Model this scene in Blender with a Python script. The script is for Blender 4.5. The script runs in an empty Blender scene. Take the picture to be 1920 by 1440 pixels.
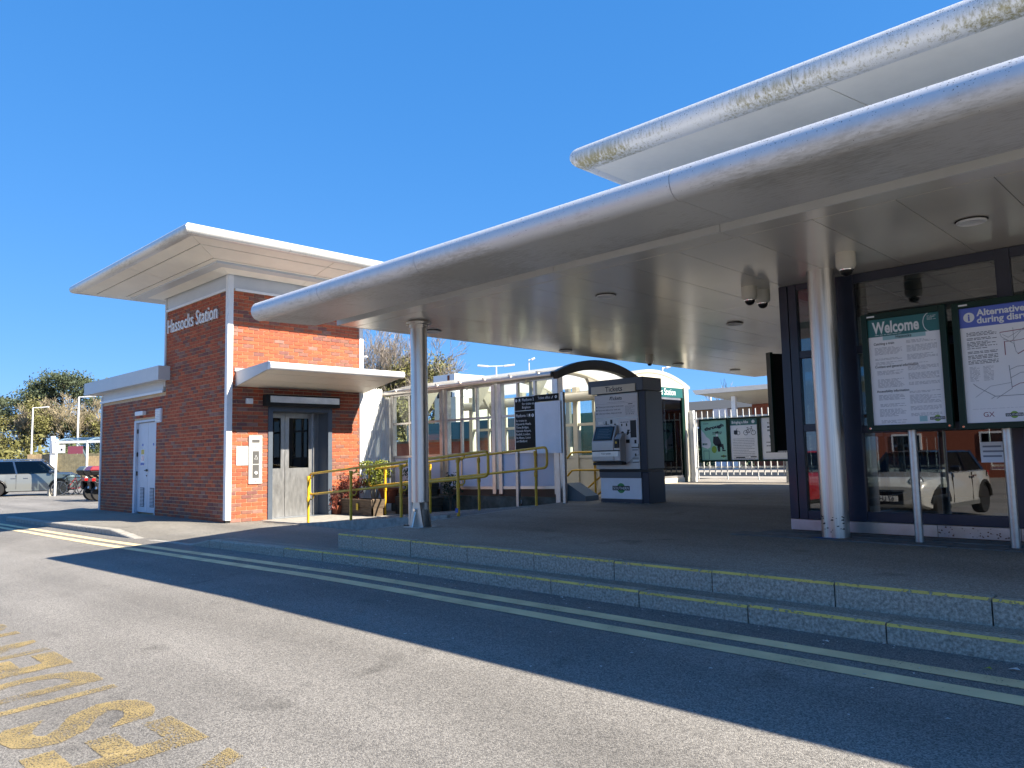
import bpy, math, random
from mathutils import Vector, Matrix
random.seed(7)
R = math.radians
S = bpy.context.scene
COL = S.collection

# ------------------------------------------------------------------ camera, sky, sun, exposure
cam_d = bpy.data.cameras.new('camera'); cam = bpy.data.objects.new('camera', cam_d); COL.objects.link(cam)
yaw, pitch, roll = R(134.3966), R(5.38298), R(-1.23333)
F = Vector((math.cos(yaw)*math.cos(pitch), math.sin(yaw)*math.cos(pitch), math.sin(pitch)))
r0 = Vector((math.sin(yaw), -math.cos(yaw), 0)); u0 = r0.cross(F)
rr = r0*math.cos(roll) + u0*math.sin(roll); uu = -r0*math.sin(roll) + u0*math.cos(roll)
cam.matrix_world = Matrix(((rr.x, uu.x, -F.x, 0), (rr.y, uu.y, -F.y, 0), (rr.z, uu.z, -F.z, 1.1746), (0, 0, 0, 1)))
cam_d.sensor_width = 36; cam_d.lens = 26.836; cam_d.clip_end = 2000; cam_d.clip_start = .05
S.camera = cam

SUN = Vector((1.22, .355, 1.0)).normalized()
SUN_EL = math.asin(SUN.z); SUN_AZ = math.atan2(SUN.x, SUN.y)
w = bpy.data.worlds.new('World'); S.world = w; w.use_nodes = True
wn = w.node_tree.nodes; wn.clear()
sky = wn.new('ShaderNodeTexSky'); sky.sky_type = 'NISHITA'; sky.sun_disc = False
sky.sun_elevation = SUN_EL; sky.sun_rotation = SUN_AZ; sky.altitude = 0; sky.air_density = .6; sky.dust_density = .0; sky.ozone_density = 3.0
bg = wn.new('ShaderNodeBackground'); bg.inputs[1].default_value = .106
wo = wn.new('ShaderNodeOutputWorld')
# one tone curve per channel over the whole sky: a deeper blue with a softer rise towards the horizon
sep = wn.new('ShaderNodeSeparateColor'); com = wn.new('ShaderNodeCombineColor'); L_ = w.node_tree.links
L_.new(sky.outputs[0], sep.inputs[0])
for i_, (k_, p_) in enumerate(((.355, .775), (.966, .448), (2.05, .32))):
    pw = wn.new('ShaderNodeMath'); pw.operation = 'POWER'; pw.inputs[1].default_value = p_; ml = wn.new('ShaderNodeMath'); ml.operation = 'MULTIPLY'; ml.inputs[1].default_value = k_
    L_.new(sep.outputs[i_], pw.inputs[0]); L_.new(pw.outputs[0], ml.inputs[0]); L_.new(ml.outputs[0], com.inputs[i_])
L_.new(com.outputs[0], bg.inputs[0]); L_.new(bg.outputs[0], wo.inputs[0])

sun_d = bpy.data.lights.new('sun', 'SUN'); sun_d.energy = 4.8; sun_d.angle = R(.53); sun_d.color = (1, .90, .75)
sun = bpy.data.objects.new('sun', sun_d); COL.objects.link(sun)
sun.rotation_euler = SUN.to_track_quat('Z', 'Y').to_euler()
S.view_settings.view_transform = 'Standard'; S.view_settings.look = 'None'
S.view_settings.gamma = 1; S.view_settings.use_curve_mapping = False
S.view_settings.exposure = 1.55
S.render.engine = 'CYCLES'
cy = S.cycles
cy.use_denoising = True
try:
    cy.denoiser = 'OPENIMAGEDENOISE'; cy.denoising_input_passes = 'RGB_ALBEDO_NORMAL'; cy.denoising_prefilter = 'ACCURATE'
except Exception: pass
cy.max_bounces = 10; cy.transparent_max_bounces = 24; cy.transmission_bounces = 6; cy.glossy_bounces = 4; cy.diffuse_bounces = 8
cy.sample_clamp_indirect = 6; cy.caustics_reflective = False; cy.caustics_refractive = False

# ------------------------------------------------------------------ materials
def nt(name):
    m = bpy.data.materials.new(name); m.use_nodes = True
    n = m.node_tree.nodes; b = n['Principled BSDF']
    return m, n, m.node_tree.links, b

def mat(name, col, rough=.5, metal=0., var=0., scale=6., bump=0., bscale=60., spec=.5, coat=0., col2=None, stretch=None, detail=5):
    m, n, l, b = nt(name)
    b.inputs['Base Color'].default_value = (*col, 1); b.inputs['Roughness'].default_value = rough
    b.inputs['Metallic'].default_value = metal; b.inputs['Specular IOR Level'].default_value = spec
    b.inputs['Coat Weight'].default_value = coat
    if var or bump or col2:
        tc = n.new('ShaderNodeTexCoord'); src = tc.outputs['Object']
        if stretch:
            mp = n.new('ShaderNodeMapping'); mp.inputs['Scale'].default_value = stretch; l.new(src, mp.inputs[0]); src = mp.outputs[0]
        if var or col2:
            t = n.new('ShaderNodeTexNoise'); t.inputs['Scale'].default_value = scale; t.inputs['Detail'].default_value = detail; t.inputs['Roughness'].default_value = .65
            l.new(src, t.inputs['Vector'])
            rp = n.new('ShaderNodeValToRGB'); rp.color_ramp.elements[0].position = .35; rp.color_ramp.elements[1].position = .68
            c2 = col2 or tuple(max(0, c*(1-var)) for c in col); c1 = col if col2 else tuple(min(1, c*(1+var)) for c in col)
            rp.color_ramp.elements[0].color = (*c2, 1); rp.color_ramp.elements[1].color = (*c1, 1)
            l.new(t.outputs['Fac'], rp.inputs[0]); l.new(rp.outputs[0], b.inputs['Base Color'])
            mr = n.new('ShaderNodeMapRange'); mr.inputs[3].default_value = max(.02, rough-.08); mr.inputs[4].default_value = min(1, rough+.1)
            l.new(t.outputs['Fac'], mr.inputs[0]); l.new(mr.outputs[0], b.inputs['Roughness'])
        if bump:
            t2 = n.new('ShaderNodeTexNoise'); t2.inputs['Scale'].default_value = bscale; t2.inputs['Detail'].default_value = 4
            l.new(src, t2.inputs['Vector'])
            bp = n.new('ShaderNodeBump'); bp.inputs['Strength'].default_value = bump; bp.inputs['Distance'].default_value = .01
            l.new(t2.outputs['Fac'], bp.inputs['Height']); l.new(bp.outputs[0], b.inputs['Normal'])
    return m

def asphalt(name, dark, mid, light, patch=.25, scale=110, speck=(.35, .33, .3), speck_at=.70):
    """stone-chip surfacing: chips of several greys in dark binder, large worn patches, sparse pale chips and gum"""
    m, n, l, b = nt(name)
    tc = n.new('ShaderNodeTexCoord')
    v = n.new('ShaderNodeTexVoronoi'); v.inputs['Scale'].default_value = scale; l.new(tc.outputs['Object'], v.inputs['Vector'])
    bw = n.new('ShaderNodeSeparateColor'); l.new(v.outputs['Color'], bw.inputs[0])
    rp = n.new('ShaderNodeValToRGB'); e = rp.color_ramp.elements
    e[0].position = .0; e[0].color = (*dark, 1); e[1].position = .55; e[1].color = (*mid, 1)
    x = e.new(.93); x.color = (*light, 1)
    x = e.new(.99); x.color = (*speck, 1)
    l.new(bw.outputs[0], rp.inputs[0])
    big = n.new('ShaderNodeTexNoise'); big.inputs['Scale'].default_value = .55; big.inputs['Detail'].default_value = 7; big.inputs['Roughness'].default_value = .62
    l.new(tc.outputs['Object'], big.inputs['Vector'])
    mr = n.new('ShaderNodeMapRange'); mr.inputs[1].default_value = .3; mr.inputs[2].default_value = .7; mr.inputs[3].default_value = 1-patch; mr.inputs[4].default_value = 1+patch*.6
    l.new(big.outputs['Fac'], mr.inputs[0])
    mp = n.new('ShaderNodeMapping'); mp.inputs['Scale'].default_value = (.10, .85, 1); l.new(tc.outputs['Object'], mp.inputs[0])
    tr = n.new('ShaderNodeTexNoise'); tr.inputs['Scale'].default_value = 1.3; tr.inputs['Detail'].default_value = 5; l.new(mp.outputs[0], tr.inputs['Vector'])
    tm = n.new('ShaderNodeMapRange'); tm.inputs[1].default_value = .35; tm.inputs[2].default_value = .65; tm.inputs[3].default_value = .80; tm.inputs[4].default_value = 1.12; l.new(tr.outputs['Fac'], tm.inputs[0])
    st = n.new('ShaderNodeTexNoise'); st.inputs['Scale'].default_value = 2.1; st.inputs['Detail'].default_value = 6; l.new(tc.outputs['Object'], st.inputs['Vector'])
    sm = n.new('ShaderNodeMapRange'); sm.inputs[1].default_value = .63; sm.inputs[2].default_value = .74; sm.inputs[3].default_value = 1; sm.inputs[4].default_value = .68; l.new(st.outputs['Fac'], sm.inputs[0])
    k1 = n.new('ShaderNodeMath'); k1.operation = 'MULTIPLY'; l.new(mr.outputs[0], k1.inputs[0]); l.new(tm.outputs[0], k1.inputs[1])
    k2 = n.new('ShaderNodeMath'); k2.operation = 'MULTIPLY'; l.new(k1.outputs[0], k2.inputs[0]); l.new(sm.outputs[0], k2.inputs[1])
    mx = n.new('ShaderNodeMix'); mx.data_type = 'RGBA'; mx.blend_type = 'MULTIPLY'; mx.inputs[0].default_value = 1
    l.new(rp.outputs[0], mx.inputs[6]); l.new(k2.outputs[0], mx.inputs[7])
    g = n.new('ShaderNodeTexNoise'); g.inputs['Scale'].default_value = 9; g.inputs['Detail'].default_value = 2
    l.new(tc.outputs['Object'], g.inputs['Vector'])
    gr = n.new('ShaderNodeValToRGB'); gr.color_ramp.elements[0].position = speck_at; gr.color_ramp.elements[1].position = speck_at+.04
    gr.color_ramp.elements[0].color = (0, 0, 0, 1); gr.color_ramp.elements[1].color = (.5, .5, .5, 1)
    l.new(g.outputs['Fac'], gr.inputs[0])
    m2 = n.new('ShaderNodeMix'); m2.data_type = 'RGBA'; l.new(gr.outputs[0], m2.inputs[0]); l.new(mx.outputs[2], m2.inputs[6]); m2.inputs[7].default_value = (*mid, 1)
    l.new(m2.outputs[2], b.inputs['Base Color'])
    b.inputs['Roughness'].default_value = .85; b.inputs['Specular IOR Level'].default_value = .3
    bp = n.new('ShaderNodeBump'); bp.inputs['Strength'].default_value = .55; bp.inputs['Distance'].default_value = .006
    l.new(v.outputs['Distance'], bp.inputs['Height']); bp.invert = True; l.new(bp.outputs[0], b.inputs['Normal'])
    return m

def paint_on_road(name, col, wear_at, wear_w=.1, scale=75, base=.05):
    """worn thermoplastic: the paint is gone where the chip-scale noise is low, letting the sheet below show"""
    m, n, l, b = nt(name)
    tc = n.new('ShaderNodeTexCoord')
    t = n.new('ShaderNodeTexNoise'); t.inputs['Scale'].default_value = scale; t.inputs['Detail'].default_value = 3; l.new(tc.outputs['Object'], t.inputs['Vector'])
    t2 = n.new('ShaderNodeTexNoise'); t2.inputs['Scale'].default_value = 3.5; t2.inputs['Detail'].default_value = 4; l.new(tc.outputs['Object'], t2.inputs['Vector'])
    ad = n.new('ShaderNodeMath'); ad.operation = 'MULTIPLY_ADD'; ad.inputs[1].default_value = .45; l.new(t2.outputs['Fac'], ad.inputs[0]); l.new(t.outputs['Fac'], ad.inputs[2])
    rp = n.new('ShaderNodeMapRange'); rp.inputs[1].default_value = wear_at; rp.inputs[2].default_value = wear_at+wear_w
    l.new(ad.outputs[0], rp.inputs[0]); l.new(rp.outputs[0], b.inputs['Alpha'])
    cr = n.new('ShaderNodeValToRGB'); cr.color_ramp.elements[0].color = (*[c*.72 for c in col], 1); cr.color_ramp.elements[1].color = (*col, 1)
    cr.color_ramp.elements[0].position = .3; cr.color_ramp.elements[1].position = .7
    l.new(t2.outputs['Fac'], cr.inputs[0]); l.new(cr.outputs[0], b.inputs['Base Color']); b.inputs['Roughness'].default_value = .7
    return m

def brick_mat(name, per_object):
    m, n, l, b = nt(name)
    if per_object:
        s = n.new('ShaderNodeObjectInfo').outputs['Random']
    else:
        s = n.new('ShaderNodeNewGeometry').outputs['Random Per Island']
    rp = n.new('ShaderNodeValToRGB'); rp.color_ramp.interpolation = 'CONSTANT'; e = rp.color_ramp.elements
    cs = [(0, (.46, .115, .056)), (.22, (.53, .140, .066)), (.42, (.39, .106, .060)), (.58, (.47, .121, .062)), (.70, (.28, .128, .098)), (.86, (.34, .18, .145)), (.94, (.23, .10, .088))]
    e[0].position = 0; e[0].color = (*cs[0][1], 1); e[1].position = cs[1][0]; e[1].color = (*cs[1][1], 1)
    for p, c in cs[2:]:
        k = e.new(p); k.color = (*c, 1)
    l.new(s, rp.inputs[0])
    tc = n.new('ShaderNodeTexCoord'); t = n.new('ShaderNodeTexNoise'); t.inputs['Scale'].default_value = 18; t.inputs['Detail'].default_value = 5
    l.new(tc.outputs['Object'], t.inputs['Vector'])
    mr = n.new('ShaderNodeMapRange'); mr.inputs[3].default_value = .58; mr.inputs[4].default_value = 1.02; l.new(t.outputs['Fac'], mr.inputs[0])
    mx = n.new('ShaderNodeMix'); mx.data_type = 'RGBA'; mx.blend_type = 'MULTIPLY'; mx.inputs[0].default_value = 1
    l.new(rp.outputs[0], mx.inputs[6]); l.new(mr.outputs[0], mx.inputs[7]); l.new(mx.outputs[2], b.inputs['Base Color'])
    b.inputs['Roughness'].default_value = .8; b.inputs['Specular IOR Level'].default_value = .25
    t3 = n.new('ShaderNodeTexNoise'); t3.inputs['Scale'].default_value = 160; l.new(tc.outputs['Object'], t3.inputs['Vector'])
    bp = n.new('ShaderNodeBump'); bp.inputs['Strength'].default_value = .35; bp.inputs['Distance'].default_value = .004
    l.new(t3.outputs['Fac'], bp.inputs['Height']); l.new(bp.outputs[0], b.inputs['Normal'])
    return m

def glass(name, tint=(.9, .95, .95), ior=1.5, rough=0.):
    m = bpy.data.materials.new(name); m.use_nodes = True; n = m.node_tree.nodes; l = m.node_tree.links; n.clear()
    o = n.new('ShaderNodeOutputMaterial'); mx = n.new('ShaderNodeMixShader'); t = n.new('ShaderNodeBsdfTransparent'); g = n.new('ShaderNodeBsdfGlossy')
    fr = n.new('ShaderNodeFresnel'); fr.inputs[0].default_value = ior
    t.inputs[0].default_value = (*tint, 1); g.inputs['Roughness'].default_value = rough
    ge = n.new('ShaderNodeNewGeometry'); iv = n.new('ShaderNodeMath'); iv.operation = 'SUBTRACT'; iv.inputs[0].default_value = 1; l.new(ge.outputs['Backfacing'], iv.inputs[1])
    fm = n.new('ShaderNodeMath'); fm.operation = 'MULTIPLY'; l.new(fr.outputs[0], fm.inputs[0]); l.new(iv.outputs[0], fm.inputs[1])   # one reflection, at the outer face of the pane
    l.new(fm.outputs[0], mx.inputs[0]); l.new(t.outputs[0], mx.inputs[1]); l.new(g.outputs[0], mx.inputs[2]); l.new(mx.outputs[0], o.inputs[0])
    return m

def stained(name, col, dirt, rough, metal, axis_lo, axis_hi, amount, streak=(9, 60, 3), speckle=.0):
    """painted metal with grime: streaky deposits between two heights on the piece and sparse black spots"""
    m, n, l, b = nt(name)
    tc = n.new('ShaderNodeTexCoord'); mp = n.new('ShaderNodeMapping'); mp.inputs['Scale'].default_value = streak
    l.new(tc.outputs['Object'], mp.inputs[0])
    t = n.new('ShaderNodeTexNoise'); t.inputs['Scale'].default_value = 1; t.inputs['Detail'].default_value = 6; t.inputs['Roughness'].default_value = .7; l.new(mp.outputs[0], t.inputs['Vector'])
    pl = n.new('ShaderNodeTexNoise'); pl.inputs['Scale'].default_value = .9; pl.inputs['Detail'].default_value = 8; l.new(tc.outputs['Object'], pl.inputs['Vector'])
    g = n.new('ShaderNodeNewGeometry'); sx = n.new('ShaderNodeSeparateXYZ'); l.new(g.outputs['Position'], sx.inputs[0])
    band = n.new('ShaderNodeMapRange'); band.inputs[1].default_value = axis_lo; band.inputs[2].default_value = axis_hi; band.interpolation_type = 'SMOOTHSTEP'
    band.inputs[3].default_value = 1; band.inputs[4].default_value = 0; l.new(sx.outputs[2], band.inputs[0])
    ad = n.new('ShaderNodeMath'); ad.operation = 'ADD'; l.new(t.outputs['Fac'], ad.inputs[0]); l.new(pl.outputs['Fac'], ad.inputs[1])
    th = n.new('ShaderNodeMapRange'); th.inputs[1].default_value = .95; th.inputs[2].default_value = 1.16; th.inputs[3].default_value = 0; th.inputs[4].default_value = amount
    l.new(ad.outputs[0], th.inputs[0])
    mu = n.new('ShaderNodeMath'); mu.operation = 'MULTIPLY'; l.new(th.outputs[0], mu.inputs[0]); l.new(band.outputs[0], mu.inputs[1])
    mx = n.new('ShaderNodeMix'); mx.data_type = 'RGBA'; l.new(mu.outputs[0], mx.inputs[0]); mx.inputs[6].default_value = (*col, 1); mx.inputs[7].default_value = (*dirt, 1)
    out = mx.outputs[2]
    if speckle:
        s = n.new('ShaderNodeTexNoise'); s.inputs['Scale'].default_value = 95; s.inputs['Detail'].default_value = 2; l.new(tc.outputs['Object'], s.inputs['Vector'])
        sb = n.new('ShaderNodeMapRange'); sb.inputs[1].default_value = axis_lo+.02; sb.inputs[2].default_value = axis_hi+.1; l.new(sx.outputs[2], sb.inputs[0])
        ms = n.new('ShaderNodeMath'); ms.operation = 'MULTIPLY_ADD'; ms.inputs[1].default_value = .14; l.new(sb.outputs[0], ms.inputs[0]); l.new(s.outputs['Fac'], ms.inputs[2])
        ra = n.new('ShaderNodeMapRange'); ra.inputs[1].default_value = .76-speckle*.1; ra.inputs[2].default_value = .80-speckle*.1; l.new(ms.outputs[0], ra.inputs[0])
        m3 = n.new('ShaderNodeMix'); m3.data_type = 'RGBA'; l.new(ra.outputs[0], m3.inputs[0]); l.new(out, m3.inputs[6]); m3.inputs[7].default_value = (.06, .06, .05, 1); out = m3.outputs[2]
    l.new(out, b.inputs['Base Color'])
    b.inputs['Metallic'].default_value = metal; b.inputs['Roughness'].default_value = rough
    return m

M = {}
M['road'] = asphalt('road_asphalt', (.105, .101, .096), (.232, .22, .20), (.335, .318, .29), patch=.16, scale=165)
M['pave'] = asphalt('pavement_asphalt', (.14, .135, .12), (.235, .222, .195), (.33, .31, .275), scale=140, patch=.18)
M['slab'] = asphalt('forecourt_asphalt', (.19, .168, .135), (.32, .283, .23), (.44, .395, .33), scale=130, patch=.22, speck_at=.74)
M['ramp'] = asphalt('ramp_surface', (.12, .118, .11), (.2, .195, .185), (.28, .27, .26), scale=130, patch=.2)
M['kerb'] = mat('kerb_concrete', (.58, .53, .44), .9, var=.0, col2=(.20, .185, .15), scale=48, bump=.6, bscale=120, detail=9)
M['kerb_pale'] = mat('pale_kerb_concrete', (.34, .325, .29), .9, var=.25, scale=9, bump=.4, bscale=90)
M['paver'] = mat('paver_concrete', (.16, .155, .15), .85, var=.25, scale=7, bump=.3)
M['yline'] = paint_on_road('yellow_line_paint', (.86, .68, .38), .47, .07)
M['ytext'] = paint_on_road('worn_yellow_paint', (.62, .49, .24), .685, .05, scale=120)
M['nosing'] = paint_on_road('step_edge_paint', (.82, .58, .13), .56, .1, scale=34)
M['brick_o'] = brick_mat('brick_clay', True); M['brick_s'] = brick_mat('brickwork_clay', False)
M['mortar'] = mat('mortar', (.62, .47, .30), .95, var=.2, scale=25, bump=.3)
M['white'] = mat('white_painted_steel', (.78, .79, .79), .35, var=.04, scale=3)
M['whitep'] = mat('white_palisade_paint', (.76, .77, .76), .45, var=.08, scale=5, stretch=(3, 3, 1))
M['door_w'] = mat('grey_white_door_paint', (.55, .59, .66), .4, var=.06, scale=3)
M['frieze'] = mat('pale_grey_cladding', (.56, .58, .59), .4, var=.05, scale=2)
M['soffit'] = mat('silver_soffit_paint', (.82, .79, .72), .2, metal=.25, var=.05, scale=1.2, stretch=(.3, .3, 1), spec=.6, detail=8)
M['soffit2'] = mat('grey_soffit_paint', (.85, .82, .73), .5, metal=.05, var=.05, scale=1.5)
M['gapdark'] = mat('dark_joint', (.015, .015, .014), .9)
M['nose'] = stained('canopy_edge_metal', (.70, .70, .69), (.30, .285, .24), .42, .25, 2.96, 3.1, .5, speckle=.35)
M['nose_dirty'] = stained('algae_stained_edge_metal', (.74, .74, .72), (.30, .265, .12), .5, .2, 4.50, 4.68, .95, streak=(38, 38, 3), speckle=.7)
M['nose_t'] = stained('tower_roof_edge_metal', (.70, .70, .68), (.33, .31, .24), .38, .35, 5.14, 5.24, .5, speckle=.3)
M['steel'] = mat('brushed_stainless', (.60, .585, .56), .33, metal=1., var=.14, scale=2.5, stretch=(40, 40, .6))
M['steel_d'] = mat('dull_stainless', (.50, .495, .48), .36, metal=1., var=.12, scale=9)
M['alu'] = mat('mill_aluminium', (.56, .54, .52), .33, metal=.85, var=.1, scale=6)
M['navy'] = mat('navy_frame_paint', (.020, .027, .052), .33, var=.1, scale=4, coat=.1)
M['navy_l'] = mat('slate_blue_paint', (.075, .095, .125), .42, var=.06, scale=3)
M['navy_d'] = mat('dark_navy_base_paint', (.008, .012, .03), .45)
M['green'] = mat('dark_green_frame_paint', (.004, .026, .016), .35, var=.1, scale=8, spec=.3)
M['greensign'] = mat('teal_sign_face', (.015, .10, .10), .4)
M['teal'] = mat('poster_teal', (.025, .16, .165), .35); M['tealpale'] = mat('poster_pale_teal', (.33, .55, .58), .4)
M['paper'] = mat('poster_paper', (.88, .88, .90), .4, coat=.35); M['mint'] = mat('poster_mint', (.33, .66, .54), .35, coat=.3)
M['blue'] = mat('poster_blue', (.09, .14, .55), .35, coat=.3)
M['ink'] = mat('print_dark', (.02, .03, .05), .5); M['inkgrey'] = mat('print_grey', (.25, .26, .30), .5); M['plategrey'] = mat('panel_plate_grey', (.09, .09, .09), .4); M['panelw'] = mat('panel_off_white', (.50, .50, .48), .4); M['noticew'] = mat('notice_white', (.46, .48, .47), .4); M['print_w'] = mat('print_white', (.8, .82, .82), .5)
M['print_red'] = mat('print_maroon', (.25, .06, .09), .5)
M['lime'] = mat('roundel_green', (.24, .42, .07), .45); M['logog'] = mat('roundel_deep_green', (.03, .28, .07), .4)
M['black'] = mat('black_plastic', (.008, .008, .009), .4, spec=.3); M['blackm'] = mat('black_matt', (.012, .013, .013), .8)
M['signblack'] = mat('sign_black_face', (.003, .008, .008), .5, spec=.2)
M['yellow'] = mat('yellow_handrail_paint', (.72, .42, .02), .32, var=.12, scale=9, coat=.2)
M['cream'] = mat('cream_painted_steel', (.66, .62, .50), .4, var=.05, scale=3)
M['pvc'] = mat('lavender_white_panel', (.70, .70, .78), .35, var=.03, scale=1.5)
M['conc'] = mat('stained_concrete', (.16, .155, .13), .9, col2=(.045, .047, .03), scale=3.5, bump=.4, bscale=50, detail=8)
M['glass'] = glass('clear_glass'); M['glass_h'] = glass('hall_glass', (.5, .55, .57), 2.3); M['glass_c'] = glass('vehicle_glass', (.12, .15, .16), 1.6)
M['glass_l'] = glass('lift_glass', (.10, .12, .15), 1.5)
def translucent(name, col, k=.5):
    m, n, l, b = nt(name); b.inputs['Base Color'].default_value = (*col, 1); b.inputs['Roughness'].default_value = .35
    t = n.new('ShaderNodeBsdfTranslucent'); t.inputs[0].default_value = (*col, 1); mx = n.new('ShaderNodeMixShader'); mx.inputs[0].default_value = k
    l.new(b.outputs[0], mx.inputs[1]); l.new(t.outputs[0], mx.inputs[2])
    tr = n.new('ShaderNodeBsdfTransparent'); m2 = n.new('ShaderNodeMixShader'); m2.inputs[0].default_value = .45; l.new(mx.outputs[0], m2.inputs[1]); l.new(tr.outputs[0], m2.inputs[2]); l.new(m2.outputs[0], n['Material Output'].inputs[0]); return m
M['roofpoly'] = translucent('opal_roof_sheet', (.85, .83, .76), .7)
M['poly'] = glass('shelter_polycarbonate', (.72, .78, .8), 1.45, .1)
M['lift'] = mat('lift_door_steel', (.46, .47, .48), .36, metal=.9, var=.12, scale=3, stretch=(6, 6, 1.5))
M['machine'] = mat('ticket_machine_silver', (.44, .43, .42), .38, metal=.45, var=.05, scale=3)
M['mpanel'] = mat('ticket_machine_pale_panel', (.70, .70, .72), .4)
M['mwhite'] = mat('ticket_machine_white', (.80, .84, .90), .35, var=.05, scale=3)
M['screen'] = mat('dim_screen', (.04, .07, .09), .15); M['slate'] = mat('machine_side_slate', (.085, .115, .135), .4)
M['camw'] = mat('camera_housing', (.62, .60, .52), .4); M['lamp'] = mat('downlight_glass', (.45, .44, .4), .2)
M['wood'] = mat('weathered_timber', (.16, .115, .075), .85, col2=(.06, .045, .03), scale=5, stretch=(1, 1, 8), bump=.4, bscale=30)
M['soil'] = mat('planter_soil', (.02, .015, .01), .95, bump=1, bscale=40)
M['leaf_y'] = mat('golden_green_leaf', (.17, .20, .02), .5, var=.35, scale=9); M['leaf_r'] = mat('red_brown_leaf', (.16, .035, .022), .5, var=.4, scale=14)
M['leaf_d'] = mat('dark_green_leaf', (.025, .05, .018), .5, var=.4, scale=9); M['terracotta'] = mat('terracotta', (.22, .06, .025), .8, var=.2, scale=6)
M['pine'] = mat('pine_foliage', (.058, .078, .036), .7, var=.4, scale=2); M['ivy'] = mat('ivy_foliage', (.16, .155, .048), .6, var=.45, scale=1.6)
M['twig'] = mat('pale_twig', (.32, .27, .18), .85, var=.35, scale=1.5); M['twig2'] = mat('grey_brown_twig', (.28, .24, .20), .85, var=.3, scale=2)
M['bark'] = mat('bark', (.11, .09, .06), .9, var=.3, scale=5)
M['farwood'] = mat('far_woodland', (.10, .09, .055), .8, var=.45, scale=.25)
M['fencewood'] = mat('sunlit_close_board', (.34, .25, .14), .85, var=.25, scale=4)
M['tyre'] = mat('tyre_rubber', (.014, .014, .015), .8); M['rim'] = mat('alloy_rim', (.42, .42, .43), .3, metal=.9); M['rim_d'] = mat('dark_alloy_rim', (.03, .03, .032), .3, metal=.6)
M['car_grey'] = mat('silver_grey_car_paint', (.21, .22, .21), .28, metal=.35, coat=1.); M['car_blue'] = mat('dark_blue_car_paint', (.018, .035, .075), .25, coat=1.)
M['car_white'] = mat('pale_silver_car_paint', (.58, .58, .55), .25, metal=.1, coat=1.); M['car_red'] = mat('red_car_paint', (.32, .018, .022), .25, coat=1.)
M['car_black'] = mat('black_car_roof_paint', (.012, .014, .02), .2, coat=1.)
M['chrome'] = mat('chrome', (.75, .75, .76), .08, metal=1.); M['tail'] = mat('red_lens', (.35, .01, .012), .2, coat=1.)
M['headlamp'] = mat('headlamp_lens', (.62, .65, .68), .1, metal=.4, coat=1.); M['plate'] = mat('number_plate_white', (.7, .7, .66), .4); M['platey'] = mat('number_plate_yellow', (.6, .42, .03), .4)
M['eublue'] = mat('plate_blue', (.02, .08, .4), .4)
M['dirtred'] = mat('red_top_box', (.22, .02, .025), .25, coat=1.)
M['roofdark'] = mat('dark_slate_roof', (.06, .065, .07), .8); M['tanbrick'] = mat('tan_brick_wall', (.36, .23, .15), .9, var=.15, scale=12)
M['redbrick'] = mat('far_red_brick', (.26, .075, .04), .9, var=.2, scale=20)
M['sand'] = mat('platform_paving', (.34, .31, .26), .9, var=.12, scale=3); M['ballast'] = asphalt('track_ballast', (.05, .045, .04), (.12, .11, .1), (.2, .19, .17), scale=25)
M['floor'] = mat('hall_floor_tile', (.12, .115, .11), .35); M['ceil'] = mat('hall_ceiling_tile', (.55, .55, .53), .7)
M['litter'] = mat('pale_litter', (.6, .6, .57), .8); M['leafy'] = mat('fallen_leaf', (.30, .34, .04), .6)
M['bluepaint'] = mat('blue_spray_paint', (.02, .12, .42), .6)
M['wire'] = mat('rusted_steel', (.12, .06, .035), .8)

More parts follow.
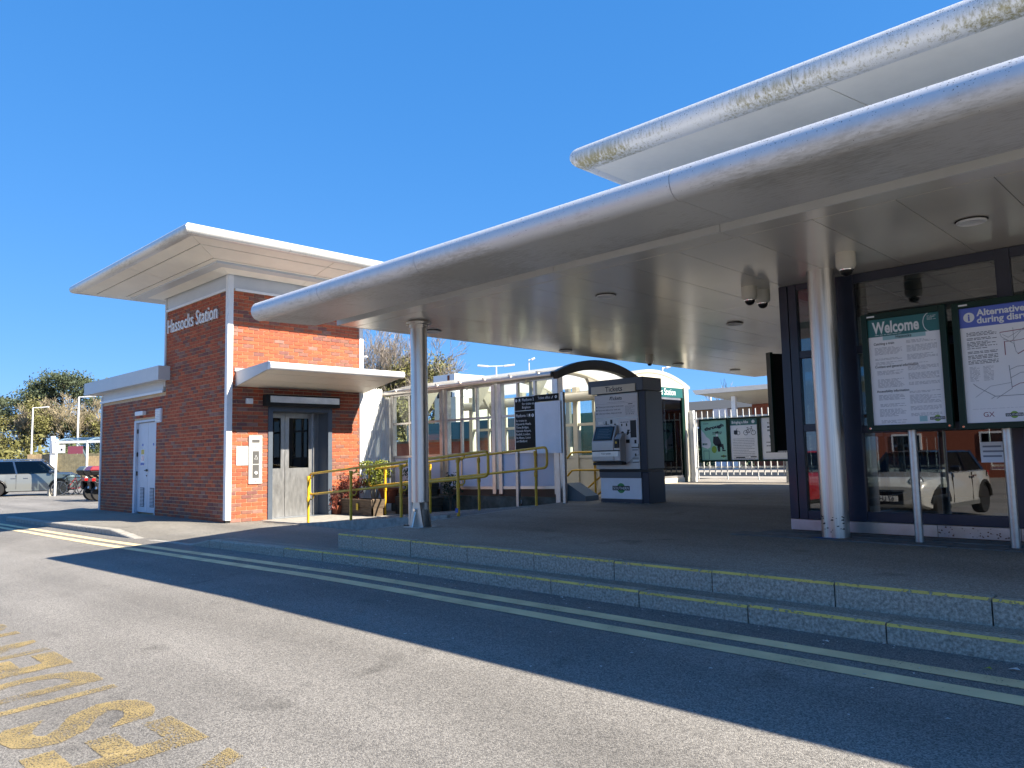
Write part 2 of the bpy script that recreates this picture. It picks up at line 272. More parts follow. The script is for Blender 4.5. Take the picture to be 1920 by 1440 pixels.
# ------------------------------------------------------------------ mesh builder
ORG = {}
class MB:
    def __init__(s): s.v = []; s.f = []; s.m = []; s.mi = 0
    def add(s, vs, fs):
        o = len(s.v); s.v += [tuple(p) for p in vs]; s.f += [tuple(i+o for i in f) for f in fs]; s.m += [s.mi]*len(fs); return s
    def box(s, x0, x1, y0, y1, z0, z1):
        if x0 > x1: x0, x1 = x1, x0
        if y0 > y1: y0, y1 = y1, y0
        if z0 > z1: z0, z1 = z1, z0
        return s.add([(x0, y0, z0), (x1, y0, z0), (x1, y1, z0), (x0, y1, z0), (x0, y0, z1), (x1, y0, z1), (x1, y1, z1), (x0, y1, z1)],
                     [(0, 3, 2, 1), (4, 5, 6, 7), (0, 1, 5, 4), (1, 2, 6, 5), (2, 3, 7, 6), (3, 0, 4, 7)])
    def hexa(s, a, b):
        """a: 4 bottom points, b: 4 top points (same order, counter-clockwise from above)"""
        return s.add(list(a)+list(b), [(0, 3, 2, 1), (4, 5, 6, 7), (0, 1, 5, 4), (1, 2, 6, 5), (2, 3, 7, 6), (3, 0, 4, 7)])
    def bar(s, p, q, wx, wz, up=(0, 0, 1)):
        """rectangular bar from p to q"""
        p = Vector(p); q = Vector(q); d = (q-p).normalized(); u = Vector(up)
        if abs(d.dot(u)) > .98: u = Vector((1, 0, 0))
        a = d.cross(u).normalized(); c = a.cross(d)
        k = [(-1, -1), (1, -1), (1, 1), (-1, 1)]
        P = [p+a*i*wx/2+c*j*wz/2 for i, j in k]+[q+a*i*wx/2+c*j*wz/2 for i, j in k]
        return s.add(P, [(3, 2, 1, 0), (4, 5, 6, 7), (0, 1, 5, 4), (1, 2, 6, 5), (2, 3, 7, 6), (3, 0, 4, 7)])
    def tube(s, pts, r, n=8, caps=True):
        pts = [Vector(p) for p in pts]; N = len(pts); rs = r if isinstance(r, (list, tuple)) else [r]*N
        o = []; ref = None
        for i, p in enumerate(pts):
            d = ((pts[min(i+1, N-1)]-pts[max(i-1, 0)])).normalized()
            if ref is None:
                ref = Vector((0, 0, 1)) if abs(d.z) < .9 else Vector((1, 0, 0))
            a = d.cross(ref).normalized(); b = a.cross(d).normalized(); ref = b
            o += [p+(a*math.cos(2*math.pi*k/n)+b*math.sin(2*math.pi*k/n))*rs[i] for k in range(n)]
        f = []
        for i in range(N-1):
            for k in range(n):
                f.append((i*n+k, i*n+(k+1) % n, (i+1)*n+(k+1) % n, (i+1)*n+k))
        if caps: f += [tuple(range(n))[::-1], tuple(range((N-1)*n, N*n))]
        return s.add(o, f)
    def lathe(s, prof, c, n=24, axis=(0, 0, 1)):
        """prof: (radius, height) along axis from c"""
        ax = Vector(axis).normalized(); t = Vector((1, 0, 0)) if abs(ax.x) < .9 else Vector((0, 1, 0))
        a = ax.cross(t).normalized(); b = ax.cross(a); c = Vector(c); vs = []; f = []
        for r_, h in prof:
            vs += [c+ax*h+(a*math.cos(2*math.pi*k/n)+b*math.sin(2*math.pi*k/n))*r_ for k in range(n)]
        for i in range(len(prof)-1):
            for k in range(n): f.append((i*n+k, i*n+(k+1) % n, (i+1)*n+(k+1) % n, (i+1)*n+k))
        if prof[0][0] > 1e-6: f.append(tuple(range(n))[::-1])
        if prof[-1][0] > 1e-6: f.append(tuple(range((len(prof)-1)*n, len(prof)*n)))
        return s.add(vs, f)
    def prism(s, poly, axis, a, b):
        """poly: 2-D outline in the two other axes (x,z for axis y; y,z for axis x; x,y for axis z)"""
        def P(u, v, t): return {'x': (t, u, v), 'y': (u, t, v), 'z': (u, v, t)}[axis]
        n = len(poly)
        vs = [P(u, v, a) for u, v in poly]+[P(u, v, b) for u, v in poly]
        return s.add(vs, [tuple(range(n))[::-1], tuple(range(n, 2*n))]+[(i, (i+1) % n, n+(i+1) % n, n+i) for i in range(n)])
    def quad(s, *p): return s.add(p, [tuple(range(len(p)))])
    def text(s, txt, size, o, xd, yd, align='l', ext=.0012, sx=1., bold=0., off=.0):
        """flat lettering: origin o on the baseline, xd reading direction, yd up"""
        vs, fs = glyphs(txt, bold)
        if not vs: return s
        xs = [p[0] for p in vs]; W = max(xs)
        sh = {'l': 0, 'c': -W/2, 'r': -W}[align]
        xd = Vector(xd).normalized(); yd = Vector(yd).normalized(); nd = xd.cross(yd); o = Vector(o)
        return s.add([o+xd*((p[0]+sh)*size*sx)+yd*(p[1]*size)+nd*(off+(ext if p[2] > 0 else 0)) for p in vs], fs)
    def empty(s): return not s.f

_G = {}
def glyphs(txt, bold=0.):
    k = (txt, bold)
    if k in _G: return _G[k]
    c = bpy.data.curves.new('t', 'FONT'); c.body = txt; c.size = 1; c.resolution_u = 3; c.offset = bold; c.extrude = .5; c.fill_mode = 'BOTH'
    o = bpy.data.objects.new('t', c); COL.objects.link(o)
    dg = bpy.context.evaluated_depsgraph_get(); dg.update()
    me = bpy.data.meshes.new_from_object(o.evaluated_get(dg))
    r = ([tuple(v.co) for v in me.vertices], [tuple(p.vertices) for p in me.polygons])
    if r[0]:
        x0 = min(p[0] for p in r[0]); r = ([(p[0]-x0, p[1], p[2]) for p in r[0]], r[1])
    bpy.data.objects.remove(o); bpy.data.curves.remove(c); bpy.data.meshes.remove(me)
    _G[k] = r
    return r
def glyph_w(txt, bold=0.):
    v = glyphs(txt, bold)[0]; return max(p[0] for p in v)

def props(o, label=None, cat=None, group=None, kind=None):
    if label: o['label'] = label
    if cat: o['category'] = cat
    if group: o['group'] = group
    if kind: o['kind'] = kind
    return o
def thing(name, loc, label, cat, group=None, rz=0.):
    o = bpy.data.objects.new(name, None); COL.objects.link(o); o.location = loc; o.rotation_euler = (0, 0, rz)
    o.empty_display_size = .2
    ORG[o.name] = Vector(loc)
    return props(o, label, cat, group)
def mesh(name, mb, mats, org=(0, 0, 0), smooth=None):
    me = bpy.data.meshes.new(name); org = Vector(org)
    me.from_pydata([Vector(p)-org for p in mb.v], [], mb.f)
    if not isinstance(mats, (list, tuple)): mats = [mats]
    for m in mats: me.materials.append(M[m] if isinstance(m, str) else m)
    if len(mats) > 1: me.polygons.foreach_set('material_index', mb.m)
    if smooth is not None:
        me.polygons.foreach_set('use_smooth', [True]*len(me.polygons)); me.set_sharp_from_angle(angle=R(smooth))
    me.update()
    return me
def bev(o, width, seg=2):
    m = o.modifiers.new('bevel', 'BEVEL'); m.width = width; m.segments = seg; m.limit_method = 'ANGLE'; m.angle_limit = R(40); m.harden_normals = False
    return o
def part(name, mb, mats, parent=None, smooth=None, label=None, kind=None, local=False, bevel=0., cat=None, group=None):
    org = ORG.get(parent.name, Vector((0, 0, 0))) if parent and not local else Vector((0, 0, 0))
    o = bpy.data.objects.new(name, mesh(name, mb, mats, org, smooth)); COL.objects.link(o)
    if parent: o.parent = parent
    ORG[o.name] = org
    if bevel: bev(o, bevel)
    return props(o, label, cat, group, kind)
def copy_tree(o, loc, rz=None, label=None, scale=None):
    c = o.copy(); COL.objects.link(c)
    if loc is not None: c.location = loc
    if rz is not None: c.rotation_euler = (0, 0, rz)
    if scale: c.scale = scale
    if label: c['label'] = label
    def rec(a, b):
        for ch in list(a.children):
            d = ch.copy(); COL.objects.link(d); d.parent = b; rec(ch, d)
    rec(o, c)
    return c
X3 = Vector((1, 0, 0)); Y3 = Vector((0, 1, 0)); Z3 = Vector((0, 0, 1))
# ------------------------------------------------------------------ ground
def kerb_base(x):
    if x > -7: return -.02
    if x > -14.5: return -.02-(-7-x)*.0145
    return max(-.2, -.129-(-14.5-x)*.008)
def zr(x, y): return kerb_base(x)-.04*max(0, min(5-y, 9))
def slab_z(y): return .26+.015*(min(y, 13.3)-5.33)
def grid(xs, ys, fz):
    mb = MB(); n = len(xs)
    mb.add([(x, y, fz(x, y)) for y in ys for x in xs], [(j*n+i, j*n+i+1, (j+1)*n+i+1, (j+1)*n+i) for j in range(len(ys)-1) for i in range(n-1)])
    return mb
def frange(a, b, n): return [a+(b-a)*i/n for i in range(n+1)]
XS = [-300, -120, -60, -40, -30]+frange(-26, -14.5, 8)+frange(-13.5, -7, 8)+[-3, 0, 4, 10, 40, 120]
part('ground', grid([-900, -60, 60, 900], [-900, -60, 60, 900], lambda x, y: -.95), 'pave', kind='structure')
part('road', grid(XS, [-70, -30, -12, -4, -2, 0, 2, 3.5, 5.0, 5.02], zr), 'road', kind='structure')
part('car_park', grid([-300, -120, -60, -40, -30]+frange(-26, -14.5, 8)+[-13.5], [5.02, 7, 12, 20, 40, 90], lambda x, y: kerb_base(x)-.002), 'road', kind='structure')

def kerb_top(x):
    P = [(-23.1, -.097), (-19.5, -.073), (-15.44, -.022), (-14.16, -.128), (-11.9, -.075), (-11.25, .035), (-7.3, .088), (-4, .1), (12, .104)]
    for (a, za), (b, zb) in zip(P, P[1:]):
        if x <= b: return za+(zb-za)*(x-a)/(b-a)
    return P[-1][1]
def pave_z(x, y):
    t = 0.0 if x > -15 else .015
    k = min(1, max(0, (y-5.17)/1.45))
    return kerb_top(x)*(1-k)+t*k - (0.012 if x > -14.41 and y > 7.35 else 0)
part('pavement', grid([-23.1, -21.7, -20.5, -19.5, -18, -16.6, -15.44, -14.8, -14.42], [5.17, 5.5, 6, 6.62, 6.77], pave_z), 'pave', kind='structure')
part('lift_apron', grid([-14.42, -14.16, -13.3, -12.5, -11.9, -11.25, -10, -9, -8.3], [5.17, 5.5, 6, 6.62, 7.2, 7.6, 9.0, 10.6], pave_z), 'pave', kind='structure')

# kerbs of separate blocks
def kerb(name, label_obj, xs, y0, y1, ztop, zbot, mat_, line=True):
    k = bpy.data.objects.new(name, None); COL.objects.link(k); k['kind'] = 'structure'; k.location = (xs[0], y0, 0); ORG[k.name] = Vector(k.location)
    rng = random.Random(len(xs))
    for a, b in zip(xs, xs[1:]):
        g = .005; j = rng.uniform(-.004, .004); jy = rng.uniform(-.004, .004)
        za, zb = ztop(a)+j, ztop(b)+j
        mb = MB()
        c = .014
        prof = lambda x, z: [(x, y0+jy-.0, zbot(x)), (x, y0+jy, z-c), (x, y0+jy+c, z), (x, y1, z), (x, y1, zbot(x))]
        A = prof(a+g, za); B = prof(b-g, zb)
        mb.add(A+B, [(0, 1, 2, 3, 4), (9, 8, 7, 6, 5)]+[(i, 5+i, 5+(i+1) % 5, (i+1) % 5) for i in range(5)])
        o = part('kerb_stone', mb, mat_, k)
        if line and a > -9.2:
            mb = MB(); e = .003
            mb.add([(a+g, y0+jy-e, za-c), (b-g, y0+jy-e, zb-c), (b-g, y0+jy+c-e, zb+e), (a+g, y0+jy+c-e, za+e)], [(0, 1, 2, 3)])
            part('edge_line', mb, 'nosing', o)
    return k
lowx = [-11.9, -11.25]+[-10.9+.915*i for i in range(24)]
kerb('lower_kerb', '', lowx, 5.02, 5.155, kerb_top, lambda x: kerb_base(x)-.1, 'kerb')
kerb('upper_kerb', '', [-8.3, -7.78]+[-6.85+.935*i-.001 for i in range(19)], 5.33, 5.465, lambda x: .262, lambda x: .03, 'kerb')
kerb('dropped_kerb', '', [-14.16, -13.3, -12.5, -11.9], 5.02, 5.155, kerb_top, lambda x: kerb_base(x)-.1, 'kerb_pale', False)
kerb('pavement_kerb', '', [-23.1, -22.2, -21.3, -20.4, -19.5, -18.6, -17.7, -16.8, -15.9, -15.44, -14.8, -14.16], 5.0, 5.175, kerb_top, lambda x: kerb_base(x)-.1, 'kerb_pale', False)
part('step_tread', grid([-11.25, -9.5, -8.3, -6, -4, 12], [5.155, 5.24, 5.335], lambda x, y: kerb_top(x)-.004+.03*(y-5.155)), 'slab', kind='structure')

mb = MB()
ROW = [(5.465, -8.315), (8.05, -8.72), (10.42, -8.97)]
rows = [(5.46, -8.24), (8.05, -8.64), (10.40, -8.89), (10.62, -9.25), (13.05, -9.25), (13.07, -11.9), (13.3, -11.9), (18.0, -11.9), (21.0, -11.9)]
for (ya, xa), (yb, xb) in zip(rows, rows[1:]):
    for p, q in zip([0, .35, .7], [.35, .7, 1.0]):
        mb.quad((xa+(12-xa)*p, ya, slab_z(ya)), (xa+(12-xa)*q, ya, slab_z(ya)), (xb+(12-xb)*q, yb, slab_z(yb)), (xb+(12-xb)*p, yb, slab_z(yb)))
part('forecourt', mb, 'slab', kind='structure')
ed = bpy.data.objects.new('forecourt_edging', None); COL.objects.link(ed); ed['kind'] = 'structure'; ORG[ed.name] = Vector((0, 0, 0))
L0 = Vector((-8.31, 5.335, 0)); L1 = Vector((-8.98, 10.42, 0)); dn = (L1-L0).normalized(); nn = Vector((-dn.y, dn.x, 0))
for i in range(6):
    a = L0+(L1-L0)*(i/6+.0008); b = L0+(L1-L0)*((i+1)/6-.0008)
    mb = MB(); w0 = Vector((0, 0, 0)); w1 = -nn*.075
    P = [a, b, b+w1, a+w1]
    mb.hexa([Vector((p.x, p.y, -.1)) for p in (a+w1, b+w1, b, a)][::-1], [Vector((p.x, p.y, slab_z(p.y)+.003)) for p in (a+w1, b+w1, b, a)][::-1])
    part('edging_stone', mb, 'kerb_pale', ed)
# ramp from the lift to the forecourt
def ramp_z(x): return max(0.0, min(.318, (x+12.86)*.318/4.15))+.004
def redge(y): return -8.315+(-8.98+8.315)*(y-5.335)/5.085
mb = MB()
for a, b in zip(frange(-12.9, -9.2, 5), frange(-12.9, -9.2, 5)[1:]):
    mb.quad((a, 7.48, ramp_z(a)), (b, 7.48, ramp_z(b)), (b, 9.85, ramp_z(b)), (a, 9.85, ramp_z(a)))
mb.quad((-9.2, 7.48, ramp_z(-9.2)), (redge(7.48)-.003, 7.48, slab_z(7.5)), (redge(9.85)-.003, 9.85, slab_z(9.85)), (-9.2, 9.85, ramp_z(-9.2)))
part('ramp', mb, 'ramp', kind='structure')
mb = MB()
for y0, y1 in ((7.42, 7.48), (9.85, 9.91)):
    e = -8.66 if y0 < 8 else -8.93
    mb.hexa([(-12.9, y0, -.1), (e, y0, -.1), (e, y1, -.1), (-12.9, y1, -.1)], [(-12.9, y0, .016), (e, y0, .328), (e, y1, .328), (-12.9, y1, .016)])
part('ramp_kerb', mb, 'kerb_pale', kind='structure')
part('lift_threshold', MB().box(-14.4, -12.9, 7.45, 9.9, -.1, .006), 'kerb_pale', kind='structure')
# paver strip along the ticket hall
pv = bpy.data.objects.new('paver_strip', None); COL.objects.link(pv); pv['kind'] = 'structure'; ORG[pv.name] = Vector((0, 0, 0))
rng = random.Random(3)
pm = {}
for row in range(2):
    y0 = 7.50+row*.315
    for i in range(15):
        x0 = -4.15+i*.42+(.21 if row else 0)
        dz = rng.uniform(-.001, .003)
        part('paver', MB().box(x0+.004, x0+.416, y0+.004, y0+.311, slab_z(y0)-.05, slab_z(y0+.3)+.005+dz), 'paver', pv)
# road markings: one object each
def line_strip(xs, y0, y1, dz=.004, wob=.006):
    mb = MB(); rng = random.Random(int(y0*100)); pts = []
    for x in xs:
        j = rng.uniform(-wob, wob)
        pts += [(x, y0+j, zr(x, y0)+dz), (x, y1+j, zr(x, y1)+dz)]
    return mb.add(pts, [(2*i, 2*i+2, 2*i+3, 2*i+1) for i in range(len(xs)-1)])
part('yellow_line', line_strip(frange(-24, 12, 60), 4.57, 4.70), 'yline', kind='structure')
part('yellow_line', line_strip(frange(-24, 12, 60), 4.31, 4.445), 'yline', kind='structure')
mb = MB()
sq = .68/glyphs('E')[0][0][1] if False else None
H = max(p[1] for p in glyphs('E', .035)[0])
size = .66/H
# lettering reads from the station side, so its baseline lies towards the kerb
word = 'RESIDENTS'
cx = {'R': -2.98, 'E': -3.72}
pos = [('R', -3.09), ('E', -3.76), ('S', -4.30), ('I', -5.01), ('D', -5.25), ('E', -5.85), ('N', -6.38), ('T', -7.05), ('S', -7.5)]
for ch, x in pos:
    wd = glyph_w(ch, .035)*size
    target = {'I': .085}.get(ch, .47)
    mb.text(ch, size, (x, 1.66, 0), (-1, 0, 0), (0, -1, 0), sx=target/wd, bold=.035, ext=0)
mb.v = [(p[0], p[1]+.02*(p[0]+4)*-1*.0, zr(p[0], p[1])+.004) for p in mb.v]
part('road_lettering', mb, 'ytext', kind='structure')
mb = MB(); mb.quad(*[(x, y, zr(x, y)+.004) for x, y in ((-9, .72), (-3.2, .80), (-3.2, .95), (-9, .87))])
part('bay_line', mb, 'yline', kind='structure')

# ------------------------------------------------------------------ generic rounded eaves
def edge_profile(r, oc, zc, back, ztop, n=9):
    """(outward, z): from the soffit seam round the bullnose and back over the top"""
    p = [(oc-.5*r-.02, zc-r*.93), ]
    p = [(oc-.07, zc-r+.012)]
    for i in range(n+1):
        a = -math.pi/2+math.pi*i/n
        p.append((oc+r*math.cos(a), zc+r*math.sin(a)))
    p.append((oc-back, ztop)); p.append((oc-back, zc-r+.03))
    return p
def eaves(parent, name, p0, p1, prof, mat_, joints=(), m0=0., m1=0., gap=.005, label=None):
    """sweep prof along p0-p1 (outward = right-hand side of travel), mitred by m at the ends, cut into pieces at the joints"""
    p0 = Vector(p0); p1 = Vector(p1); L = (p1-p0).length; d = (p1-p0)/L; out = Vector((d.y, -d.x, 0))
    cuts = [0.]+sorted(joints)+[L]; res = []
    for i, (a, b) in enumerate(zip(cuts, cuts[1:])):
        mb = MB(); n = len(prof)
        def ring(t, m, e): return [p0+d*(t+m*o+e)+out*o+Z3*z for o, z in prof]
        A = ring(a, -m0 if i == 0 else 0, 0 if i == 0 else gap/2); B = ring(b, m1 if i == len(cuts)-2 else 0, 0 if i == len(cuts)-2 else -gap/2)
        mb.add(A+B, [tuple(range(n))[::-1], tuple(range(n, 2*n))]+[(k, (k+1) % n, n+(k+1) % n, n+k) for k in range(n)])
        res.append(part(name, mb, mat_, parent, smooth=35))
    return res
def ring_edges(rect):
    x0, x1, y0, y1 = rect
    return [((x0, y0, 0), (x1, y0, 0)), ((x1, y0, 0), (x1, y1, 0)), ((x1, y1, 0), (x0, y1, 0)), ((x0, y1, 0), (x0, y0, 0))]

# ------------------------------------------------------------------ lift tower
TX, TY = -14.41, 6.76
tower = thing('lift_tower', (-16, 8.3, 0), 'red brick lift tower with overhanging pale roof and Hassocks Station lettering', 'lift tower')
UX0, UX1, UY0, UY1 = -17.52, TX, TY, 9.87
WX0, WY1 = -21.68, 10.4
mb = MB(); e = .006
mb.box(UX0+e, TX-.55, UY0+e+.0, UY1, -.2, 4.62)
mb.box(TX-.55, TX-e, UY0+e, 7.62, -.2, 4.62); mb.box(TX-.55, TX-e, 9.08, UY1, -.2, 4.62); mb.box(TX-.55, TX-e, 7.62, 9.08, 2.29, 4.62)
mb.box(WX0+e, -19.34, TY+.12, WY1, -.3, 2.78); mb.box(-18.02, UX0+e-.001, TY+.12, WY1, -.3, 2.78); mb.box(-19.34, -18.02, TY+.12, WY1, -.3, 2.78)
mb.box(WX0+e, -19.34, TY+e, TY+.12, -.3, 2.78); mb.box(-18.02, UX0+e-.001, TY+e, TY+.12, -.3, 2.78); mb.box(-19.34, -18.02, TY+e, TY+.12, 2.19, 2.78)
part('mortar_wall', mb, 'mortar', tower)
# brickwork, stretcher bond of 225 x 75 mm
BR = []     # (face, u0, u1, z0, z1)
def course(face, u0, u1, z0, z1, holes=()):
    k = 0; z = z0
    while z+.065 <= z1+.001:
        off = (.1125 if k % 2 else 0.)
        u = u0-off
        while u < u1-.02:
            a, b = max(u, u0), min(u+.215, u1)
            for (h0, h1, v0, v1) in holes:
                if z+.065 > v0+.005 and z < v1-.005:
                    if a < h0 < b: b = h0 if h0-a > .03 else a
                    elif a < h1 < b: a = h1 if b-h1 > .03 else b
                    elif a >= h0 and b <= h1: b = a
            if b-a > .035: BR.append((face, a+.001, b-.001, z, z+.063))
            u += .225
        z += .075; k += 1
course('x', 6.83, 9.80, .005, 4.57, [(7.60, 9.09, 0, 2.30)])
course('y', UX0+.02, -14.49, .005, 4.57)
course('y', WX0+.06, UX0+.015, -.07, 2.74, [(-19.36, -18.0, -.2, 2.2)])
def brick_box(mb, b, j):
    f, a, c, z0, z1 = b; d = .0045+j
    if f == 'x': mb.box(TX-.03, TX+d, a, c, z0, z1)
    else: mb.box(a, c, TY-d, TY+.03, z0, z1)
front = [b for b in BR if b[0] == 'x']
front.sort(key=lambda b: (b[3] < 2.62 and b[3] > 1.0, b[1]))
lit = sorted([b for b in front if 2.95 < b[3]], key=lambda b: b[1])[:230]
lit += sorted([b for b in front if b[3] < 1.0 and b[1] < 7.6], key=lambda b: b[1])[:70]
singles = set(lit); rest = MB(); rng = random.Random(11); bm_cache = {}
for b in BR:
    j = rng.uniform(-.0012, .0018)
    if b in singles:
        ln = round(b[2]-b[1], 3)
        if ln not in bm_cache:
            t = MB().box(-.03, .005, 0, ln, 0, .063); bm_cache[ln] = mesh('brick', t, 'brick_o')
        o = bpy.data.objects.new('brick', bm_cache[ln]); COL.objects.link(o); o.parent = tower
        o.location = Vector((TX+j, b[1], b[3]))-ORG[tower.name]; ORG[o.name] = ORG[tower.name]
    else: brick_box(rest, b, j)
part('brickwork', rest, 'brick_s', tower, kind='stuff')
# corner posts and cladding bands
mb = MB(); part('corner_post', MB().box(TX-.075, TX+.035, TY-.045, TY+.07, .05, 4.90), 'white', tower, bevel=.006)
part('corner_post', MB().box(TX-.06, TX+.03, 9.80, 9.90, -.1, 4.90), 'white', tower, bevel=.006)
part('corner_post', MB().box(UX0-.05, UX0+.02, TY-.03, TY+.05, 2.9, 4.9), 'frieze', tower)
part('corner_post', MB().box(WX0-.04, WX0+.06, TY-.03, TY+.07, -.2, 2.95), 'frieze', tower)
part('post_foot', MB().box(TX-.06, TX+.02, TY-.03, TY+.06, -.02, .05), 'blackm', tower)
part('frieze', MB().box(UX0+.02, TX-.075, TY-.012, TY+.05, 4.62, 4.92), 'frieze', tower)
part('frieze', MB().box(TX-.05, TX+.012, TY+.07, 9.80, 4.62, 4.92), 'frieze', tower)
part('drip_trim', MB().box(UX0+.02, TX-.1, TY-.035, TY-.012, 4.575, 4.625), 'white', tower)
part('drip_trim', MB().box(TX+.012, TX+.034, TY+.1, 9.80, 4.575, 4.625), 'white', tower)
# tower roof
rect = (-19.2, -12.93, 5.33, 11.2)
prof = edge_profile(.10, 0, 5.2, 1.2, 5.40)
for i, (a, b) in enumerate(ring_edges(rect)):
    L = (Vector(b)-Vector(a)).length
    eaves(tower, 'roof_edge', a, b, prof, 'nose_t', [L*.32, L*.68], 1, 1)
mb = MB(); x0, x1, y0, y1 = rect
mb.box(x0+.9, x1-.9, y0+.9, y1-.9, 4.93, 5.42)
part('roof', mb, 'frieze', tower)
# soffit panels: three tapered courses on each side, dark backing behind the joints
ox0, ox1, oy0, oy1 = rect; ix0, ix1, iy0, iy1 = UX0-.06, TX+.06, UY0-.06, UY1+.06
def lerp(a, b, t): return a+(b-a)*t
def soff_ring(t):
    return [(lerp(ox0+.08, ix0, t), lerp(oy0+.08, iy0, t)), (lerp(ox1-.08, ix1, t), lerp(oy0+.08, iy0, t)), (lerp(ox1-.08, ix1, t), lerp(oy1-.08, iy1, t)), (lerp(ox0+.08, ix0, t), lerp(oy1-.08, iy1, t))], lerp(5.112, 4.885, t)
for t0, t1 in ((0, .2), (.2, .56), (.56, 1)):
    (A, za), (B, zb) = soff_ring(t0+(.008 if t0 else 0)), soff_ring(t1-(.008 if t1 < 1 else 0))
    for k in range(4):
        k2 = (k+1) % 4
        a, b, c, d = [Vector((*A[k], za)), Vector((*A[k2], za)), Vector((*B[k2], zb)), Vector((*B[k], zb))]
        for s0, s1 in ((0, .5), (.5, 1)):
            g0 = .0012 if s0 else .0008; g1 = .0012 if s1 < 1 else .0008
            p = [a.lerp(b, s0+g0), a.lerp(b, s1-g1), d.lerp(c, s1-g1), d.lerp(c, s0+g0)]
            mb = MB(); mb.hexa([q for q in p], [q+Vector((0, 0, .012)) for q in p])
            part('soffit_panel', mb, 'soffit2', tower)
(A, za), (B, zb) = soff_ring(0), soff_ring(1)
mb = MB(); mb.add([(*p, za+.02) for p in A]+[(*p, zb+.02) for p in B], [(k, (k+1) % 4, 4+(k+1) % 4, 4+k) for k in range(4)])
part('soffit_backing', mb, 'gapdark', tower)
# low wing roof
mb = MB()
fz = lambda x: 3.33+(x+17.4)*-.003
mb.box(-22.35, -17.28, 6.50, 6.53, 3.02, 3.335); mb.box(-17.31, -17.28, 6.53, 6.77, 3.02, 3.335); mb.box(-22.35, -22.32, 6.53, 10.6, 3.02, 3.335)
part('wing_fascia', mb, 'frieze', tower)
mb = MB(); mb.box(-22.34, -17.53, 6.54, 10.6, 3.25, 3.31); mb.box(-22.32, -17.32, 6.53, 6.76, 3.03, 3.05); mb.box(-22.3, -21.7, 6.76, 10.6, 3.03, 3.05)
part('wing_roof', mb, 'frieze', tower)
part('wing_frieze', MB().box(WX0+.06, -17.62, TY-.02, TY+.1, 2.80, 3.03), 'frieze', tower)
part('drip_trim', MB().box(WX0-.06, -17.6, TY-.05, TY-.02, 2.765, 2.82), 'white', tower)
# wing door, light, vent
dr = part('service_door', MB().box(-18.60, -18.045, TY+.045, TY+.085, .05, 2.14), 'door_w', tower, bevel=.004, label='narrow right leaf of the white steel door')
part('service_door', MB().box(-19.24, -18.61, TY+.045, TY+.085, .05, 2.14), 'door_w', tower, bevel=.004)
mb = MB(); mb.box(-19.36, -19.25, TY-.012, TY+.1, -.02, 2.2); mb.box(-18.035, -17.995, TY-.012, TY+.1, 0, 2.2); mb.box(-19.25, -18.035, TY-.012, TY+.1, 2.15, 2.2)
part('door_frame', mb, 'door_w', tower, bevel=.004)
for x0 in (-19.02, -18.42):
    part('louvre_backing', MB().box(x0-.01, x0+.24, TY+.040, TY+.0445, .18, .62), 'blackm', dr)
    for i in range(13):
        part('louvre', MB().box(x0, x0+.23, TY+.022, TY+.044, .20+i*.032, .218+i*.032), 'door_w', dr)
mb = MB().bar((-18.72, TY+.02, 1.02), (-18.56, TY+.02, 1.03), .02, .02); mb.lathe([(.028, 0), (.028, .03)], (-18.64, TY+.05, 1.025), 12, (0, -1, 0)); mb.lathe([(.015, 0), (.015, .02)], (-18.64, TY+.05, .9), 10, (0, -1, 0))
part('door_handle', mb, 'black', dr)
mb = MB()
for z in (.9, 1.9, 1.35): mb.box(-19.25, -19.225, TY+.02, TY+.045, z, z+.1)
part('hinge', mb, 'black', dr)
for x in (-18.93, -18.27):
    mb = MB(); mb.lathe([(.03, 0), (.03, .006)], (x, TY+.045, 1.62), 14, (0, -1, 0)); part('disc_sign', mb, 'eublue', dr)
mb = MB(); mb.box(-19.04, -18.80, TY+.040, TY+.0447, 1.12, 1.52); mb.mi = 1; mb.box(-19.0, -18.83, TY+.036, TY+.0398, 1.40, 1.51); mb.mi = 2; mb.box(-18.99, -18.84, TY+.036, TY+.0398, 1.24, 1.37); mb.mi = 3; mb.box(-19.03, -18.93, TY+.036, TY+.0398, 1.14, 1.20); mb.box(-18.91, -18.82, TY+.036, TY+.0398, 1.14, 1.2)
part('warning_notice', mb, ['print_w', 'platey', 'tail', 'eublue'], dr)
blk = thing('bulkhead_light', (-18.85, TY-.05, 2.36), 'white bulkhead light on brick above the service door', 'light')
part('light_body', MB().box(-19.1, -18.62, TY-.10, TY-.004, 2.31, 2.41), 'white', blk, bevel=.012)
vt = thing('wall_vent', (-17.8, TY, 2.1), 'white louvred wall vent right of the service door', 'vent')
part('vent_frame', MB().box(-17.99, -17.66, TY-.04, TY-.004, 2.1, 2.42), 'door_w', vt, bevel=.005)
for i in range(7): part('louvre', MB().box(-17.96, -17.69, TY-.055, TY-.041, 2.13+i*.038, 2.155+i*.038), 'white', vt)
# Hassocks Station lettering in raised letters
mb = MB(); t = 'Hassocks Station'; Wt = glyph_w(t, .0); sz = .30/max(p[1] for p in glyphs('H')[0])
let = thing('station_lettering', (-16.1, TY-.05, 4.07), 'raised white lettering Hassocks Station on the tower brick', 'lettering')
x = -17.36; sxx = 2.50/(Wt*sz)
full = 0
for i, ch in enumerate(t):
    if ch == ' ': continue
    pre = glyph_w(t[:i]+ch)-glyph_w(ch)
    part('letter', MB().text(ch, sz, (-17.36+pre*sz*sxx, TY-.022, 4.07), (1, 0, 0), (0, 0, 1), sx=sxx, bold=.0, ext=.03), ['white'], let)
